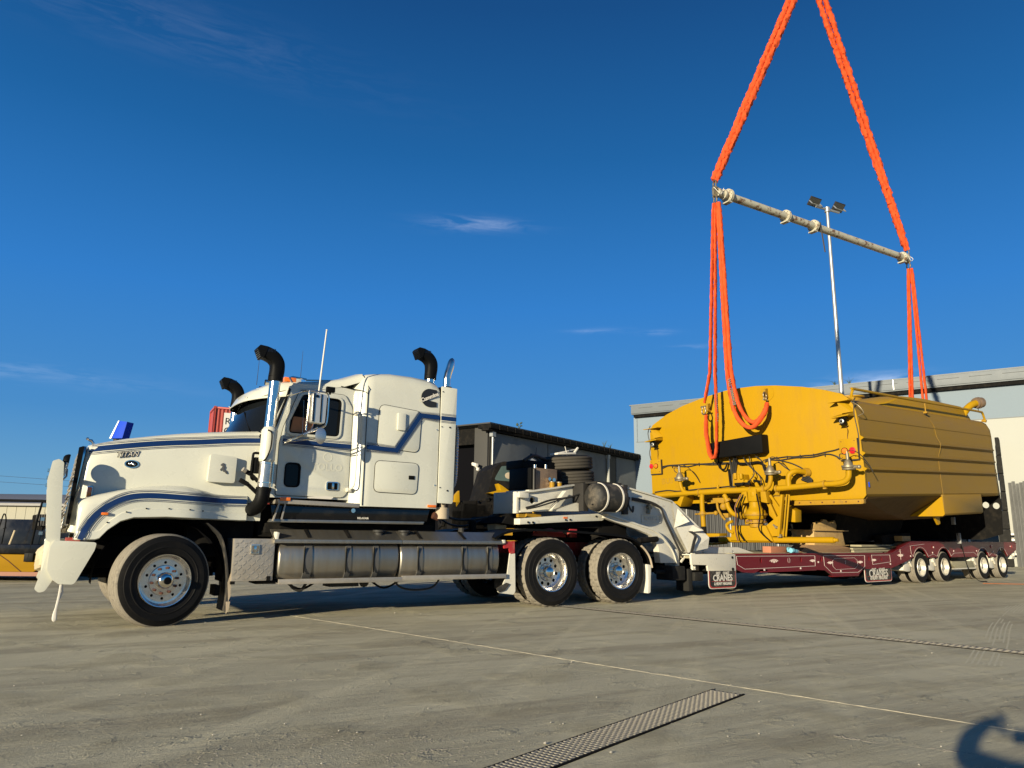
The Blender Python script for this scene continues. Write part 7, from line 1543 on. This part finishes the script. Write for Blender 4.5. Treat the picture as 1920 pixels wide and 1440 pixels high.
# ------------------------------------------------------------------ left background
# low yellow machine with rails on the far left
lm = thing('flat_deck_machine', 'low yellow and black machine deck with hand rails at the left edge', 'machine', (-10.0, 15.3, 0), (0, 0, math.radians(4)))
b = B(); b.plate([(-4.0, .20), (.36, .20), (.52, .30), (.36, .54), (-4.0, .56)], -.1, 1.6); obj('side_skirt', b, 'yellow3', lm, bevel=.01)
b = B(); b.tube([(-.35, -.105, .54), (-.16, -.105, .42), (.13, -.105, .20)], .008, 6); obj('hose_line', b, 'nut', lm)
b = B(); b.box(-4, .55, -.14, 1.65, .12, .20); obj('skirt_edge', b, 'nut', lm)
b = B(); b.box(-4, .55, -.14, 1.65, .56, .74); b.box(-4, .6, .6, 1.6, .1, 1.25); obj('deck', b, 'blackgloss', lm, bevel=.01)
b = B(); b.box(-4, 1.5, .9, 1.7, .74, 1.15); b.box(-.2, .25, .6, .9, 1.0, 1.35); b.tube(smooth_path([(.35, .3, 1.2), (.6, .35, 1.45), (.9, .4, 1.5), (1.6, .6, 1.55), (2.2, .8, 1.4)], 4), .05, 6); b.box(1.0, 2.8, .6, 1.4, .55, 1.55); obj('engine_cover', b, 'blackmatt', lm, bevel=.03)
for i in range(9):
    if i == 0:
        b = B(); b.box(0, .028, .48, .52, 1.12, 1.36); BAR = b.mesh('grille_bar', M['shedpillar'])
    link('grille_bar', BAR, lm, (-.05 + i * .05, 0, 0))
b = B(); b.tube(smooth_path([(-3.5, -.05, 1.62), (-1.5, -.05, 1.62), (.0, -.05, 1.62), (.38, -.05, 1.615), (.48, -.05, 1.55), (.50, -.05, 1.40), (.50, -.05, .75)], 5), .028, 8); b.tube([(.36, -.12, 1.6), (.30, -.12, 1.2), (.24, -.12, .45)], .022, 8); obj('hand_rail', b, 'black', lm)
b = B(); b.box(.16, .34, -.14, -.09, .40, .58); obj('rail_foot', b, 'black', lm, bevel=.01)
b = B(); b.tube([(-.18, -.1, .72), (-.11, -.1, 1.02)], .018, 6); obj('yellow_lever', b, 'canvas', lm)
b = B(); b.tube(smooth_path([(-.50, -.05, .75), (-.45, -.05, 1.1), (-.40, -.05, 1.35), (-.34, -.05, 1.2), (-.36, -.05, .75)], 4), .012, 6); b.tube([(-.4, 0, 1.05), (-.34, 0, 1.07)], .008, 5); obj('small_rail', b, 'black', lm)
# long cream shed with grey roof, far left
fs = wallframe('cream_shed', 'long low cream shed with a grey roof far behind on the left', 'building', (-60.5, 80), 92)
b = B(); b.box(-20, 45, 0, 14, 0, 3.45); obj('wall', b, 'farwall', fs)
b = B(); b.plate([(-.6, 3.40), (-.6, 3.65), (10, 5.1), (20, 3.6), (20, 3.3)], -20.3, 45.4, 'yz'); obj('roof', b, 'farroof', fs)
for i in range(60):
    if i == 0:
        b = B(); b.box(0, .05, -.03, .0, 0, 3.4); RIB = b.mesh('wall_rib', M['farwall'])
    link('wall_rib', RIB, fs, (-19 + i * 1.05, 0, 0))
b = B(); b.box(10.6, 12.6, -.04, 0, 0, 2.7); obj('roller_door', b, 'shedpillar', fs)
# red shipping containers stacked far behind
for k, (z, lab) in enumerate(((4.70, 'red shipping container on top of the stack behind the cab'), (2.1, 'red shipping container second from the top of the stack behind the cab'), (-.5 + .5, 'red shipping container at the bottom of the stack, mostly hidden'))):
    z = 6.24 - k * 2.62 if k < 2 else 1.0
    c = thing('shipping_container', lab, 'container', (-18.62, 45, z), (0, 0, math.radians(28)), 'red shipping containers')
    if k == 2: c.location[2] = 0; 
    hh = 2.45 if k < 2 else 3.55
    b = B(); b.box(0, .12, 0, .12, 0, hh); b.box(5.94, 6.06, 0, .12, 0, hh); b.box(0, 6.06, 0, .1, 0, .16); b.box(0, 6.06, 0, .1, hh - .12, hh); b.box(0, .12, 2.3, 2.42, 0, hh); b.box(0, .12, 0, 2.42, hh - .12, hh); b.box(0, .12, 0, 2.42, 0, .16); obj('frame', b, 'cont', c, bevel=.01)
    b = B(); 
    pr = []
    for i in range(26): x = .12 + i * .225; pr += [(x, .02), (x + .06, .06), (x + .12, .06), (x + .18, .02)]
    pr += [(5.94, .02), (5.94, 2.38), (.06, 2.38), (.06, .02)]
    b.plate(pr, .14, hh - .1, 'xy'); obj('corrugated_side', b, 'cont', c)
    b = B(); b.box(.62, 1.12, -.012, .0, hh - 2.0, hh - .35); obj('white_patch', b, 'contwhite', c)
    text('lettering', 'R\nC', .6, (.87, -.02, hh - 1.2), 'text_black', c, ext=.002, bold=.0)
    b = B()
    for x in (.0, 5.94): b.box(x, x + .14, -.02, .14, hh - .12, hh + .03)
    obj('corner_casting', b, 'cont', c)
# bright blue sign/bucket showing over the bonnet: a blue skip loader arm on the yard
bm_ = thing('blue_hopper', 'bright blue tilted steel hopper on a post showing above the bonnet', 'hopper', (-9.55, 17.5, .0), (0, 0, math.radians(-10)))
b = B(); b.cyl((.05, 0, 0), (.05, 0, 3.25), .08, 12); b.box(-.3, .4, -.3, .3, 0, .1); obj('post', b, 'shedtrim', bm_)
b = B(); b.plate(rounded([(-.01, 3.20), (.15, 3.62), (.36, 3.60), (.28, 3.20)], .02), -.12, .12); obj('hopper_body', b, 'bluepaint', bm_, bevel=.01)
b = B(); b.plate([(-.06, 3.20), (.125, 3.625), (.15, 3.625), (-.01, 3.20)], -.13, .13); obj('hopper_edge', b, 'galv', bm_)
# power lines far left
pl = thing('power_line', 'two thin power lines crossing the sky far behind on the left', 'power line', (-60, 95, 0))
b = B(); b.tube([(-60, 0, 11.5), (-20, 0, 8.4), (12, 0, 6.6)], .018, 5); b.tube([(-60, 0, 10.2), (-20, 0, 7.6), (12, 0, 5.9)], .018, 5); obj('cables', b, 'wire', pl)
b = B(); b.cyl((12, 0, 0), (12, 0, 7.6), .12, 10); b.cyl((-60, 0, 0), (-60, 0, 11.8), .12, 10); obj('pole', b, 'wood', pl)

# ------------------------------------------------------------------ the photographer, crouching behind the phone; the arm's shadow falls on the yard
ph = thing('mobile_phone', 'phone held up by the crouching photographer behind the viewpoint', 'phone', (.045, -.022, 1.045))
b = B(); b.box(-.078, .078, -.004, .004, -.038, .038); obj('phone_body', b, 'black', ph, bevel=.003)
pe = thing('person', 'crouching person in navy shirt and grey trousers holding up a phone', 'person', (0, 0, 0))
J = {}
def skel(verts, edges):
    me = bpy.data.meshes.new('body'); me.from_pydata([v[:3] for v in verts], [], []); me = bpy.data.meshes.new('body')
    me.from_pydata([v[:3] for v in verts], edges, []); o = bpy.data.objects.new('body', me); COL.objects.link(o)
    m = o.modifiers.new('skin', 'SKIN'); m.use_smooth_shade = True
    if not me.skin_vertices: 
        bm = bmesh.new(); bm.from_mesh(me); bm.verts.layers.skin.verify(); bm.to_mesh(me); bm.free()
    for i, v in enumerate(verts):
        sv_ = me.skin_vertices[0].data[i]; sv_.radius = (v[3], v[4] if len(v) > 4 else v[3]); sv_.use_root = (i == 0)
    o.modifiers.new('sub', 'SUBSURF').levels = 2
    bpy.context.view_layer.update()
    out = bpy.data.meshes.new_from_object(o.evaluated_get(bpy.context.evaluated_depsgraph_get())); bpy.data.objects.remove(o); return out
V = [(.05, -.78, .40, .15, .12), (.04, -.70, .60, .14, .11), (.03, -.60, .82, .16, .11), (.03, -.56, .96, .15, .09), (.03, -.53, 1.05, .055), (.03, -.49, 1.13, .06), (.03, -.46, 1.20, .088, .095), (.03, -.45, 1.27, .075, .085),
     (-.17, -.52, .97, .075), (-.33, -.42, .975, .066), (-.49, -.32, 1.02, .060), (-.38, -.20, 1.09, .055), (-.23, -.105, 1.14, .038), (-.17, -.075, 1.145, .042, .022),
     (.21, -.58, .96, .062), (.30, -.50, .83, .050), (.36, -.40, .74, .043), (.28, -.26, .85, .040), (.18, -.10, .985, .027), (.15, -.065, 1.02, .034, .018),
     (-.06, -.76, .38, .10), (-.16, -.55, .40, .085), (-.24, -.32, .46, .06), (-.22, -.42, .28, .055), (-.20, -.50, .09, .04), (-.21, -.42, .045, .045, .035), (-.23, -.27, .035, .04, .03),
     (.16, -.76, .38, .10), (.28, -.60, .36, .085), (.38, -.45, .26, .06), (.36, -.60, .17, .055), (.33, -.74, .09, .04), (.33, -.68, .045, .045, .035), (.35, -.54, .035, .04, .03)]
E_ = [(0, 1), (1, 2), (2, 3), (3, 4), (4, 5), (5, 6), (6, 7), (3, 8), (8, 9), (9, 10), (10, 11), (11, 12), (12, 13), (3, 14), (14, 15), (15, 16), (16, 17), (17, 18), (18, 19), (0, 20), (20, 21), (21, 22), (22, 23), (23, 24), (24, 25), (25, 26), (0, 27), (27, 28), (28, 29), (29, 30), (30, 31), (31, 32), (32, 33)]
def fingers(base, hand, tips):
    for off, mid, tip, r in tips:
        i = len(V); V.append((*off, r)); V.append((*mid, r * .9)); V.append((*tip, r * .75)); E_.extend([(base, i), (i, i + 1), (i + 1, i + 2)])
fingers(13, 'L', [((-.135, -.055, 1.165), (-.09, -.03, 1.175), (-.055, -.02, 1.150), .0095), ((-.130, -.05, 1.145), (-.085, -.02, 1.150), (-.045, -.012, 1.115), .010), ((-.130, -.05, 1.125), (-.085, -.022, 1.120), (-.045, -.012, 1.085), .0095), ((-.135, -.055, 1.105), (-.095, -.03, 1.095), (-.05, -.018, 1.06), .0085), ((-.155, -.075, 1.105), (-.115, -.06, 1.075), (-.06, -.042, 1.06), .011)])
fingers(19, 'R', [((.15, -.045, 1.05), (.145, -.02, 1.075), (.10, -.012, 1.085), .0095), ((.145, -.035, 1.035), (.14, -.008, 1.05), (.115, -.006, 1.06), .010), ((.14, -.035, 1.02), (.14, -.008, 1.03), (.115, -.006, 1.035), .0095), ((.135, -.035, 1.005), (.135, -.01, 1.01), (.112, -.01, 1.015), .0085), ((.13, -.065, 1.035), (.11, -.055, 1.05), (.085, -.04, 1.05), .011)])
bme = skel(V, E_)
for m_ in ('cloth', 'skin', 'cloth2', 'black'): bme.materials.append(M[m_])
for f in bme.polygons:
    c = f.center; mi = 0
    if c.z < .13: mi = 3
    elif c.z < .52: mi = 2
    if c.z > 1.07 and abs(c.x - .03) < .12 and c.y < -.3: mi = 1
    if c.y > -.17 and c.z > .9: mi = 1
    f.material_index = mi; f.use_smooth = True
link('body', bme, pe)
b = B(); b.sphere((.03, -.475, 1.265), .105, 20, (.9, 1.0, .75)); obj('hair', b, 'hair', pe)
b = B(); b.sphere((.03, -.362, 1.205), .016, 8, (.8, 1.2, 1.4)); b.sphere((-.055, -.45, 1.205), .02, 8, (.5, 1, 1.4)); b.sphere((.115, -.45, 1.205), .02, 8, (.5, 1, 1.4)); obj('nose_and_ears', b, 'skin', pe)
b = B(); b.sphere((.0, -.372, 1.23), .009, 8); b.sphere((.06, -.372, 1.23), .009, 8); b.sphere((.03, -.368, 1.165), .016, 8, (1.3, .4, .35)); obj('eyes_and_mouth', b, 'hair', pe)

# dark corrugated fence in front of the far end of the right warehouse
fn = wallframe('corrugated_fence', 'dark corrugated steel fence between the grey shed and the right warehouse', 'fence', (22.133, 33.105), 125.5)
b = B(); pr = []
for i in range(6): x = i * .2; pr += [(x + .01, 0), (x + .06, -.05), (x + .12, -.05), (x + .17, 0)]
pr += [(1.19, .0), (1.19, .012), (.0, .012)]
b.plate(pr, .02, 3.45, 'xy'); FS = b.mesh('fence_sheet', M['corr'])
for i in range(15): link('fence_sheet', FS, fn, (-19.2 + i * 1.2, -1.2, 0))
for i in range(8):
    b = B(); b.cyl((-19.2 + i * 2.4, -1.30, 0), (-19.2 + i * 2.4, -1.30, 3.5), .05, 10); obj('fence_post', b, 'galv', fn)

# pale dusty tyre tracks crossing the yard
M['track'] = material('dusty_tyre_track', (.49, .445, .30), .95, var=.15, scale=9)
def track(pts, w, ribs, kind='structure'):
    P = smooth_path([(x, y, 0) for x, y in pts], 30); b = B()
    for k in range(ribs):
        o = (k / (ribs - 1) - .5) * w; run = []
        for i in range(len(P) - 1):
            d = (P[i + 1] - P[i]).normalized(); n = Vector((-d.y, d.x, 0)); c = P[i] + n * o
            if noise.noise(Vector((i * .05, k * .6, 4.0))) + .6 * noise.noise(Vector((c.x * .5, c.y * .5, 1))) > -.12:
                hw = w / ribs * .22
                b.add([c - n * hw + Vector((0, 0, .0012)), c + n * hw + Vector((0, 0, .0012)), P[i + 1] + n * (o + hw) + Vector((0, 0, .0012)), P[i + 1] + n * (o - hw) + Vector((0, 0, .0012))], [(0, 1, 2, 3)])
    obj('tyre_track', b, 'track', smooth=0, kind=kind)
track([(4.2, 6.8), (5.2, 8.2), (6.6, 10.2), (8.6, 12.8), (11, 15.6)], .26, 7)
track([(4.9, 6.4), (5.9, 7.9), (7.3, 9.9), (9.3, 12.4), (11.8, 15.0)], .26, 7)
